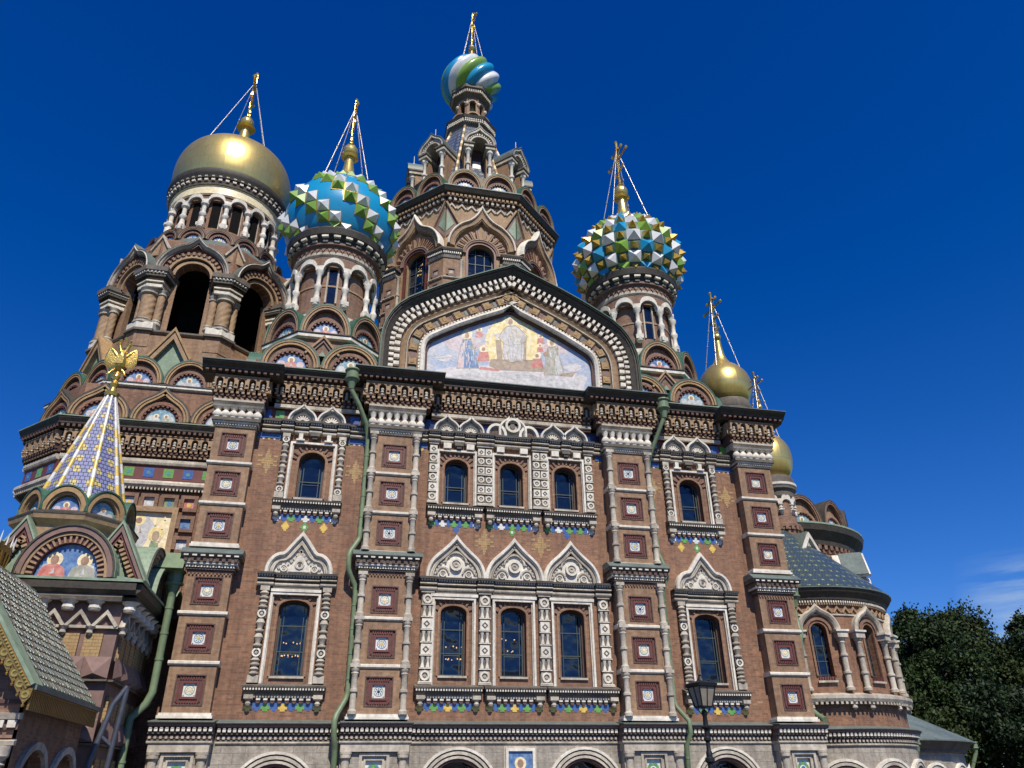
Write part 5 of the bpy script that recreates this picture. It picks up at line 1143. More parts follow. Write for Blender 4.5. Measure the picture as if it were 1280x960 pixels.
# tent
t0, t1, zb, ztp = 5.7, 1.75, 44.3, 57.3
tcn.lathe(X, -Y, [(octR(5.3), 44.2), (octR(5.3), 46.0), (octR(4.8), 46.4)], 'tan', 8, PI / 8, sm=False)
tn = part('tent_roof', WORLD, tt, 'octagonal tent roof in dark grey-blue glazed tiles with pale ribs')
tn.lathe(X, -Y, [(octR(t0), zb), (octR(t1), ztp)], 'spire_tile', 8, PI / 8, sm=False, uvs=True)
for k in range(8):
    a = 2 * PI * (k + 0.5) / 8; A = Vector((X + octR(t0) * math.sin(a), -Y + octR(t0) * math.cos(a), zb)); B = Vector((X + octR(t1) * math.sin(a), -Y + octR(t1) * math.cos(a), ztp))
    n = 22
    for i in range(n): tn.tube([A.lerp(B, i / n), A.lerp(B, (i + 0.96) / n)], 0.13, ('m_halo', 'ochre')[0 if i % 2 else 1], 6)
for k in range(8):  # dormers
    F = facet(X, Y, 5.0, k); d = part('dormer', F, tt, None)
    for s_ in (-1, 1):
        d.box(s_ * 0.95 - 0.3, s_ * 0.95 + 0.3, -3, 0.1, 45.6, 50.40, 'tan')
        c = part('column', F, tt); c.lathe(s_ * 0.95, 0.3, [(0.24, 47.10), (0.24, 47.70), (0.14, 47.80), (0.14, 48.50), (0.24, 48.60), (0.24, 48.80), (0.14, 48.90), (0.16, 49.90), (0.3, 50.10), (0.3, 50.40)], 'white_stone', 10)
        d.box(s_ * 0.95 - 0.42, s_ * 0.95 + 0.42, -2.6, 0.66, 50.40, 50.60, 'stone'); d.box(s_ * 0.95 - 0.5, s_ * 0.95 + 0.5, -2.6, 0.74, 50.75, 50.90, 'shade_grey_stone'); d.box(s_ * 0.95 - 0.4, s_ * 0.95 + 0.4, -2.6, 0.6, 50.60, 50.75, 'white_stone')
    d.rect_sweep(arch(0, 50.90, 0.75, 0.8, 12), 0, 0.15, -2.5, 0.6, 'stone'); d.rect_sweep(ogee(0, 50.90, 1.35, 1.85), -0.18, 0.0, -3.2, 0.75, 'stone'); d.rect_sweep(ogee(0, 50.90, 1.37, 1.9), 0, 0.06, -3.2, 0.8, 'roof_metal')
    d.prism([(u, z) for u, z in arch(0, 50.90, 0.9, 0.95, 14)][::-1] + ogee(0, 50.90, 1.2, 1.65), -2, 0.45, 'stone')
    d.blocks(arch(0, 50.90, 0.95, 1.0, 14), 0, 0.16, 0.4, 0.62, 0.2, 0.55, 'white_stone')
    g = part('pane', F, tt); g.box(-0.36, 0.36, -0.9, -0.85, 47, 50.20, 'frosted'); d.box(-0.65, 0.65, -1.1, -0.95, 46.10, 51.60, 'shade_dark_brick'); d.box(-1.2, 1.2, -3, 0.5, 45.80, 47.10, 'tan')
    d.lathe(0, 0.2, [(0.1, 52.60), (0.16, 52.80), (0.04, 52.95), (0.03, 53.80)], 'white_stone', 8)
cl = part('collar', WORLD, tt)
for r0, r1, za, zb_, m_ in ((1.8, 1.95, 56.5, 56.75, 'stone'), (1.95, 2.2, 56.75, 57.0, 'shade_grey_stone'), (2.1, 2.2, 57.0, 57.55, 'shade_grey_stone'), (2.3, 2.42, 57.55, 57.85, 'dark_metal')): cl.lathe(X, -Y, [(octR(r0), za), (octR(r1), zb_), (octR(1.3), zb_ + 0.05)], m_, 8, PI / 8, sm=False)
for k in range(8):
    cl.F = facet(X, Y, 2.2, k); cl.dentils(-0.9, 0.9, 0, 0.12, 57.1, 57.25, 0.2, 'white_stone', 0.6); cl.dentils(-0.9, 0.9, 0, 0.14, 57.32, 57.45, 0.2, 'white_stone', 0.6)
    cl.F = facet(X, Y, 1.95, k); cl.rect_sweep(arch(0, 57.85, 0.62, 0.7, 12), 0, 0.16, -0.6, 0.1, 'tan_stone'); cl.prism(arch(0, 57.85, 0.62, 0.7, 12), -0.6, -0.1, 'shade_dark_brick')
    F = facet(X, Y, 1.35, k); hs_ = 1.35 * math.tan(PI / 8)
    l = part('lantern', F, tt); wall_open(l, -hs_, hs_, 57.8, 61.4, -0.25, 0, [(0, 0.3, 58.9, 60.6, 0.3)], 'tan'); l.ball(-hs_, 0.02, 60.4, 0.2, 'white_stone', 8); l.rect_sweep(arch(0, 60.6, 0.3, 0.3, 8), 0, 0.08, 0, 0.08, 'stone')
    cl.F = facet(X, Y, 1.75, k); cl.dentils(-0.75, 0.75, 0, 0.14, 61.6, 61.9, 0.22, 'stone', 0.6)
cl.F = WORLD
cl.lathe(X, -Y, [(0.45, 58), (0.45, 61.5)], 'white_stone', 12, cap=False)
cl.lathe(X, -Y, [(octR(1.35), 61.3), (octR(1.6), 61.5), (octR(1.78), 61.6), (octR(1.78), 61.95), (octR(2.0), 62.1), (octR(2.0), 62.45), (octR(1.5), 62.5)], 'shade_grey_stone', 8, PI / 8, sm=False)
dm = part('dome', WORLD, tt, 'small onion dome swirled with white, green and blue stripes')
pr = smooth_prof([(1.7, 62.3), (2.2, 62.7), (2.65, 63.5), (2.82, 64.5), (2.6, 65.6), (2.1, 66.6), (1.3, 67.5), (0.7, 68.1), (0.35, 68.8)], 5)
NL = 12; sub = 8
for i in range(NL):
    V = []; F = []; m_ = ('enamel_white', 'enamel_green', 'enamel_blue')[i % 3]
    for j, (r, z) in enumerate(pr):
        tw_ = 1.9 * (z - 62.3) / 6.5
        for q in range(sub + 1):
            f = q / sub; a = 2 * PI * (i + f) / NL + tw_; rr = r * (1 + 0.12 * math.sin(PI * f)) - 0.08
            V.append((X + rr * math.sin(a), -Y + rr * math.cos(a), z))
    for j in range(len(pr) - 1):
        for q in range(sub): o = j * (sub + 1) + q; F.append((o, o + 1, o + sub + 2, o + sub + 1))
    dm.add(V, F, m_, True)
neck_ball(tt, X, Y, 68.3, 69.9, 0.5, 0.36, 70.25); cross(tt, X, Y, 70.6, 5.2, 0.07, R(97), (1.5, 67.4, 4, 0.785))

# ---- bell tower in the west
X, Y = -20.35, 17.0
bt = part('bell_tower', WORLD, label='round and octagonal bell tower under the great gold dome')
# lower body: square with cut corners
Yf = 9.0; xl, xr = -24.64, -14.9
segs = [((-27.1, 11.46), (xl, Yf)), ((xl, Yf), (xr, Yf))]
body = part('lower_wall', WORLD, bt)
V = [(xr, -Yf - 0.4), (xl, -Yf - 0.4), (-26.8, -11.6), (-26.8, -24), (xr, -24)]
body.add([(a, b_, z) for z in (0, 21) for a, b_ in V], [(0, 1, 2, 3, 4), (9, 8, 7, 6, 5)] + [(i, (i + 1) % 5, 5 + (i + 1) % 5, 5 + i) for i in range(5)], 'brick')
for (p0, p1) in segs + [((-27.1, 20.0), (-27.1, 11.46))]:
    L_ = math.hypot(p1[0] - p0[0], p1[1] - p0[1]); a = math.atan2(p1[1] - p0[1], p1[0] - p0[0]); F = Flat(p0[0], p0[1], a)
    q = part('cornice', F, bt)
    corbel_table(q, 0, L_, 18.95, 20.15, 0.25, -0.5, 0.58); eave(q, -0.38, L_ + (0.38 if L_ < 6 else 0.0), 20.2, 20.95, 0.5, 1.0, -0.5, 'verdigris')
    q.band(0, L_, [(-0.5, 18.5), (0.25, 18.5), (0.3, 18.62), (0.3, 18.8), (-0.5, 18.8)], 'stone')
    q.box(0, L_, -0.5, 0.12, 17.6, 18.5, 'oxblood')
    n = int(L_ / 1.02)
    for i in range(n):
        u = (i + 0.5) * L_ / n; q.box(u - 0.28, u + 0.28, 0.12, 0.14, 17.75, 18.3, ('blue_tile', 'green_tile')[i % 2]); q.box(u - 0.1, u + 0.1, 0.14, 0.15, 17.93, 18.12, 'teal_tile')
    q.band(0, L_, [(-0.5, 17.05), (0.3, 17.05), (0.45, 17.2), (0.45, 17.35), (0.3, 17.5), (-0.5, 17.5)], 'stone'); q.dentils(0, L_, 0.2, 0.36, 16.92, 17.04, 0.2, 'stone'); q.box(0, L_, -0.5, 0.2, 16.9, 17.05, 'dark_metal')
    # kokoshnik tiers above the eave
F = Flat(-20.0, Yf + 0.3, 0)
st = part('tier_wall', WORLD, bt)
st.add([(a, b_, z) for z in (20.9, 23.7) for a, b_ in ((-15.2, -9.3), (-24.5, -9.3), (-26.6, -11.5), (-26.6, -23), (-15.2, -23))], [(0, 1, 2, 3, 4), (9, 8, 7, 6, 5)] + [(i, (i + 1) % 5, 5 + (i + 1) % 5, 5 + i) for i in range(5)], 'brick')
Ft = Flat(0, 9.2, 0)
for i, u in enumerate((-23.3, -19.85, -16.4)): kokoshnik(bt, Ft, u, 21.4, 1.7, 2.2, 0.3, 0.9, tip=(i % 1 == 0), kind=3 + i * 4, mats=('tan_stone', 'brick', 'ochre'), roof='dark_metal')
Fd = Flat(-27.1, 11.75, -PI / 4); kokoshnik(bt, Fd, 1.74, 21.4, 1.7, 2.2, 0.3, 0.9, tip=True, kind=1, mats=('tan_stone', 'brick', 'ochre'), roof='dark_metal')
Fd2 = Flat(-27.0, 20, -PI / 2); kokoshnik(bt, Fd2, 4, 21.4, 1.7, 2.2, 0.3, 0.9, tip=True, kind=1, mats=('tan_stone', 'brick', 'ochre'), roof='dark_metal')
# string course, second tier (octagon)
A2 = 7.35
st = part('upper_tier_wall', WORLD, bt)
st.lathe(X, -Y, [(octR(A2), 21), (octR(A2), 23.55)], 'brick', 8, PI / 8, sm=False)
st.lathe(X, -Y, [(octR(A2), 23.4), (octR(A2 + 0.25), 23.5), (octR(A2 + 0.25), 23.62), (octR(A2 + 0.45), 23.75), (octR(A2 + 0.5), 23.9)], 'dark_metal', 8, PI / 8, sm=False)
st.lathe(X, -Y, [(octR(A2 + 0.28), 23.63), (octR(A2 + 0.52), 23.72), (octR(A2 + 0.52), 23.86)], 'white_stone', 8, PI / 8, sm=False)
st.lathe(X, -Y, [(octR(A2 + 0.56), 23.87), (octR(A2 + 0.56), 23.95), (octR(6.5), 24.2)], 'dark_metal', 8, PI / 8, sm=False)
st.lathe(X, -Y, [(octR(6.4), 23.9), (octR(6.4), 28.2)], 'tan', 8, PI / 8, sm=False)
for k in range(8):
    F = facet(X, Y, 7.2, k)
    for j, u in enumerate((-1.5, 1.5)): kokoshnik(bt, F, u, 24.25, 1.46, 1.75, 0.2, 1.0, kind=k + j, mats=('tan_stone', 'pink_brick', 'ochre'))
    q = part('diamond_gable', F, bt); q.sweep([(-1.35, 26.2), (0, 28.5), (1.35, 26.2)], [(0, -1.2), (0, 0.1), (-0.14, 0.1), (-0.14, -1.2)], 'ochre'); q.sweep([(-1.2, 26.15), (0, 28.2), (1.2, 26.15)], [(0, -1.2), (0, 0.0), (-0.28, 0.0), (-0.28, -1.2)], 'tan_stone')
    q.prism([(-1.0, 26.0), (0, 27.7), (1.0, 26.0), (0, 24.8)], -1.2, -0.35, 'verdigris')
# belfry
AB = 6.05; HB = AB * math.tan(PI / 8)
for k in range(8):
    F = facet(X, Y, AB, k); q0 = part('belfry_parapet', F, bt); q = part('belfry_arch', F, bt)
    q0.box(-HB, HB, -0.8, 0.12, 27.4, 28.4, 'tan'); q0.band(-HB, HB, [(-0.8, 28.4), (0.3, 28.4), (0.38, 28.5), (0.38, 28.62), (-0.8, 28.7)], 'shade_grey_stone')
    for u in (-0.62, 0.62): q0.box(u - 0.3, u + 0.3, 0.12, 0.18, 27.65, 28.25, 'yellow_brick'); q0.disc(u, 27.95, 0.18, 0.2, 0.1, 'green_tile', 6)
    wall_open(q, -HB, HB, 33.2, 36.4, -0.8, 0.0, [(0, 1.15, 33.2, 33.35, 1.15)], 'brick')
    q.rect_sweep(arch(0, 33.35, 1.15, 1.15, 18), 0.0, 0.22, -0.8, 0.1, 'tan_stone'); q.rect_sweep(arch(0, 33.35, 1.37, 1.4, 18), 0.0, 0.12, -0.3, -0.0, 'shade_dark_brick'); q.rect_sweep(arch(0, 33.35, 1.5, 1.5, 18), 0.0, 0.2, -0.3, 0.26, 'tan_stone')
    q.blocks(arch(0, 33.35, 1.72, 1.72, 20), 0.0, 0.24, 0, 0.34, 0.34, 0.5, 'tan'); q.rect_sweep(arch(0, 33.35, 1.72, 1.72, 20), 0.0, 0.24, 0, 0.22, 'shade_dark_brick')
    OG = ogee(0, 33.45, 2.38, 3.05, phi=72, n=12)
    h = part('ogee_hood', F, bt); h.sweep(OG, [(0.04, -0.8), (0.04, 0.55), (-0.05, 0.64), (-0.10, 0.6), (-0.12, 0.5), (-0.2, 0.46), (-0.24, 0.4), (-0.24, -0.8)], 'stone'); h.rect_sweep(OG, -0.34, -0.245, -0.3, 0.34, 'purple_stone')
    h.rect_sweep(OG, 0.042, 0.09, -0.8, 0.6, 'roof_metal')
    # small triangular gable above the joint
    # corner cluster: one thick spiral column, two thin ones, shared pedestal and capital
for k in range(8):
    a = 2 * PI * (k + 0.5) / 8; Rc = octR(AB)
    F = Flat(X + Rc * math.sin(a), Y - Rc * math.cos(a), a)
    pc = part('belfry_pillar', F, bt)
    def wedge(e, d1, z0, z1, m_):   # capital / pedestal block wrapping the corner
        c, s_ = math.cos(PI / 8), math.sin(PI / 8); W_ = e
        pts = [(-W_ * c - 0, d1 - W_ * s_), (0, d1), (W_ * c, d1 - W_ * s_), (W_ * c * 0.8, -1.2 - 0.2), (-W_ * c * 0.8, -1.2 - 0.2)]
        pc.add([(u, d, z) for z in (z0, z1) for u, d in pts], [(0, 1, 2, 3, 4), (9, 8, 7, 6, 5)] + [(i, (i + 1) % 5, 5 + (i + 1) % 5, 5 + i) for i in range(5)], m_)
    wedge(0.95, 0.42, 27.3, 28.45, 'tan'); wedge(1.15, 0.62, 28.45, 28.62, 'shade_grey_stone'); wedge(1.05, 0.5, 28.62, 29.15, 'white_stone')
    wedge(1.22, -0.62, 29.0, 33.4, 'tan')
    def spiral(u, d, r, z0, z1):
        pc.lathe(u, d, [(r * 1.35, z0), (r * 1.35, z0 + 0.12), (r * 1.1, z0 + 0.2), (r * 1.25, z0 + 0.3), (r, z0 + 0.4)], 'stone', 14)
        V = []; n = 20; kz = 14
        for j in range(kz + 1):
            z = z0 + 0.4 + (z1 - z0 - 0.8) * j / kz
            for i in range(n): aa = 2 * PI * i / n + j * 0.35; rr = r * (1 + 0.03 * math.cos(5 * (2 * PI * i / n))); V.append((u + rr * math.sin(aa), d + rr * math.cos(aa), z))
        pc.add(V, [(j * n + i, j * n + (i + 1) % n, (j + 1) * n + (i + 1) % n, (j + 1) * n + i) for j in range(kz) for i in range(n)], 'tan_stone', True)
        pc.lathe(u, d, [(r, z1 - 0.4), (r * 1.25, z1 - 0.35), (r * 1.25, z1 - 0.25), (r * 1.05, z1 - 0.2), (r * 1.35, z1 - 0.05), (r * 1.4, z1)], 'stone', 14)
    spiral(0, -0.15, 0.5, 29.15, 31.9)
    for s_ in (-1, 1): spiral(s_ * 0.72, -0.42, 0.26, 29.15, 31.9)
    wedge(0.98, 0.46, 31.9, 31.98, 'shade_grey_stone'); wedge(1.0, 0.48, 31.98, 32.2, 'white_stone'); wedge(0.92, 0.4, 32.2, 32.35, 'tan_stone'); wedge(1.08, 0.58, 32.35, 32.45, 'white_stone'); wedge(0.96, 0.45, 32.45, 32.72, 'tan'); wedge(1.25, 0.75, 32.72, 32.92, 'dark_metal'); wedge(1.3, 0.8, 32.92, 33.1, 'stone'); wedge(1.42, 0.92, 33.1, 33.45, 'shade_grey_stone')
    for i in range(5):
        for s_ in (-1, 1):
            t_ = 0.12 + i * 0.24; u_ = s_ * t_ * math.cos(PI / 8); d_ = 0.86 - t_ * math.sin(PI / 8); pc.box(u_ - 0.06, u_ + 0.06, d_ - 0.15, d_, 32.95, 33.08, 'white_stone')
    tg = part('diamond_gable', F, bt); tg.sweep([(-0.75, 35.4), (0, 36.7), (0.75, 35.4)], [(0, -1.5), (0, 0.1), (-0.12, 0.1), (-0.12, -1.5)], 'stone'); tg.prism([(-0.7, 35.0), (0.7, 35.0), (0.7, 35.4), (0, 36.6), (-0.7, 35.4)], -1.5, -0.05, 'tan_stone')
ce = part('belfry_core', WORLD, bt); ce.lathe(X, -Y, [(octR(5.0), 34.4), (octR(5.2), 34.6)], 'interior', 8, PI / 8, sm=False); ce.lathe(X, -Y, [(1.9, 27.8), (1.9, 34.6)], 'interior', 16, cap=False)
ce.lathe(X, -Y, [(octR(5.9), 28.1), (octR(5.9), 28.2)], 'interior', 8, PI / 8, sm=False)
# roof of the belfry, kokoshnik rings, drum
st = part('drum', WORLD, bt)
st.lathe(X, -Y, [(6.2, 35.8), (5.0, 37.6)], 'roof_metal', 40, cap=False)
st.lathe(X, -Y, [(4.75, 36.5), (4.75, 38.2)], 'pink_brick', 40, cap=False)
for k in range(16):
    a = 2 * PI * (k + 0.5) / 16; F = Flat(X + 4.95 * math.sin(a), Y - 4.95 * math.cos(a), a); kokoshnik(bt, F, 0, 37.5, 0.98, 1.05, 0.15, 0.6, kind=k, mats=('tan_stone', 'pink_brick', 'purple_stone'), roof='dark_metal')
st.lathe(X, -Y, [(3.85, 37), (3.85, 44.6)], 'brick', 48, cap=False)
st.lathe(X, -Y, [(4.5, 37.0), (4.5, 38.9), (4.2, 39.0), (3.85, 39.0)], 'pink_brick', 48, cap=False)
n = 16
for i in range(n):
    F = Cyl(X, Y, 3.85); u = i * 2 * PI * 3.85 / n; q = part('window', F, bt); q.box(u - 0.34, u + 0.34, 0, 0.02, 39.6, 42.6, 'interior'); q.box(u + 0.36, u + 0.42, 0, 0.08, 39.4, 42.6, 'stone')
arcade(bt, X, Y, 4.2, 39.4, 41.7, 43.0, n, 0.19)
st.lathe(X, -Y, [(4.2, 42.5), (4.32, 42.6), (4.32, 43.3), (4.4, 43.35)], 'm_halo', 56, cap=False)
st.lathe(X, -Y, [(4.3, 43.35), (4.45, 43.4), (4.5, 43.6), (4.45, 43.65)], 'shade_grey_stone', 56, cap=False)
s = part('tooth_ring', Cyl(X, Y, 4.4), bt); s.box(0, 2 * PI * 4.4, -0.05, 0.06, 43.68, 44.1, 'shade_dark_brick')
for i in range(54):
    u = i * 2 * PI * 4.4 / 54; s.box(u - 0.13, u + 0.13, 0, 0.22, 43.7, 43.86, 'white_stone'); s.box(u - 0.1, u + 0.1, 0, 0.32, 43.98, 44.08, 'stone')
st.lathe(X, -Y, [(4.4, 43.65), (4.42, 43.95), (4.62, 44.0), (4.65, 44.15), (4.75, 44.3), (4.82, 44.6), (4.8, 44.8), (4.3, 44.9)], 'dark_metal', 64, cap=False)
gd = part('dome', WORLD, bt, 'great gold dome of the bell tower')
gd.lathe(X, -Y, smooth_prof([(4.45, 44.8), (4.66, 45.6), (4.74, 46.7), (4.62, 47.9), (4.2, 49.0), (3.4, 49.9), (2.3, 50.55), (1.2, 51.0), (0.7, 51.5)], 7), 'gold', 96, cap=False)
neck_ball(bt, X, Y, 51.0, 54.1, 1.1, 0.62, 54.7); cross(bt, X, Y, 55.2, 5.9, 0.1, R(97), (3.3, 49.9, 4, 0.785))
# panelled wall with mosaic behind the porch
pw = part('panelled_wall', Flat(0, 9.0, 0), bt)
pw.box(-24.6, -14.9, -0.4, 0.05, 4, 16.9, 'brick')
for r_ in range(8):
    for c_ in range(8):
        u = -16.15 - c_ * 1.08; z = 16.25 - r_ * 1.2
        if 2 <= c_ <= 5 and r_ >= 1: continue
        pw.rect_sweep([(u - 0.28, z - 0.28), (u - 0.28, z + 0.28), (u + 0.28, z + 0.28), (u + 0.28, z - 0.28), (u - 0.28, z - 0.28)], 0.0, 0.2, 0.05, 0.22, 'pink_brick'); pw.box(u - 0.28, u + 0.28, 0.05, 0.07, z - 0.28, z + 0.28, ('m_blue', 'm_pale', 'm_red', 'm_sky', 'm_green')[(r_ * 3 + c_ * 2) % 5])
        pw.disc(u, z - 0.05, 0.07, 0.08, 0.14, ('white_tile', 'yellow_tile', 'm_blue')[(r_ + c_) % 3], 6)
q = part('mosaic', Flat(0, 9.0, 0), bt, 'tall mosaic of haloed standing figures behind the tent roofed porch')
q.box(-22.2, -18.0, 0.05, 0.08, 8, 15.65, 'm_halo'); q.rect_sweep([(-22.2, 8), (-22.2, 15.65), (-18.0, 15.65), (-18.0, 8)], 0, 0.3, 0.05, 0.3, 'tan_stone')
q.prism([(-22.1, 8), (-18.1, 8), (-18.1, 12.6), (-19.2, 13.2), (-20.4, 12.8), (-22.1, 13.6)], 0.08, 0.083, 'm_teal')
q.prism([(-19.1, 8), (-18.3, 8), (-18.25, 12.2), (-18.45, 13.9), (-18.85, 14.0), (-19.15, 12.2)], 0.08, 0.09, 'm_green'); q.disc(-18.66, 14.4, 0.08, 0.095, 0.42, 'm_gold'); q.disc(-18.66, 14.3, 0.08, 0.1, 0.2, 'm_brown', 12, 0.3)
q.prism([(-20.6, 13.6), (-19.3, 13.5), (-18.8, 14.9), (-19.3, 15.5), (-20.2, 15.0)], 0.08, 0.092, 'm_pale'); q.disc(-19.7, 15.2, 0.08, 0.095, 0.34, 'm_gold'); q.disc(-19.7, 15.15, 0.08, 0.1, 0.17, 'm_skin'); q.prism([(-21.9, 8), (-20.0, 8), (-20.1, 12), (-20.8, 13), (-21.7, 12)], 0.08, 0.09, 'm_blue'); q.disc(-20.8, 13.3, 0.08, 0.095, 0.36, 'm_gold'); q.disc(-20.8, 13.2, 0.08, 0.1, 0.18, 'm_skin')
rq = random.Random(5)
for _ in range(70):
    a_, z_ = rq.uniform(-22, -18.3), rq.uniform(11.5, 15.4); q.prism([(a_, z_), (a_ + 0.09, z_ + 0.03), (a_ + rq.uniform(-.2, .2), z_ + 0.45)], 0.1, 0.101 + 0.0004 * _, rq.choice(['m_pink', 'm_pale', 'm_brown', 'm_teal', 'm_halo']))

# ---- roofs over the main body
rf = part('roof', WORLD)
rf.add([(-14.3, -1.2, 20.45), (14.0, -1.2, 20.45), (14.0, -30, 20.45), (-14.3, -30, 20.45), (-9, -8, 24.4), (9, -8, 24.4), (9, -26, 24.4), (-9, -26, 24.4)], [(0, 1, 5, 4), (1, 2, 6, 5), (2, 3, 7, 6), (3, 0, 4, 7), (4, 5, 6, 7)], 'roof_metal')
rf.box(-7.0, 7.0, -26, -7.4, 20, 30.2, 'brick')
rf.add([(-7.6, -0.9, 20.9), (7.6, -0.9, 20.9), (7.6, -0.2, 20.9), (-7.6, -0.2, 20.9)], [(0, 1, 2, 3)], 'verdigris')

# ---- drainpipes
def pipe(name, pts, r=0.15, label=None, brackets=True):
    p = part('drainpipe', WORLD, None, label); P = [(x, -y, z) for x, y, z in pts]
    p.tube(P, r, 'pipe_green', 12)
    for a, b_ in zip(P[:-1], P[1:]):
        A, B = Vector(a), Vector(b_); L_ = (B - A).length
        for k in range(int(L_ / 1.05)):
            c = A.lerp(B, (k + 0.5) * 1.05 / L_); d_ = (B - A).normalized() * 0.045
            p.tube([tuple(c - d_), tuple(c + d_)], r * 1.13, 'pipe_green', 12)
    return p
def hopper(p, x, y, z, s=1.0):
    p.lathe(x, -y, [(0.16 * s, z - 1.15 * s), (0.2 * s, z - 0.95 * s), (0.3 * s, z - 0.62 * s), (0.42 * s, z - 0.55 * s), (0.42 * s, z - 0.48 * s), (0.36 * s, z - 0.45 * s), (0.36 * s, z - 0.08 * s), (0.45 * s, z), (0.42 * s, z + 0.08 * s)], 'pipe_green', 14)
P1 = pipe('a', [(-8.62, -1.3, 19.7), (-8.6, -1.3, 19.4), (-8.15, -1.0, 18.7), (-7.72, -0.6, 17.9), (-7.58, -0.36, 17.3), (-7.55, -0.3, 16.8), (-7.55, -0.3, 12.15), (-7.6, -0.33, 11.95), (-7.92, -0.6, 11.35), (-7.97, -0.65, 11.1), (-7.95, -0.62, 10.55), (-7.85, -0.5, 10.3), (-7.58, -0.32, 9.85), (-7.53, -0.3, 9.5), (-7.5, -0.3, 5.3), (-7.56, -0.33, 5.0), (-7.9, -0.7, 4.35), (-7.95, -0.8, 4.1), (-7.93, -0.8, 3.6), (-7.85, -0.6, 3.2), (-7.82, -0.4, 2.8), (-7.8, -0.4, 0.2)], 0.12, 'green drainpipe between the western bay and its wide pier'); hopper(P1, -8.62, -1.3, 20.45, 0.9)
P2_ = pipe('b', [(8.25, -1.3, 19.7), (8.23, -1.3, 19.4), (7.95, -1.0, 18.6), (7.65, -0.6, 17.7), (7.5, -0.36, 17.2), (7.48, -0.3, 16.8), (7.5, -0.3, 12.1), (7.7, -0.55, 11.3), (7.72, -0.6, 10.8), (7.55, -0.32, 10.2), (7.55, -0.3, 5.1), (7.62, -0.35, 4.8), (7.95, -0.8, 4.2), (7.98, -0.8, 3.7), (7.85, -0.5, 3.2), (7.8, -0.4, 0.2)], 0.11, 'green drainpipe beside the eastern wide pier'); hopper(P2_, 8.25, -1.3, 20.4, 0.9)
P3 = pipe('c', [(-15.35, -0.3, 9.1), (-15.35, -0.3, 5.2), (-15.5, -0.35, 4.75), (-15.95, -0.5, 4.2), (-15.95, -0.5, 0.3)], 0.16, 'green drainpipe in the dark corner by the porch'); hopper(P3, -15.35, -0.3, 10.1, 0.95)
P3.add([(-16.2, 1.2, 10.1), (-14.95, 1.2, 10.1), (-15.1, 0.0, 10.1), (-15.6, 0.0, 10.1), (-15.9, 0.6, 10.9), (-15.0, 0.6, 10.9)], [(0, 1, 2, 3), (3, 2, 5, 4), (0, 4, 5, 1), (0, 3, 4), (1, 5, 2)], 'pipe_green')
P4 = pipe('d', [(15.2, 0.5, 9.7), (15.15, 0.4, 9.2), (14.95, -0.1, 8.4), (14.85, 0, 7.8), (14.9, 0.3, 4.9), (15.0, -0.2, 4.5), (14.9, -0.9, 4.25)], 0.14, 'green drainpipe between the last pier and the apse'); hopper(P4, 15.2, 0.4, 10.8, 0.9)

# ---- south-east apse with its columns and tiled half-cone roof
X, Y = 19.0, 7.5; RA = 5.5; F = Cyl(X, Y, RA)
ap = part('apse', F, label='rounded brick apse with slender columned windows and a tiled roof')
ths = [R(-15.5 + 32.5 * i) for i in range(5)]
wall_open(ap, -RA * 1.1, RA * 2.4, 4.0, 11.0, -0.5, 0, [(t_ * RA, 0.42, 6.6, 8.95, 0.42) for t_ in ths], 'brick')
plinth_cornice(part('plinth_cornice', F), -RA * 1.0, RA * 2.4, 0.0)
pb = part('stone_plinth', F); pb.box(-RA * 1.0, RA * 2.4, -0.5, 0.12, 0, 3.3, 'ashlar')
for k, t_ in enumerate([R(-15.5 + 27 * i) for i in range(6)]):
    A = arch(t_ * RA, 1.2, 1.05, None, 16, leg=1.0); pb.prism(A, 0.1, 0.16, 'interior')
    for r0, d_, m_ in ((0, 0.22, 'oxblood'), (0.12, 0.28, 'stone'), (0.3, 0.32, 'white_stone')): pb.rect_sweep(A, r0, r0 + 0.13, 0.08, d_, m_)
for t_ in ths:
    u = t_ * RA; q = part('window', F, ap); q.rect_sweep(arch(u, 8.95, 0.42, None, 12, leg=2.3), 0, 0.1, -0.1, 0.08, 'brick')
    g = part('pane', F, ap); g.prism(arch(u, 8.95, 0.41, None, 10, leg=2.35), -0.4, -0.38, 'glass')
    for v in (-0.22, 0.22): q.box(u + v - 0.02, u + v + 0.02, -0.38, -0.34, 6.6, 9.2, 'window_bar')
    for z in (6.7, 7.4, 8.2): q.box(u - 0.4, u + 0.4, -0.375, -0.345, z, z + 0.04, 'window_bar')
    q.box(u - 0.5, u + 0.5, 0, 0.16, 6.3, 6.4, 'stone'); q.dentils(u - 0.45, u + 0.45, 0, 0.08, 6.42, 6.6, 0.12, 'oxblood')
    q.rect_sweep(arch(u, 8.95, 0.56, None, 14), 0, 0.14, 0, 0.14, 'pink_brick')
    q.sweep(ogee(u, 8.95, 1.14, 1.45, phi=64), [(-0.3, 0), (-0.3, 0.2), (-0.22, 0.28), (-0.1, 0.34), (0.0, 0.26), (0.0, 0)], 'stone')
    for s_ in (-1, 1):
        c = part('column', F, ap); colonnette(c, u + s_ * 1.05, 0.2, 5.9, 8.55, 0.15, 'stone', 2); q.box(u + s_ * 1.05 - 0.27, u + s_ * 1.05 + 0.27, 0, 0.5, 8.55, 8.85, 'stone'); q.box(u + s_ * 1.05 - 0.34, u + s_ * 1.05 + 0.34, 0, 0.58, 8.85, 8.95, 'white_stone')
        q.lathe(u + s_ * 1.05, 0.25, [(0.04, 4.95), (0.14, 5.05), (0.1, 5.2), (0.2, 5.35)], 'stone', 8)
sl = part('string_course', F, ap); e0, e1 = -RA * 1.1, RA * 2.4
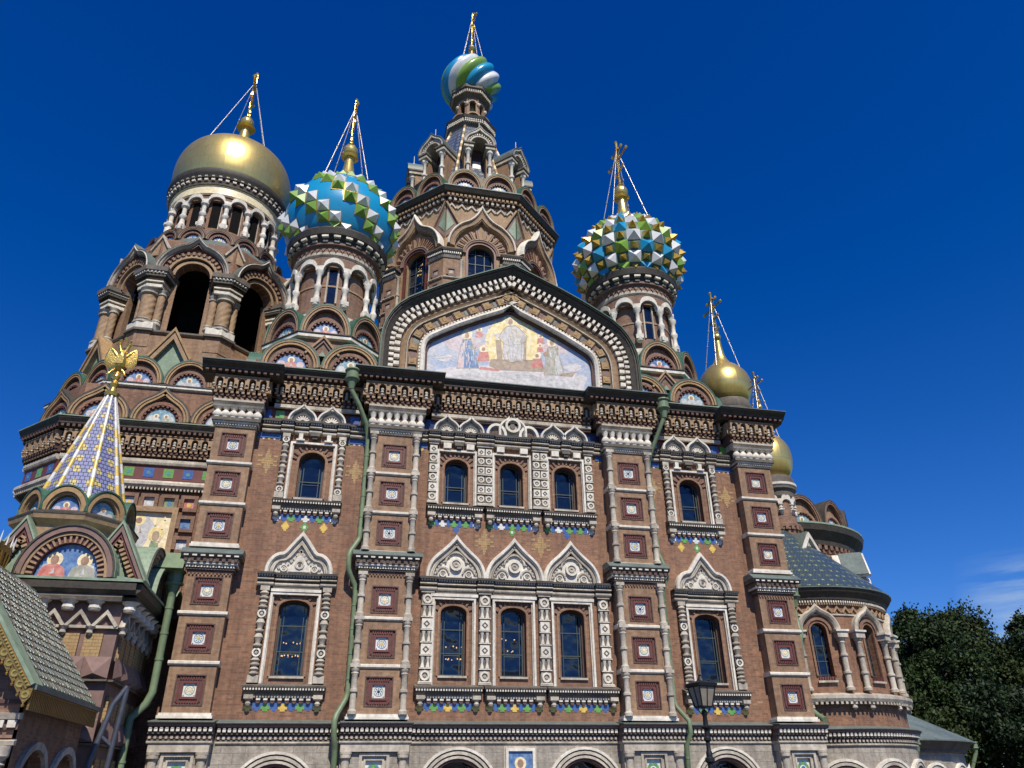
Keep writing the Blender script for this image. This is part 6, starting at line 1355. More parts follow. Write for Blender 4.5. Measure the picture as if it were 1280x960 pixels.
sl.band(e0, e1, [(0, 5.35), (0.4, 5.35), (0.48, 5.5), (0.48, 5.66), (0, 5.8)], 'stone'); sl.dentils(e0, e1, 0.1, 0.4, 5.22, 5.34, 0.24, 'stone')
for i in range(36):
    u = -RA * 1.1 + i * 0.53; sl.sweep([(u - 0.26, 9.95), (u, 10.3), (u + 0.26, 9.95)], [(0, 0), (0, 0.1), (-0.09, 0.1), (-0.09, 0)], 'tan_stone')
sl.box(e0, e1, 0, 0.07, 9.78, 9.86, 'stone'); sl.box(e0, e1, 0, 0.14, 10.34, 10.45, 'tan_stone'); sl.dentils(e0, e1, 0.1, 0.22, 10.45, 10.56, 0.14, 'white_stone'); sl.box(e0, e1, 0, 0.14, 10.45, 10.6, 'shade_dark_brick')
sl.band(e0, e1, [(0, 10.6), (0.26, 10.6), (0.3, 10.75), (0.52, 11.0), (0.62, 11.2), (0, 11.25)], 'dark_metal'); sl.band(e0, e1, [(0, 11.2), (0.66, 11.2), (0.66, 11.27), (0, 11.4)], 'roof_metal')
rp = part('tiled_roof', WORLD, ap, 'blue, green and yellow tiled half-cone roof')
rp.lathe(X, -Y, [(RA + 0.6, 11.3), (1.0, 16.2)], 'apse_tile', 48, uvs=True, cap=False)
# turret with gold dome standing on it
tu = part('turret', WORLD, None, 'small round turret under the lower gold dome'); x, y = 19.75, 7.3
tu.lathe(x, -y, [(1.75, 14.6), (1.75, 15.0), (1.6, 15.2), (1.3, 15.3)], 'white_stone', 28, cap=False)
tu.lathe(x, -y, [(1.15, 14.6), (1.15, 16.1), (1.25, 16.2), (1.25, 16.4), (1.05, 16.5), (1.0, 18.2)], 'pink_brick', 28, cap=False)
s = part('tooth_ring', Cyl(x, y, 1.15), tu); s.box(0, 2 * PI * 1.15, -0.05, 0.05, 16.0, 16.3, 'pink_brick')
for i in range(22): u = i * 2 * PI * 1.15 / 22; s.box(u - 0.09, u + 0.09, 0, 0.16, 16.0, 16.25, 'pink_brick')
arcade(tu, x, y, 1.05, 17.3, 17.75, 18.4, 8, 0.1)
tu.lathe(x, -y, [(1.0, 18.2), (1.15, 18.3), (1.2, 18.7), (1.35, 18.8), (1.35, 19.0)], 'shade_grey_stone', 28, cap=False); tu.lathe(x, -y, [(1.35, 18.95), (1.42, 19.02), (1.42, 19.18), (1.3, 19.22)], 'white_stone', 28, cap=False); tu.lathe(x, -y, [(1.3, 19.2), (1.32, 19.55), (1.2, 19.75), (0.9, 19.8)], 'shade_grey_stone', 28, cap=False)
g = part('dome', WORLD, tu, 'lower gold onion dome on the slim turret'); g.lathe(x, -y, smooth_prof([(0.95, 19.75), (1.3, 20.2), (1.5, 21.0), (1.42, 21.9), (1.05, 22.6), (0.5, 23.1), (0.22, 23.7), (0.14, 24.4)], 6), 'gold', 48, cap=False)
neck_ball(tu, x, y, 24.2, 25.2, 0.2, 0.2, 25.3); cross(tu, x, y, 25.5, 2.6, 0.05, R(97), (0.95, 22.7, 4, 0.785))
# white gabled dormers round the roof
for a, rr_, w_, z0_, h_ in ((62, 5.0, 0.95, 11.5, 1.25), (20, 2.6, 0.7, 13.3, 0.9), (100, 5.0, 0.95, 11.5, 1.25)):
    Fd = Flat(X + rr_ * math.sin(R(a)), Y - rr_ * math.cos(R(a)), R(a)); d = part('dormer', Fd, ap)
    d.box(-w_, w_, -1.2, 0, z0_, z0_ + h_, 'stone'); T = [(-w_ * 1.3, z0_ + h_), (0, z0_ + h_ + 1.35 * w_ + 0.3), (w_ * 1.3, z0_ + h_)]
    d.sweep(T, [(0, -1.6), (0, 0.25), (-0.2, 0.25), (-0.2, -1.1)], 'white_stone'); d.sweep(T, [(0.003, -1.2), (0.003, 0.15), (0.05, 0.15), (0.05, -1.2)], 'roof_metal'); d.prism([(T[0][0] + .1, z0_ + h_), (T[2][0] - .1, z0_ + h_), (0, T[1][1] - .2)], -1.6, 0.05, 'stone')
    for u in (-w_ * 0.5, w_ * 0.5): d.rect_sweep(arch(u, z0_ + h_ * 0.55, w_ * 0.36, None, 10, leg=0.6), 0, 0.12, 0, 0.2, 'white_stone'); d.prism(arch(u, z0_ + h_ * 0.55, w_ * 0.36, None, 10, leg=0.6), 0, 0.03, 'interior')
    for u in (-w_, 0, w_): d.lathe(u, 0.2, [(0.16, z0_), (0.1, z0_ + 0.15), (0.1, z0_ + h_ * 0.4), (0.18, z0_ + h_ * 0.5)], 'white_stone', 8)

# ---- central apse behind, kokoshniks and its gold dome
X, Y = 23.0, 17.0; F = Cyl(X, Y, 7.2)
ca = part('apse', F, label='taller central apse behind, ringed by arched gables under a gold dome')
e0, e1 = -7.2 * 1.9, 7.2 * 2.2
ca.box(e0, e1, -0.5, 0, 3.5, 17.2, 'brick')
plinth = part('stone_plinth', Cyl(X, Y, 11.0)); plinth.box(-16, 24, -0.5, 0, 0, 3.2, 'ashlar')
for i in range(11):
    A = arch(-9 + i * 3.1, 1.3, 0.85, None, 14, leg=1.2)
    for r0, d_, m_ in ((0, 0.06, 'oxblood'), (0.12, 0.1, 'stone'), (0.3, 0.16, 'white_stone')): plinth.rect_sweep(A, r0, r0 + 0.13, -0.1, d_, m_)
    plinth.prism(A, -0.05, 0.02, 'interior')
plinth.band(-16, 24, [(0, 3.1), (0.2, 3.15), (0.2, 3.25), (0.3, 3.35), (0.5, 3.6), (0.7, 3.7), (0, 3.72)], 'shade_grey_stone'); plinth.dentils(-16, 24, 0.15, 0.28, 3.35, 3.45, 0.22, 'stone'); plinth.band(-16, 24, [(-0.5, 3.7), (0.8, 3.7), (0.8, 3.78), (-3.7, 6.1), (-3.8, 6.1)], 'roof_metal')
for k, uu in enumerate((1.4, 10.6)):
    pp = pipe('z', [(X + 11.75 * math.sin(uu / 11.0), Y - 11.75 * math.cos(uu / 11.0), 3.2), (X + 11.25 * math.sin(uu / 11.0), Y - 11.25 * math.cos(uu / 11.0), 2.2), (X + 11.25 * math.sin(uu / 11.0), Y - 11.25 * math.cos(uu / 11.0), 0.2)], 0.12, None); hopper(pp, X + 11.75 * math.sin(uu / 11.0), Y - 11.75 * math.cos(uu / 11.0), 3.8, 0.6)
for i in range(26):
    u = e0 + i * 1.1; ca.rect_sweep([(u - 0.3, 14.0), (u - 0.3, 14.9), (u + 0.3, 14.9), (u + 0.3, 14.0), (u - 0.3, 14.0)], 0, 0.14, 0, 0.16, 'brick'); ca.ring(u, 14.45, 0, 0.1, 0.06, 0.16, 'pink_brick', 8)
ca.band(e0, e1, [(0, 15.4), (0.2, 15.4), (0.25, 15.55), (0, 15.6)], 'tan_stone')
for i in range(56): u = e0 + i * 0.52; ca.box(u - 0.13, u + 0.13, 0, 0.3, 15.9, 16.2, 'pink_brick'); ca.box(u - 0.26, u - 0.05, 0, 0.2, 15.65, 15.9, 'pink_brick')
ca.band(e0, e1, [(0, 16.2), (0.3, 16.2), (0.35, 16.5), (0.8, 17.1), (0.9, 17.5), (0, 17.6)], 'dark_metal'); ca.band(e0, e1, [(-0.5, 17.6), (0.92, 17.5), (0.92, 17.62), (-0.5, 17.9)], 'verdigris')
for i in range(14):
    a = R(-96 + i * 24.5); Fk = Flat(X + 7.0 * math.sin(a), Y - 7.0 * math.cos(a), a)
    kokoshnik(ca, Fk, 0, 17.7, 1.42, 2.15, 0.2, 0.9, kind=i, mats=('pink_brick', 'tan', 'pink_brick'), roof='dark_metal')
ca2 = part('apse_roof', WORLD, ca); ca2.lathe(X, -Y, [(6.4, 17.6), (6.4, 19.0), (1.8, 24.5)], 'roof_metal', 40, cap=False); ca2.lathe(X, -Y, [(1.6, 23.5), (1.6, 29.2)], 'pink_brick', 28, cap=False)
arcade(ca2, X, Y, 1.75, 26.3, 27.9, 29.0, 10, 0.11) if False else None
ca2.lathe(X, -Y, [(1.65, 29.0), (1.9, 29.2), (1.95, 29.5), (1.85, 29.6), (1.95, 29.9), (1.8, 30.5)], 'shade_grey_stone', 32, cap=False)
g = part('dome', WORLD, ca, 'upper gold onion dome with a long tapering neck'); g.lathe(X, -Y, smooth_prof([(1.5, 30.3), (1.95, 30.9), (2.25, 31.9), (2.1, 33.0), (1.5, 33.9), (0.85, 34.5), (0.5, 35.2), (0.33, 36.1), (0.28, 36.9)], 7), 'gold', 56, cap=False)
neck_ball(ca, X, Y, 36.6, 37.2, 0.3, 0.36, 37.4); cross(ca, X, Y, 37.8, 4.4, 0.08, R(97), (1.6, 33.6, 4, 0.785))
# third golden cross just seen over the corner
x, y = 21.3, 10.6
tu = part('turret', WORLD, None); tu.lathe(x, -y, [(0.7, 19), (0.7, 22.4), (0.85, 22.6), (0.85, 22.8)], 'pink_brick', 20); g = part('dome', WORLD, tu); g.lathe(x, -y, smooth_prof([(0.7, 22.8), (1.0, 23.4), (0.8, 24.2), (0.3, 24.8), (0.1, 25.6)], 5), 'gold', 28, cap=False)
# ---- south-west porch: square turret with gables, kokoshniks and a tiled tent
X, Y = -19.0, -1.3; HP = 2.75; ZE = 8.75
po = part('porch', WORLD, label='square porch turret with round gables and a small tiled tent roof')
po.box(X - HP, X + HP, -Y - HP, -Y + HP, 0, 8.4, 'purple_stone')
po.box(X - HP + .3, -14.9, -12, -3.0, 0, 9.5, 'brick'); po.box(X + HP - .5, -14.95, -3.0, -0.6, 8.3, 8.5, 'dark_metal')  # second box: flat slab added over the slot to keep it in shade
for k in range(4):
    F = facet(X, Y, HP, k, 4)
    f = part('porch_wall', F, po); e = HP
    for z, m_ in ((6.55, 0), (4.45, 0), (2.4, 0), (0.4, 0)):
        n = 6
        for i in range(n):
            u = -e + 0.35 + (2 * e - 0.7) * (i + 0.5) / n
            f.box(u - 0.31, u + 0.31, 0, 0.12, z - 0.62, z + 0.26, 'yellow_brick')
    for z in (5.25, 3.15, 1.1):   # faceted stone courses
        n = 6; 
        for i in range(n):
            u0 = -e - 0.05 + (2 * e + 0.1) * i / n; u1 = u0 + (2 * e + 0.1) / n - 0.01; um = (u0 + u1) / 2
            f.add([(u0, 0.05, z - 0.02), (u1, 0.05, z - 0.02), (u1, 0.15, z + 0.75), (u0, 0.15, z + 0.75), (um, 0.4, z + 0.15), (u0, 0.2, z), (u1, 0.2, z)], [(0, 1, 6, 5), (5, 6, 4), (5, 4, 3), (6, 2, 4), (3, 4, 2)], 'purple_stone')
        f.box(-e - 0.06, e + 0.06, 0, 0.24, z - 0.1, z - 0.03, 'shade_grey_stone')
    # zigzag and pendants
    f.box(-e - 0.02, e + 0.02, 0, 0.16, 7.0, 7.1, 'stone')
    n = 6
    for i in range(n):
        u = -e + 2 * e * (i + 0.5) / n; w2 = e / n
        f.sweep([(u - w2, 7.1), (u, 7.68), (u + w2, 7.1)], [(0, 0), (0, 0.2), (-0.11, 0.2), (-0.11, 0)], 'stone')
        f.lathe(u - w2, 0.18, [(0.04, 6.72), (0.12, 6.82), (0.1, 6.92), (0.18, 7.05)], 'stone', 8)
        f.lathe(u - w2, 0.25, [(0.2, 7.62), (0.24, 7.7), (0.2, 7.84), (0.36, 7.98)], 'white_stone', 8)
    f.band(-e, e, [(0, 7.95), (0.4, 7.95), (0.45, 8.1), (0.4, 8.2), (0, 8.2)], 'shade_grey_stone')
    f.band(-e - 0.45, e + 0.45, [(0, 8.2), (0.42, 8.2), (0.6, 8.35), (0.62, 8.6), (0, 8.65)], 'dark_metal'); f.band(-e - 0.62, e + 0.62, [(-0.3, 8.65), (0.66, 8.65), (0.66, 8.74), (-0.3, 8.85)], 'verdigris')
    # round gable with paired figures
    Fg = facet(X, Y, HP + 0.3, k, 4)
    g = part('kokoshnik', Fg, po, 'round gable with a mosaic of two haloed figures' if k == 0 else None)
    uc = 0.5 if k == 0 else 0
    g.rect_sweep(arch(uc, 8.85, 1.72, 1.95, 20), 0, 0.07, -1.4, 0.06, 'verdigris'); g.rect_sweep(arch(uc, 8.85, 1.70, 1.93, 20), 0, 0.07, 0.062, 0.13, 'dark_metal'); g.rect_sweep(arch(uc, 8.85, 1.5, 1.72, 20), 0.0, 0.22, -1.4, 0.08, 'purple_stone'); g.rect_sweep(arch(uc, 8.85, 1.38, 1.58, 20), 0, 0.11, -1.4, 0.0, 'tan_stone')
    g.rect_sweep(arch(uc, 8.85, 1.13, 1.3, 20), 0, 0.25, -1.4, -0.1, 'oxblood'); g.blocks(arch(uc, 8.85, 1.13, 1.3, 20), 0, 0.24, -0.2, -0.02, 0.17, 0.45, 'tan_stone'); g.prism(arch(uc, 8.85, 1.13, 1.3, 16), -1.4, -0.3, 'carved_brown')
    g.prism(arch(uc, 8.85, 1.71, 1.94, 20), -1.5, -0.42, 'verdigris')
    medallion(po, Fg, uc, 8.87, 1.1, -0.26, 3, 1.26, 1.15)
    for s_ in (-1, 1):   # flanking pointed gables set back
        if k in (1, 3) and s_ == (-1 if k == 1 else 1): continue
        q = part('pointed_gable', Fg, po); uu = s_ * 1.75 + (0.3 if k == 0 else 0); T = [(uu - 1.25, 8.85), (uu, 11.15), (uu + 1.25, 8.85)]
        q.sweep(T, [(0.04, -1.25), (0.04, -0.3), (-0.03, -0.3), (-0.03, -1.25)], 'verdigris'); q.sweep(T, [(-0.04, -1.2), (-0.04, -0.36), (-0.18, -0.36), (-0.18, -1.2)], 'purple_stone'); q.sweep(T, [(-0.18, -1.2), (-0.18, -0.45), (-0.28, -0.45), (-0.28, -1.2)], 'oxblood'); q.blocks(offset_path(T, -0.36), -0.14, 0.06, -0.6, -0.42, 0.19, 0.5, 'tan_stone')
        q.prism([(uu - 1.15, 8.85), (uu + 1.15, 8.85), (uu, 10.85)], -1.2, -0.7, 'dark_metal'); q.prism([(uu - 0.5, 8.85), (uu + 0.5, 8.85), (uu, 10.05)], -0.7, -0.62, 'verdigris')
pr_ = part('tent_base', WORLD, po); X = -19.5
pr_.lathe(X, -Y, [(octR(2.4), 8.8), (octR(1.9), 11.0)], 'verdigris', 8, PI / 8, sm=False)
pr_.lathe(X, -Y, [(octR(2.0), 10.6), (octR(2.0), 11.1), (octR(2.25), 11.3), (octR(2.3), 11.5), (octR(1.9), 11.55)], 'tan_stone', 8, PI / 8, sm=False); pr_.lathe(X, -Y, [(octR(2.32), 11.5), (octR(2.32), 11.58), (octR(1.6), 11.9)], 'dark_metal', 8, PI / 8, sm=False)
for k in range(8):
    F = facet(X, Y, 1.95, k); g = part('kokoshnik', F, po)
    g.rect_sweep(arch(0, 11.7, 0.85, 1.05, 16), 0, 0.06, -1.3, 0.14, 'green_rim'); g.rect_sweep(arch(0, 11.7, 0.66, 0.82, 16), 0, 0.2, -1.3, 0.1, 'ochre'); g.rect_sweep(arch(0, 11.7, 0.58, 0.72, 16), 0, 0.09, -1.2, 0.0, 'tan_stone'); g.prism(arch(0, 11.7, 0.6, 0.75, 14), -1.3, -0.24, 'verdigris')
    g.prism(arch(0, 11.7, 0.84, 1.04, 14), -1.3, -0.3, 'verdigris')
    medallion(po, F, 0, 11.72, 0.52, -0.16, k, 0.62)
tn = part('tent_roof', WORLD, po, 'slim tent roof in blue and yellow tiles with white and gold ribs')
r0, r1, za, zb = 1.7, 0.16, 12.0, 18.0
tn.lathe(X, -Y, [(octR(r0), za), (octR(r1), zb)], 'tent_tile', 8, PI / 8, sm=False, uvs=True)
for k in range(8):
    a = 2 * PI * (k + 0.5) / 8; A = Vector((X + octR(r0) * math.sin(a), -Y + octR(r0) * math.cos(a), za)); B = Vector((X + octR(r1) * math.sin(a), -Y + octR(r1) * math.cos(a), zb))
    n = 13
    for i in range(n): tn.tube([A.lerp(B, i / n), A.lerp(B, (i + 0.97) / n)], 0.105 - 0.05 * i / n, ('yellow_tile', 'white_tile')[i % 2] if i < n - 3 else 'white_tile', 8)
# gilded double-headed eagle
eg = part('eagle_finial', Flat(X, Y, 0), po, 'gilded double-headed eagle with spread wings')
m_ = 'gold_ornament'
eg.lathe(0, 0, [(0.3, 17.9), (0.34, 18.05), (0.2, 18.15), (0.13, 18.35), (0.2, 18.55), (0.1, 18.75), (0.16, 18.95), (0.08, 19.2)], m_, 14)
eg.lathe(0, 0, smooth_prof([(0.04, 19.2), (0.2, 19.45), (0.26, 19.8), (0.2, 20.15), (0.08, 20.4)], 4), m_, 14)
for s_ in (-1, 1):
    eg.tube([(s_ * 0.05, 0, 20.2), (s_ * 0.14, 0.02, 20.45), (s_ * 0.2, 0.03, 20.65)], [0.12, 0.085, 0.09], m_, 8); eg.ball(s_ * 0.23, 0.03, 20.7, 0.1, m_, 8); eg.tube([(s_ * 0.28, 0.03, 20.7), (s_ * 0.4, 0.04, 20.64)], [0.05, 0.012], m_, 6)
    # wing: an arm with nine hanging feathers
    eg.tube([(s_ * 0.15, 0, 20.0), (s_ * 0.42, -0.02, 20.35), (s_ * 0.58, -0.04, 20.48)], [0.1, 0.09, 0.06], m_, 8)
    for i in range(9):
        f = i / 8; px_ = s_ * (0.24 + 0.34 * f); pz = 20.12 + 0.36 * min(1, f * 1.4); ln = 0.62 + 0.38 * math.sin(PI * f * 0.8)
        tx = px_ + s_ * (0.02 + 0.10 * f); eg.tube([(px_, -0.02, pz), ((px_ + tx) / 2 + s_ * 0.02, -0.03, pz - ln * 0.5), (tx, 0.0, pz - ln)], [0.05, 0.07, 0.015], m_, 6)
    eg.tube([(s_ * 0.08, 0.03, 19.4), (s_ * 0.28, 0.08, 19.2), (s_ * 0.36, 0.14, 19.05)], [0.07, 0.05, 0.03], m_, 6)
    for q in (-0.06, 0.0, 0.06): eg.tube([(s_ * 0.34, 0.12, 19.08), (s_ * 0.36 + q, 0.2, 18.98)], [0.025, 0.01], m_, 5)
eg.prism([(-0.18, 19.55), (0.18, 19.55), (0.18, 19.85), (0, 20.1), (-0.18, 19.85)][::-1], 0.2, 0.3, m_)
for u in (-0.2, 0.2, 0): eg.lathe(u, 0.03, [(0.07, 20.82 + (0.14 if u == 0 else 0)), (0.1, 20.92 + (0.14 if u == 0 else 0)), (0.02, 21.0 + (0.14 if u == 0 else 0))], m_, 8)
for i in range(5): u = (i - 2) * 0.09; eg.tube([(u * 0.6, -0.02, 19.35), (u * 1.6, -0.02, 18.95)], [0.05, 0.02], m_, 5)

# ---- entrance canopy in front of the porch: steep gabled roof, gilded fringe, crest
cx, ex, y0, y1 = -19.0, 2.95, -12.0, -5.2; zr, ze = 8.1, 4.15
cn = part('canopy', WORLD, label='gabled entrance canopy with patterned tiles and gilded fringe')
for s_ in (-1, 1):
    A = [(cx, -y0, zr), (cx + s_ * ex, -y0, ze), (cx + s_ * ex, -y1, ze), (cx, -y1, zr)]
    sl_ = math.hypot(ex, zr - ze); uv = [(0, 0), (0, sl_), (y1 - y0, sl_), (y1 - y0, 0)]
    rt = part('tiled_roof', WORLD, cn); rt.add(A, [(0, 1, 2, 3)], 'canopy_tile', uv=uv); rt.add([(a, b_, z - 0.14) for a, b_, z in A], [(0, 1, 2, 3)], 'dark_metal')
    # ribs across the tiles (rows of raised tile heads)
    nx, nz = s_ * (zr - ze) / sl_, ex / sl_
    n_ = 24
    for i in range(n_):
        yy = y0 + 0.3 + (y1 - y0 - 0.3) * i / n_
        for j in range(16):
            f0, f1 = 0.04 + 0.94 * j / 16, 0.04 + 0.94 * (j + 0.93) / 16; e_ = 0.035
            rt.tube([(cx + s_ * ex * f0 + nx * 0.01, -yy, zr + (ze - zr) * f0 + nz * 0.01), (cx + s_ * ex * f1 + nx * e_, -yy, zr + (ze - zr) * f1 + nz * e_)], [0.02, 0.05], ('canopy_tile', 'canopy_tile', 'shade_grey_stone')[(i + j) % 3], 5)
    # verge (verdigris band) and bargeboard with gold lambrequins
    vb = part('bargeboard', Flat(cx, y0, 0), cn)
    pth = [(-ex * 1.0, ze), (0, zr)] if s_ < 0 else [(0, zr), (ex, ze)]
    vb.rect_sweep(pth, 0.0, 0.09, -0.62, 0.12, 'verdigris'); vb.rect_sweep(pth, -0.16, -0.003, -0.2, 0.1, 'old_gold'); vb.blocks(pth, -0.09, -0.04, 0.1, 0.135, 0.1, 0.5, 'gold_ornament')
    P_, T_ = resample(pth, 0.34)
    for (u, z) in P_:
        vb.prism([(u - 0.15, z - 0.2), (u + 0.15, z - 0.2), (u + 0.13, z - 0.42), (u + 0.07, z - 0.5), (u, z - 0.6), (u - 0.07, z - 0.5), (u - 0.13, z - 0.42)][::-1], 0.04, 0.07, 'old_gold'); vb.ring(u, z - 0.36, 0.065, 0.09, 0.05, 0.1, 'gold_ornament', 10); vb.ball(u, 0.05, z - 0.63, 0.045, 'gold_ornament', 6)
    # side eave with its fringe and gutter
    Fe = facet(cx, 0, ex, 1 if s_ > 0 else 3, 4); ev = part('side_eave', Fe, cn)
    a0, a1 = (y0, y1) if s_ > 0 else (-y1, -y0)
    ev.box(a0, a1, -0.35, 0.12, ze - 0.1, ze + 0.03, 'roof_metal'); ev.box(a0, a1, -0.2, -0.02, ze - 0.3, ze - 0.1, 'carved_brown'); ev.dentils(a0, a1, -0.02, 0.03, ze - 0.6, ze - 0.14, 0.15, 'old_gold', 0.5); ev.box(a0, a1, -0.02, 0.05, ze - 0.14, ze - 0.1, 'old_gold'); ev.box(a0 + .5, a1, -1.5, -0.25, ze - 0.4, ze - 0.3, 'shade_dark_brick')
# gable front wall with arch, columns on a stone parapet
Fc = Flat(cx, y0 + 0.55, 0); gf = part('canopy_front', Fc, cn)
wall_open(gf, -2.6, 2.6, 2.9, 4.3, -0.3, 0.0, [(0, 1.6, 2.9, 2.9, 1.3)], 'pink_brick')
gf.prism([(-2.5, 4.3), (2.5, 4.3), (0, zr - 0.5)], -0.3, 0.0, 'pink_brick')
gf.band(-2.75, 2.75, [(0, 3.35), (0.14, 3.35), (0.2, 3.5), (0, 3.52)], 'stone'); gf.dentils(-2.7, 2.7, 0, 0.14, 3.15, 3.33, 0.3, 'white_stone', 0.7); gf.box(-2.7, 2.7, 0, 0.05, 3.1, 3.36, 'carved_brown')
gf.band(-2.75, 2.75, [(0, 2.72), (0.16, 2.72), (0.2, 2.82), (0, 2.86)], 'stone')
gf.box(1.2, 2.6, -0.3, -0.0, 0.0, 2.72, 'brick'); gf.box(-2.6, -1.2, -0.3, 0, 0, 2.72, 'brick')
for s_ in (-1, 1):
    for u in (1.5, 2.45): c = part('column', Fc, cn); c.lathe(s_ * u, 0.25, [(0.24, 0.6), (0.17, 0.75), (0.17, 2.2), (0.24, 2.25), (0.17, 2.32), (0.28, 2.45), (0.28, 2.7)], 'stone', 14); c.box(s_ * u - 0.28, s_ * u + 0.28, 0.0, 0.5, 0, 0.6, 'ashlar')
Fs = facet(cx, 0, 2.6, 1, 4); sw = part('canopy_side', Fs, cn); wall_open(sw, y0 + 0.6, y1, 0, 3.8, -0.3, 0, [(-9.4, 1.2, 0.6, 1.6, 1.1), (-6.4, 1.2, 0.6, 1.6, 1.1)], 'brick')
for u in (-9.4, -6.4): sw.rect_sweep(arch(u, 1.6, 1.2, 1.1, 16, leg=1), 0, 0.2, -0.05, 0.12, 'stone')
# gilded crest on the ridge and its openwork front lobe
cr_ = part('gilded_crest', Flat(cx, y0, 0), cn, 'gilded openwork crest with small spikes')
cr_.F = facet(cx, 0, 0, 1, 4)
cr_.F = Flat(-21.6, -5.6, 0)
cr_.lathe(0, 0, [(1.05, 8.2), (1.35, 8.7), (1.45, 9.3), (1.5, 9.6)], 'old_gold', 28, cap=False)
for i in range(28):
    a = 2 * PI * i / 28; cr_.tube([(1.5 * math.sin(a), 1.5 * math.cos(a), 9.5), (1.53 * math.sin(a), 1.53 * math.cos(a), 9.95)], [0.04, 0.01], 'white_tile', 5)
    cr_.tube([(1.07 * math.sin(a), 1.07 * math.cos(a), 8.2), (1.37 * math.sin(a + 0.1), 1.37 * math.cos(a + 0.1), 8.7), (1.47 * math.sin(a - 0.05), 1.47 * math.cos(a - 0.05), 9.3)], 0.03, 'gold_ornament', 5)
# curved dark gutter of the porch's east roof, half-round roofs behind, blue steel frame
hb = part('half_round_roof', WORLD, po)
for i, (yy, zz, rr, xx) in enumerate(((-0.6, 8.6, 1.35, -15.9), (1.6, 8.4, 1.1, -15.6), (3.6, 8.4, 1.0, -15.4))):
    hb.F = facet(xx - 1.2, yy, 1.2, 1, 4); A = arch(0, zz, rr, rr * 1.15, 16); hb.rect_sweep(A, -0.06, 0.03, -2.4, 0.25, 'verdigris'); hb.prism(arch(0, zz, rr * 0.9, rr * 1.05, 12), -2.4, -0.2, 'shade_dark_brick'); hb.rect_sweep(A, -0.16, -0.062, -0.4, 0.12, 'purple_stone')
sf = part('steel_brace', Flat(-15.4, -4.0, R(20)), po, 'slender blue-grey steel bracing beside the porch')
sf.tube([(-0.95, 0, 0.0), (-0.8, 0, 2.6), (-0.45, 0, 4.4), (-0.1, 0, 5.0)], 0.1, 'steel', 8); sf.tube([(-0.3, 0, 0.0), (-0.2, 0, 3.0), (-0.1, 0, 5.0)], 0.09, 'steel', 8); sf.tube([(-0.7, 0, 3.4), (-0.2, 0, 3.0)], 0.07, 'steel', 8)

# ------------------------------------------------------------ chandelier lights seen through the lower windows
for u, z0, n in ((-10.15, 6.9, 14), (-2.75, 6.9, 11), (-0.2, 7.3, 8)):
    ch = MB('chandelier', None, {-10.15: 'lit chandelier seen through the tall window of the western bay', -2.75: 'lit chandelier behind the leftmost of the lower three windows', -0.2: 'lit chandelier behind the middle of the lower three windows'}[u], Flat(u, 0.95, 0), base=(u, 0.95, z0), category='chandelier', group='chandeliers behind the lower windows')
    for k in range(n):
        a = 2 * PI * k / n; q = (u_ := 0.38 * math.cos(a), 0.38 * math.sin(a) * 0.5)
        ch.ball(q[0], q[1], z0 + (0.55 if k % 3 == 0 else 0.0), 0.034, 'flame', 6); ch.tube([(0, 0, z0 - 0.12), (q[0], q[1], z0 - 0.04 + (0.55 if k % 3 == 0 else 0.0))], 0.01, 'old_gold', 4)
    ch.tube([(0, 0, z0 - 0.3), (0, 0, z0 + 3)], 0.015, 'old_gold', 5)
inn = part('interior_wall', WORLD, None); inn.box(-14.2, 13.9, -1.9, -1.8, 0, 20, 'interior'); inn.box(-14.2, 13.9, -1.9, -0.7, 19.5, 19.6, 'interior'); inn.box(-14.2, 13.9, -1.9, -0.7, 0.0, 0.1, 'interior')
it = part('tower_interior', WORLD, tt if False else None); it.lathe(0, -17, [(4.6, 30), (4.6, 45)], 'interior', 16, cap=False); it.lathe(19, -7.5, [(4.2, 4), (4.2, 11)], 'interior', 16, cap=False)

# ------------------------------------------------------------ street lamp
lamp = thing('street_lamp', 'black cast-iron street lamp with a glazed lantern in front of the church', 'street lamp', (1.92, -15, 0))
F = Flat(1.92, -15, R(12))
p = MB('post', lamp, None, F)
p.lathe(0, 0, [(0.22, 0), (0.22, 0.25), (0.14, 0.4), (0.12, 0.9), (0.16, 1.0), (0.11, 1.1), (0.09, 1.2), (0.075, 2.1), (0.13, 2.14), (0.13, 2.22), (0.085, 2.26), (0.085, 2.36), (0.06, 2.42), (0.055, 2.62), (0.1, 2.66), (0.1, 2.72), (0.065, 2.76), (0.065, 2.92), (0.13, 2.96), (0.14, 3.0), (0.07, 3.04), (0.06, 3.26), (0.08, 3.3), (0.08, 3.38), (0.05, 3.42)], 'black_iron', 16)
for k in range(4):
    a = PI / 4 + k * PI / 2; p.tube([(0.05 * math.sin(a), 0.05 * math.cos(a), 3.3), (0.16 * math.sin(a), 0.16 * math.cos(a), 3.42), (0.15 * math.sin(a), 0.15 * math.cos(a), 3.5)], 0.014, 'black_iron', 6)
ln = MB('lantern', lamp, None, F); S2 = math.sqrt(2)
ln.lathe(0, 0, [(0.17 * S2, 3.47), (0.18 * S2, 3.52)], 'black_iron', 4, PI / 4, sm=False)
for k in range(4):
    a = PI / 4 + k * PI / 2; ln.tube([(0.17 * S2 * math.sin(a), 0.17 * S2 * math.cos(a), 3.5), (0.27 * S2 * math.sin(a), 0.27 * S2 * math.cos(a), 4.02)], 0.02, 'black_iron', 6)
    b_ = k * PI / 2; ln.tube([(0.17 * math.sin(b_), 0.17 * math.cos(b_), 3.5), (0.27 * math.sin(b_), 0.27 * math.cos(b_), 4.02)], 0.016, 'black_iron', 6)
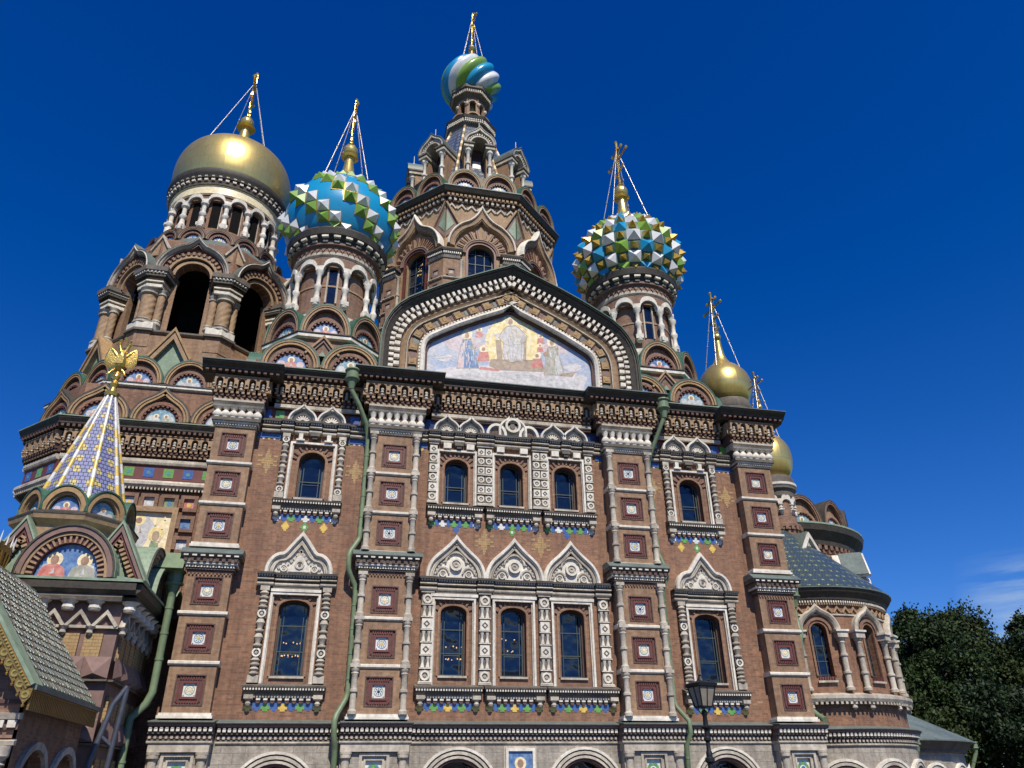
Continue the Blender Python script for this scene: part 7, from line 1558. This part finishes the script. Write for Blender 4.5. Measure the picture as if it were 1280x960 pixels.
ln.lathe(0, 0, [(0.27 * S2, 4.0), (0.31 * S2, 4.02), (0.32 * S2, 4.1), (0.25 * S2, 4.13), (0.15 * S2, 4.16), (0.05, 4.2)], 'black_iron', 4, PI / 4, sm=False)
ln.lathe(0, 0, [(0.12, 4.17), (0.1, 4.2), (0.075, 4.24), (0.035, 4.3), (0.045, 4.33), (0.02, 4.36), (0.01, 4.45)], 'black_iron', 12)
gl = MB('glass', ln, None, F)
gl.lathe(0, 0, [(0.165 * S2, 3.52), (0.262 * S2, 4.0)], 'lamp_glass', 4, PI / 4, sm=False, cap=False)

# ------------------------------------------------------------ ground
g = MB('ground', None, None, WORLD, kind='structure'); g.add([(-900, 900, -0.01), (900, 900, -0.01), (900, -1500, -0.01), (-900, -1500, -0.01)], [(0, 1, 2, 3)], 'grass')
g = MB('paving', None, None, WORLD, kind='structure'); g.add([(-70, 80, 0), (44, 80, 0), (44, -60, 0), (-70, -60, 0)], [(0, 1, 2, 3)], 'paving')

# ------------------------------------------------------------ trees beyond the east end
def tree(x, y, h, rad, seed, leaf, label, base=0.28):
    rr = np.random.default_rng(seed); rd = random.Random(seed)
    root = thing('tree', label, 'tree', (x, y, 0), 'trees beyond the east end of the church')
    tk = MB('trunk', root, None, Flat(x, y, 0))
    tk.tube([(0, 0, 0), (0.1, 0.05, h * 0.25), (-0.1, 0, h * 0.5), (0.05, 0.1, h * 0.8)], [0.42, 0.33, 0.22, 0.08], 'bark', 10)
    cs = []
    for i in range(84):
        f = rd.random(); z = h * (base + (0.97 - base) * f); prof = math.sin(PI * min(1, (f * 0.86 + 0.14))) ** 0.75
        a = rd.random() * 2 * PI; r = rad * prof * (0.3 + 0.75 * rd.random() ** 0.6); cs.append((r * math.cos(a), r * math.sin(a), z, rad * (0.12 + 0.15 * rd.random()) * (0.55 + 0.6 * prof)))
    for i in range(14):
        c = cs[i * 5]; z0 = max(h * 0.18, c[2] - h * 0.22); tk.tube([(0, 0, z0), (c[0] * 0.5, c[1] * 0.5, (z0 + c[2]) / 2 + 0.3), (c[0], c[1], c[2])], [0.14, 0.08, 0.03], 'bark', 6)
    cs += [(rd.uniform(-.2, .2) * rad, rd.uniform(-.2, .2) * rad, h * 0.95, rad * 0.16), (rd.uniform(-.4, .4) * rad, rd.uniform(-.4, .4) * rad, h * 0.9, rad * 0.18)]
    crown = MB('crown', root, None, Flat(x, y, 0))
    for j, (cx_, cy_, cz, cr__) in enumerate(cs):
        n = int(330 * (cr__ / 1.3) ** 2) + 120
        d = rr.normal(size=(n, 3)); d /= np.linalg.norm(d, axis=1)[:, None]; rad_ = cr__ * (0.3 + 1.0 * rr.random(n) ** 0.7) * (1 + 0.25 * np.sin(d[:, 0] * 5 + j) * np.cos(d[:, 2] * 4))
        C = np.stack([cx_ + d[:, 0] * rad_, cy_ + d[:, 1] * rad_, cz + d[:, 2] * rad_ * (0.8 + 0.9 * ((j * 7) % 5 == 0))], 1)
        a = rr.normal(size=(n, 3)); a /= np.linalg.norm(a, axis=1)[:, None]; b_ = np.cross(a, rr.normal(size=(n, 3))); b_ /= np.linalg.norm(b_, axis=1)[:, None]
        s_ = (0.11 + 0.13 * rr.random(n))[:, None]
        V = np.stack([C - a * s_, C + b_ * s_ * 0.55, C + a * s_, C - b_ * s_ * 0.55], 1).reshape(-1, 3)
        crown.add(V, [(4 * i, 4 * i + 1, 4 * i + 2, 4 * i + 3) for i in range(n)], leaf)
TR = [(36, 33, 14.4, 5.0, 1, 'leaf_b', 'leafy tree right beside the apse, leftmost of the row'), (43, 36, 17.2, 5.0, 2, 'leaf_a', 'tall pointed tree, second from the apse'), (49.5, 33, 18.6, 5.6, 3, 'leaf_a', 'broad tree with an uneven top in the middle of the row'), (57, 36, 19.5, 5.8, 4, 'leaf_c', 'tallest tree near the right edge of the picture'), (64, 34, 18.5, 5.5, 5, 'leaf_b', 'rightmost tree cut off by the picture edge'),
      (33, 24, 8.2, 3.8, 6, 'leaf_a', 'low bushy tree above the low apse roof'), (40.5, 26, 9.6, 4.4, 7, 'leaf_c', 'lower bright tree in front of the tall pointed one'), (48, 24, 9.5, 4.5, 8, 'leaf_b', 'dark lower tree near the right edge, in front of the row'), (54, 46, 19, 6, 9, 'leaf_b', 'dark tree standing at the back behind the row'), (41, 47, 17, 6, 10, 'leaf_b', 'dark tree at the back behind the pointed one')]
for a in TR: tree(a[0], a[1], a[2] * 0.94, *a[3:])
finish()
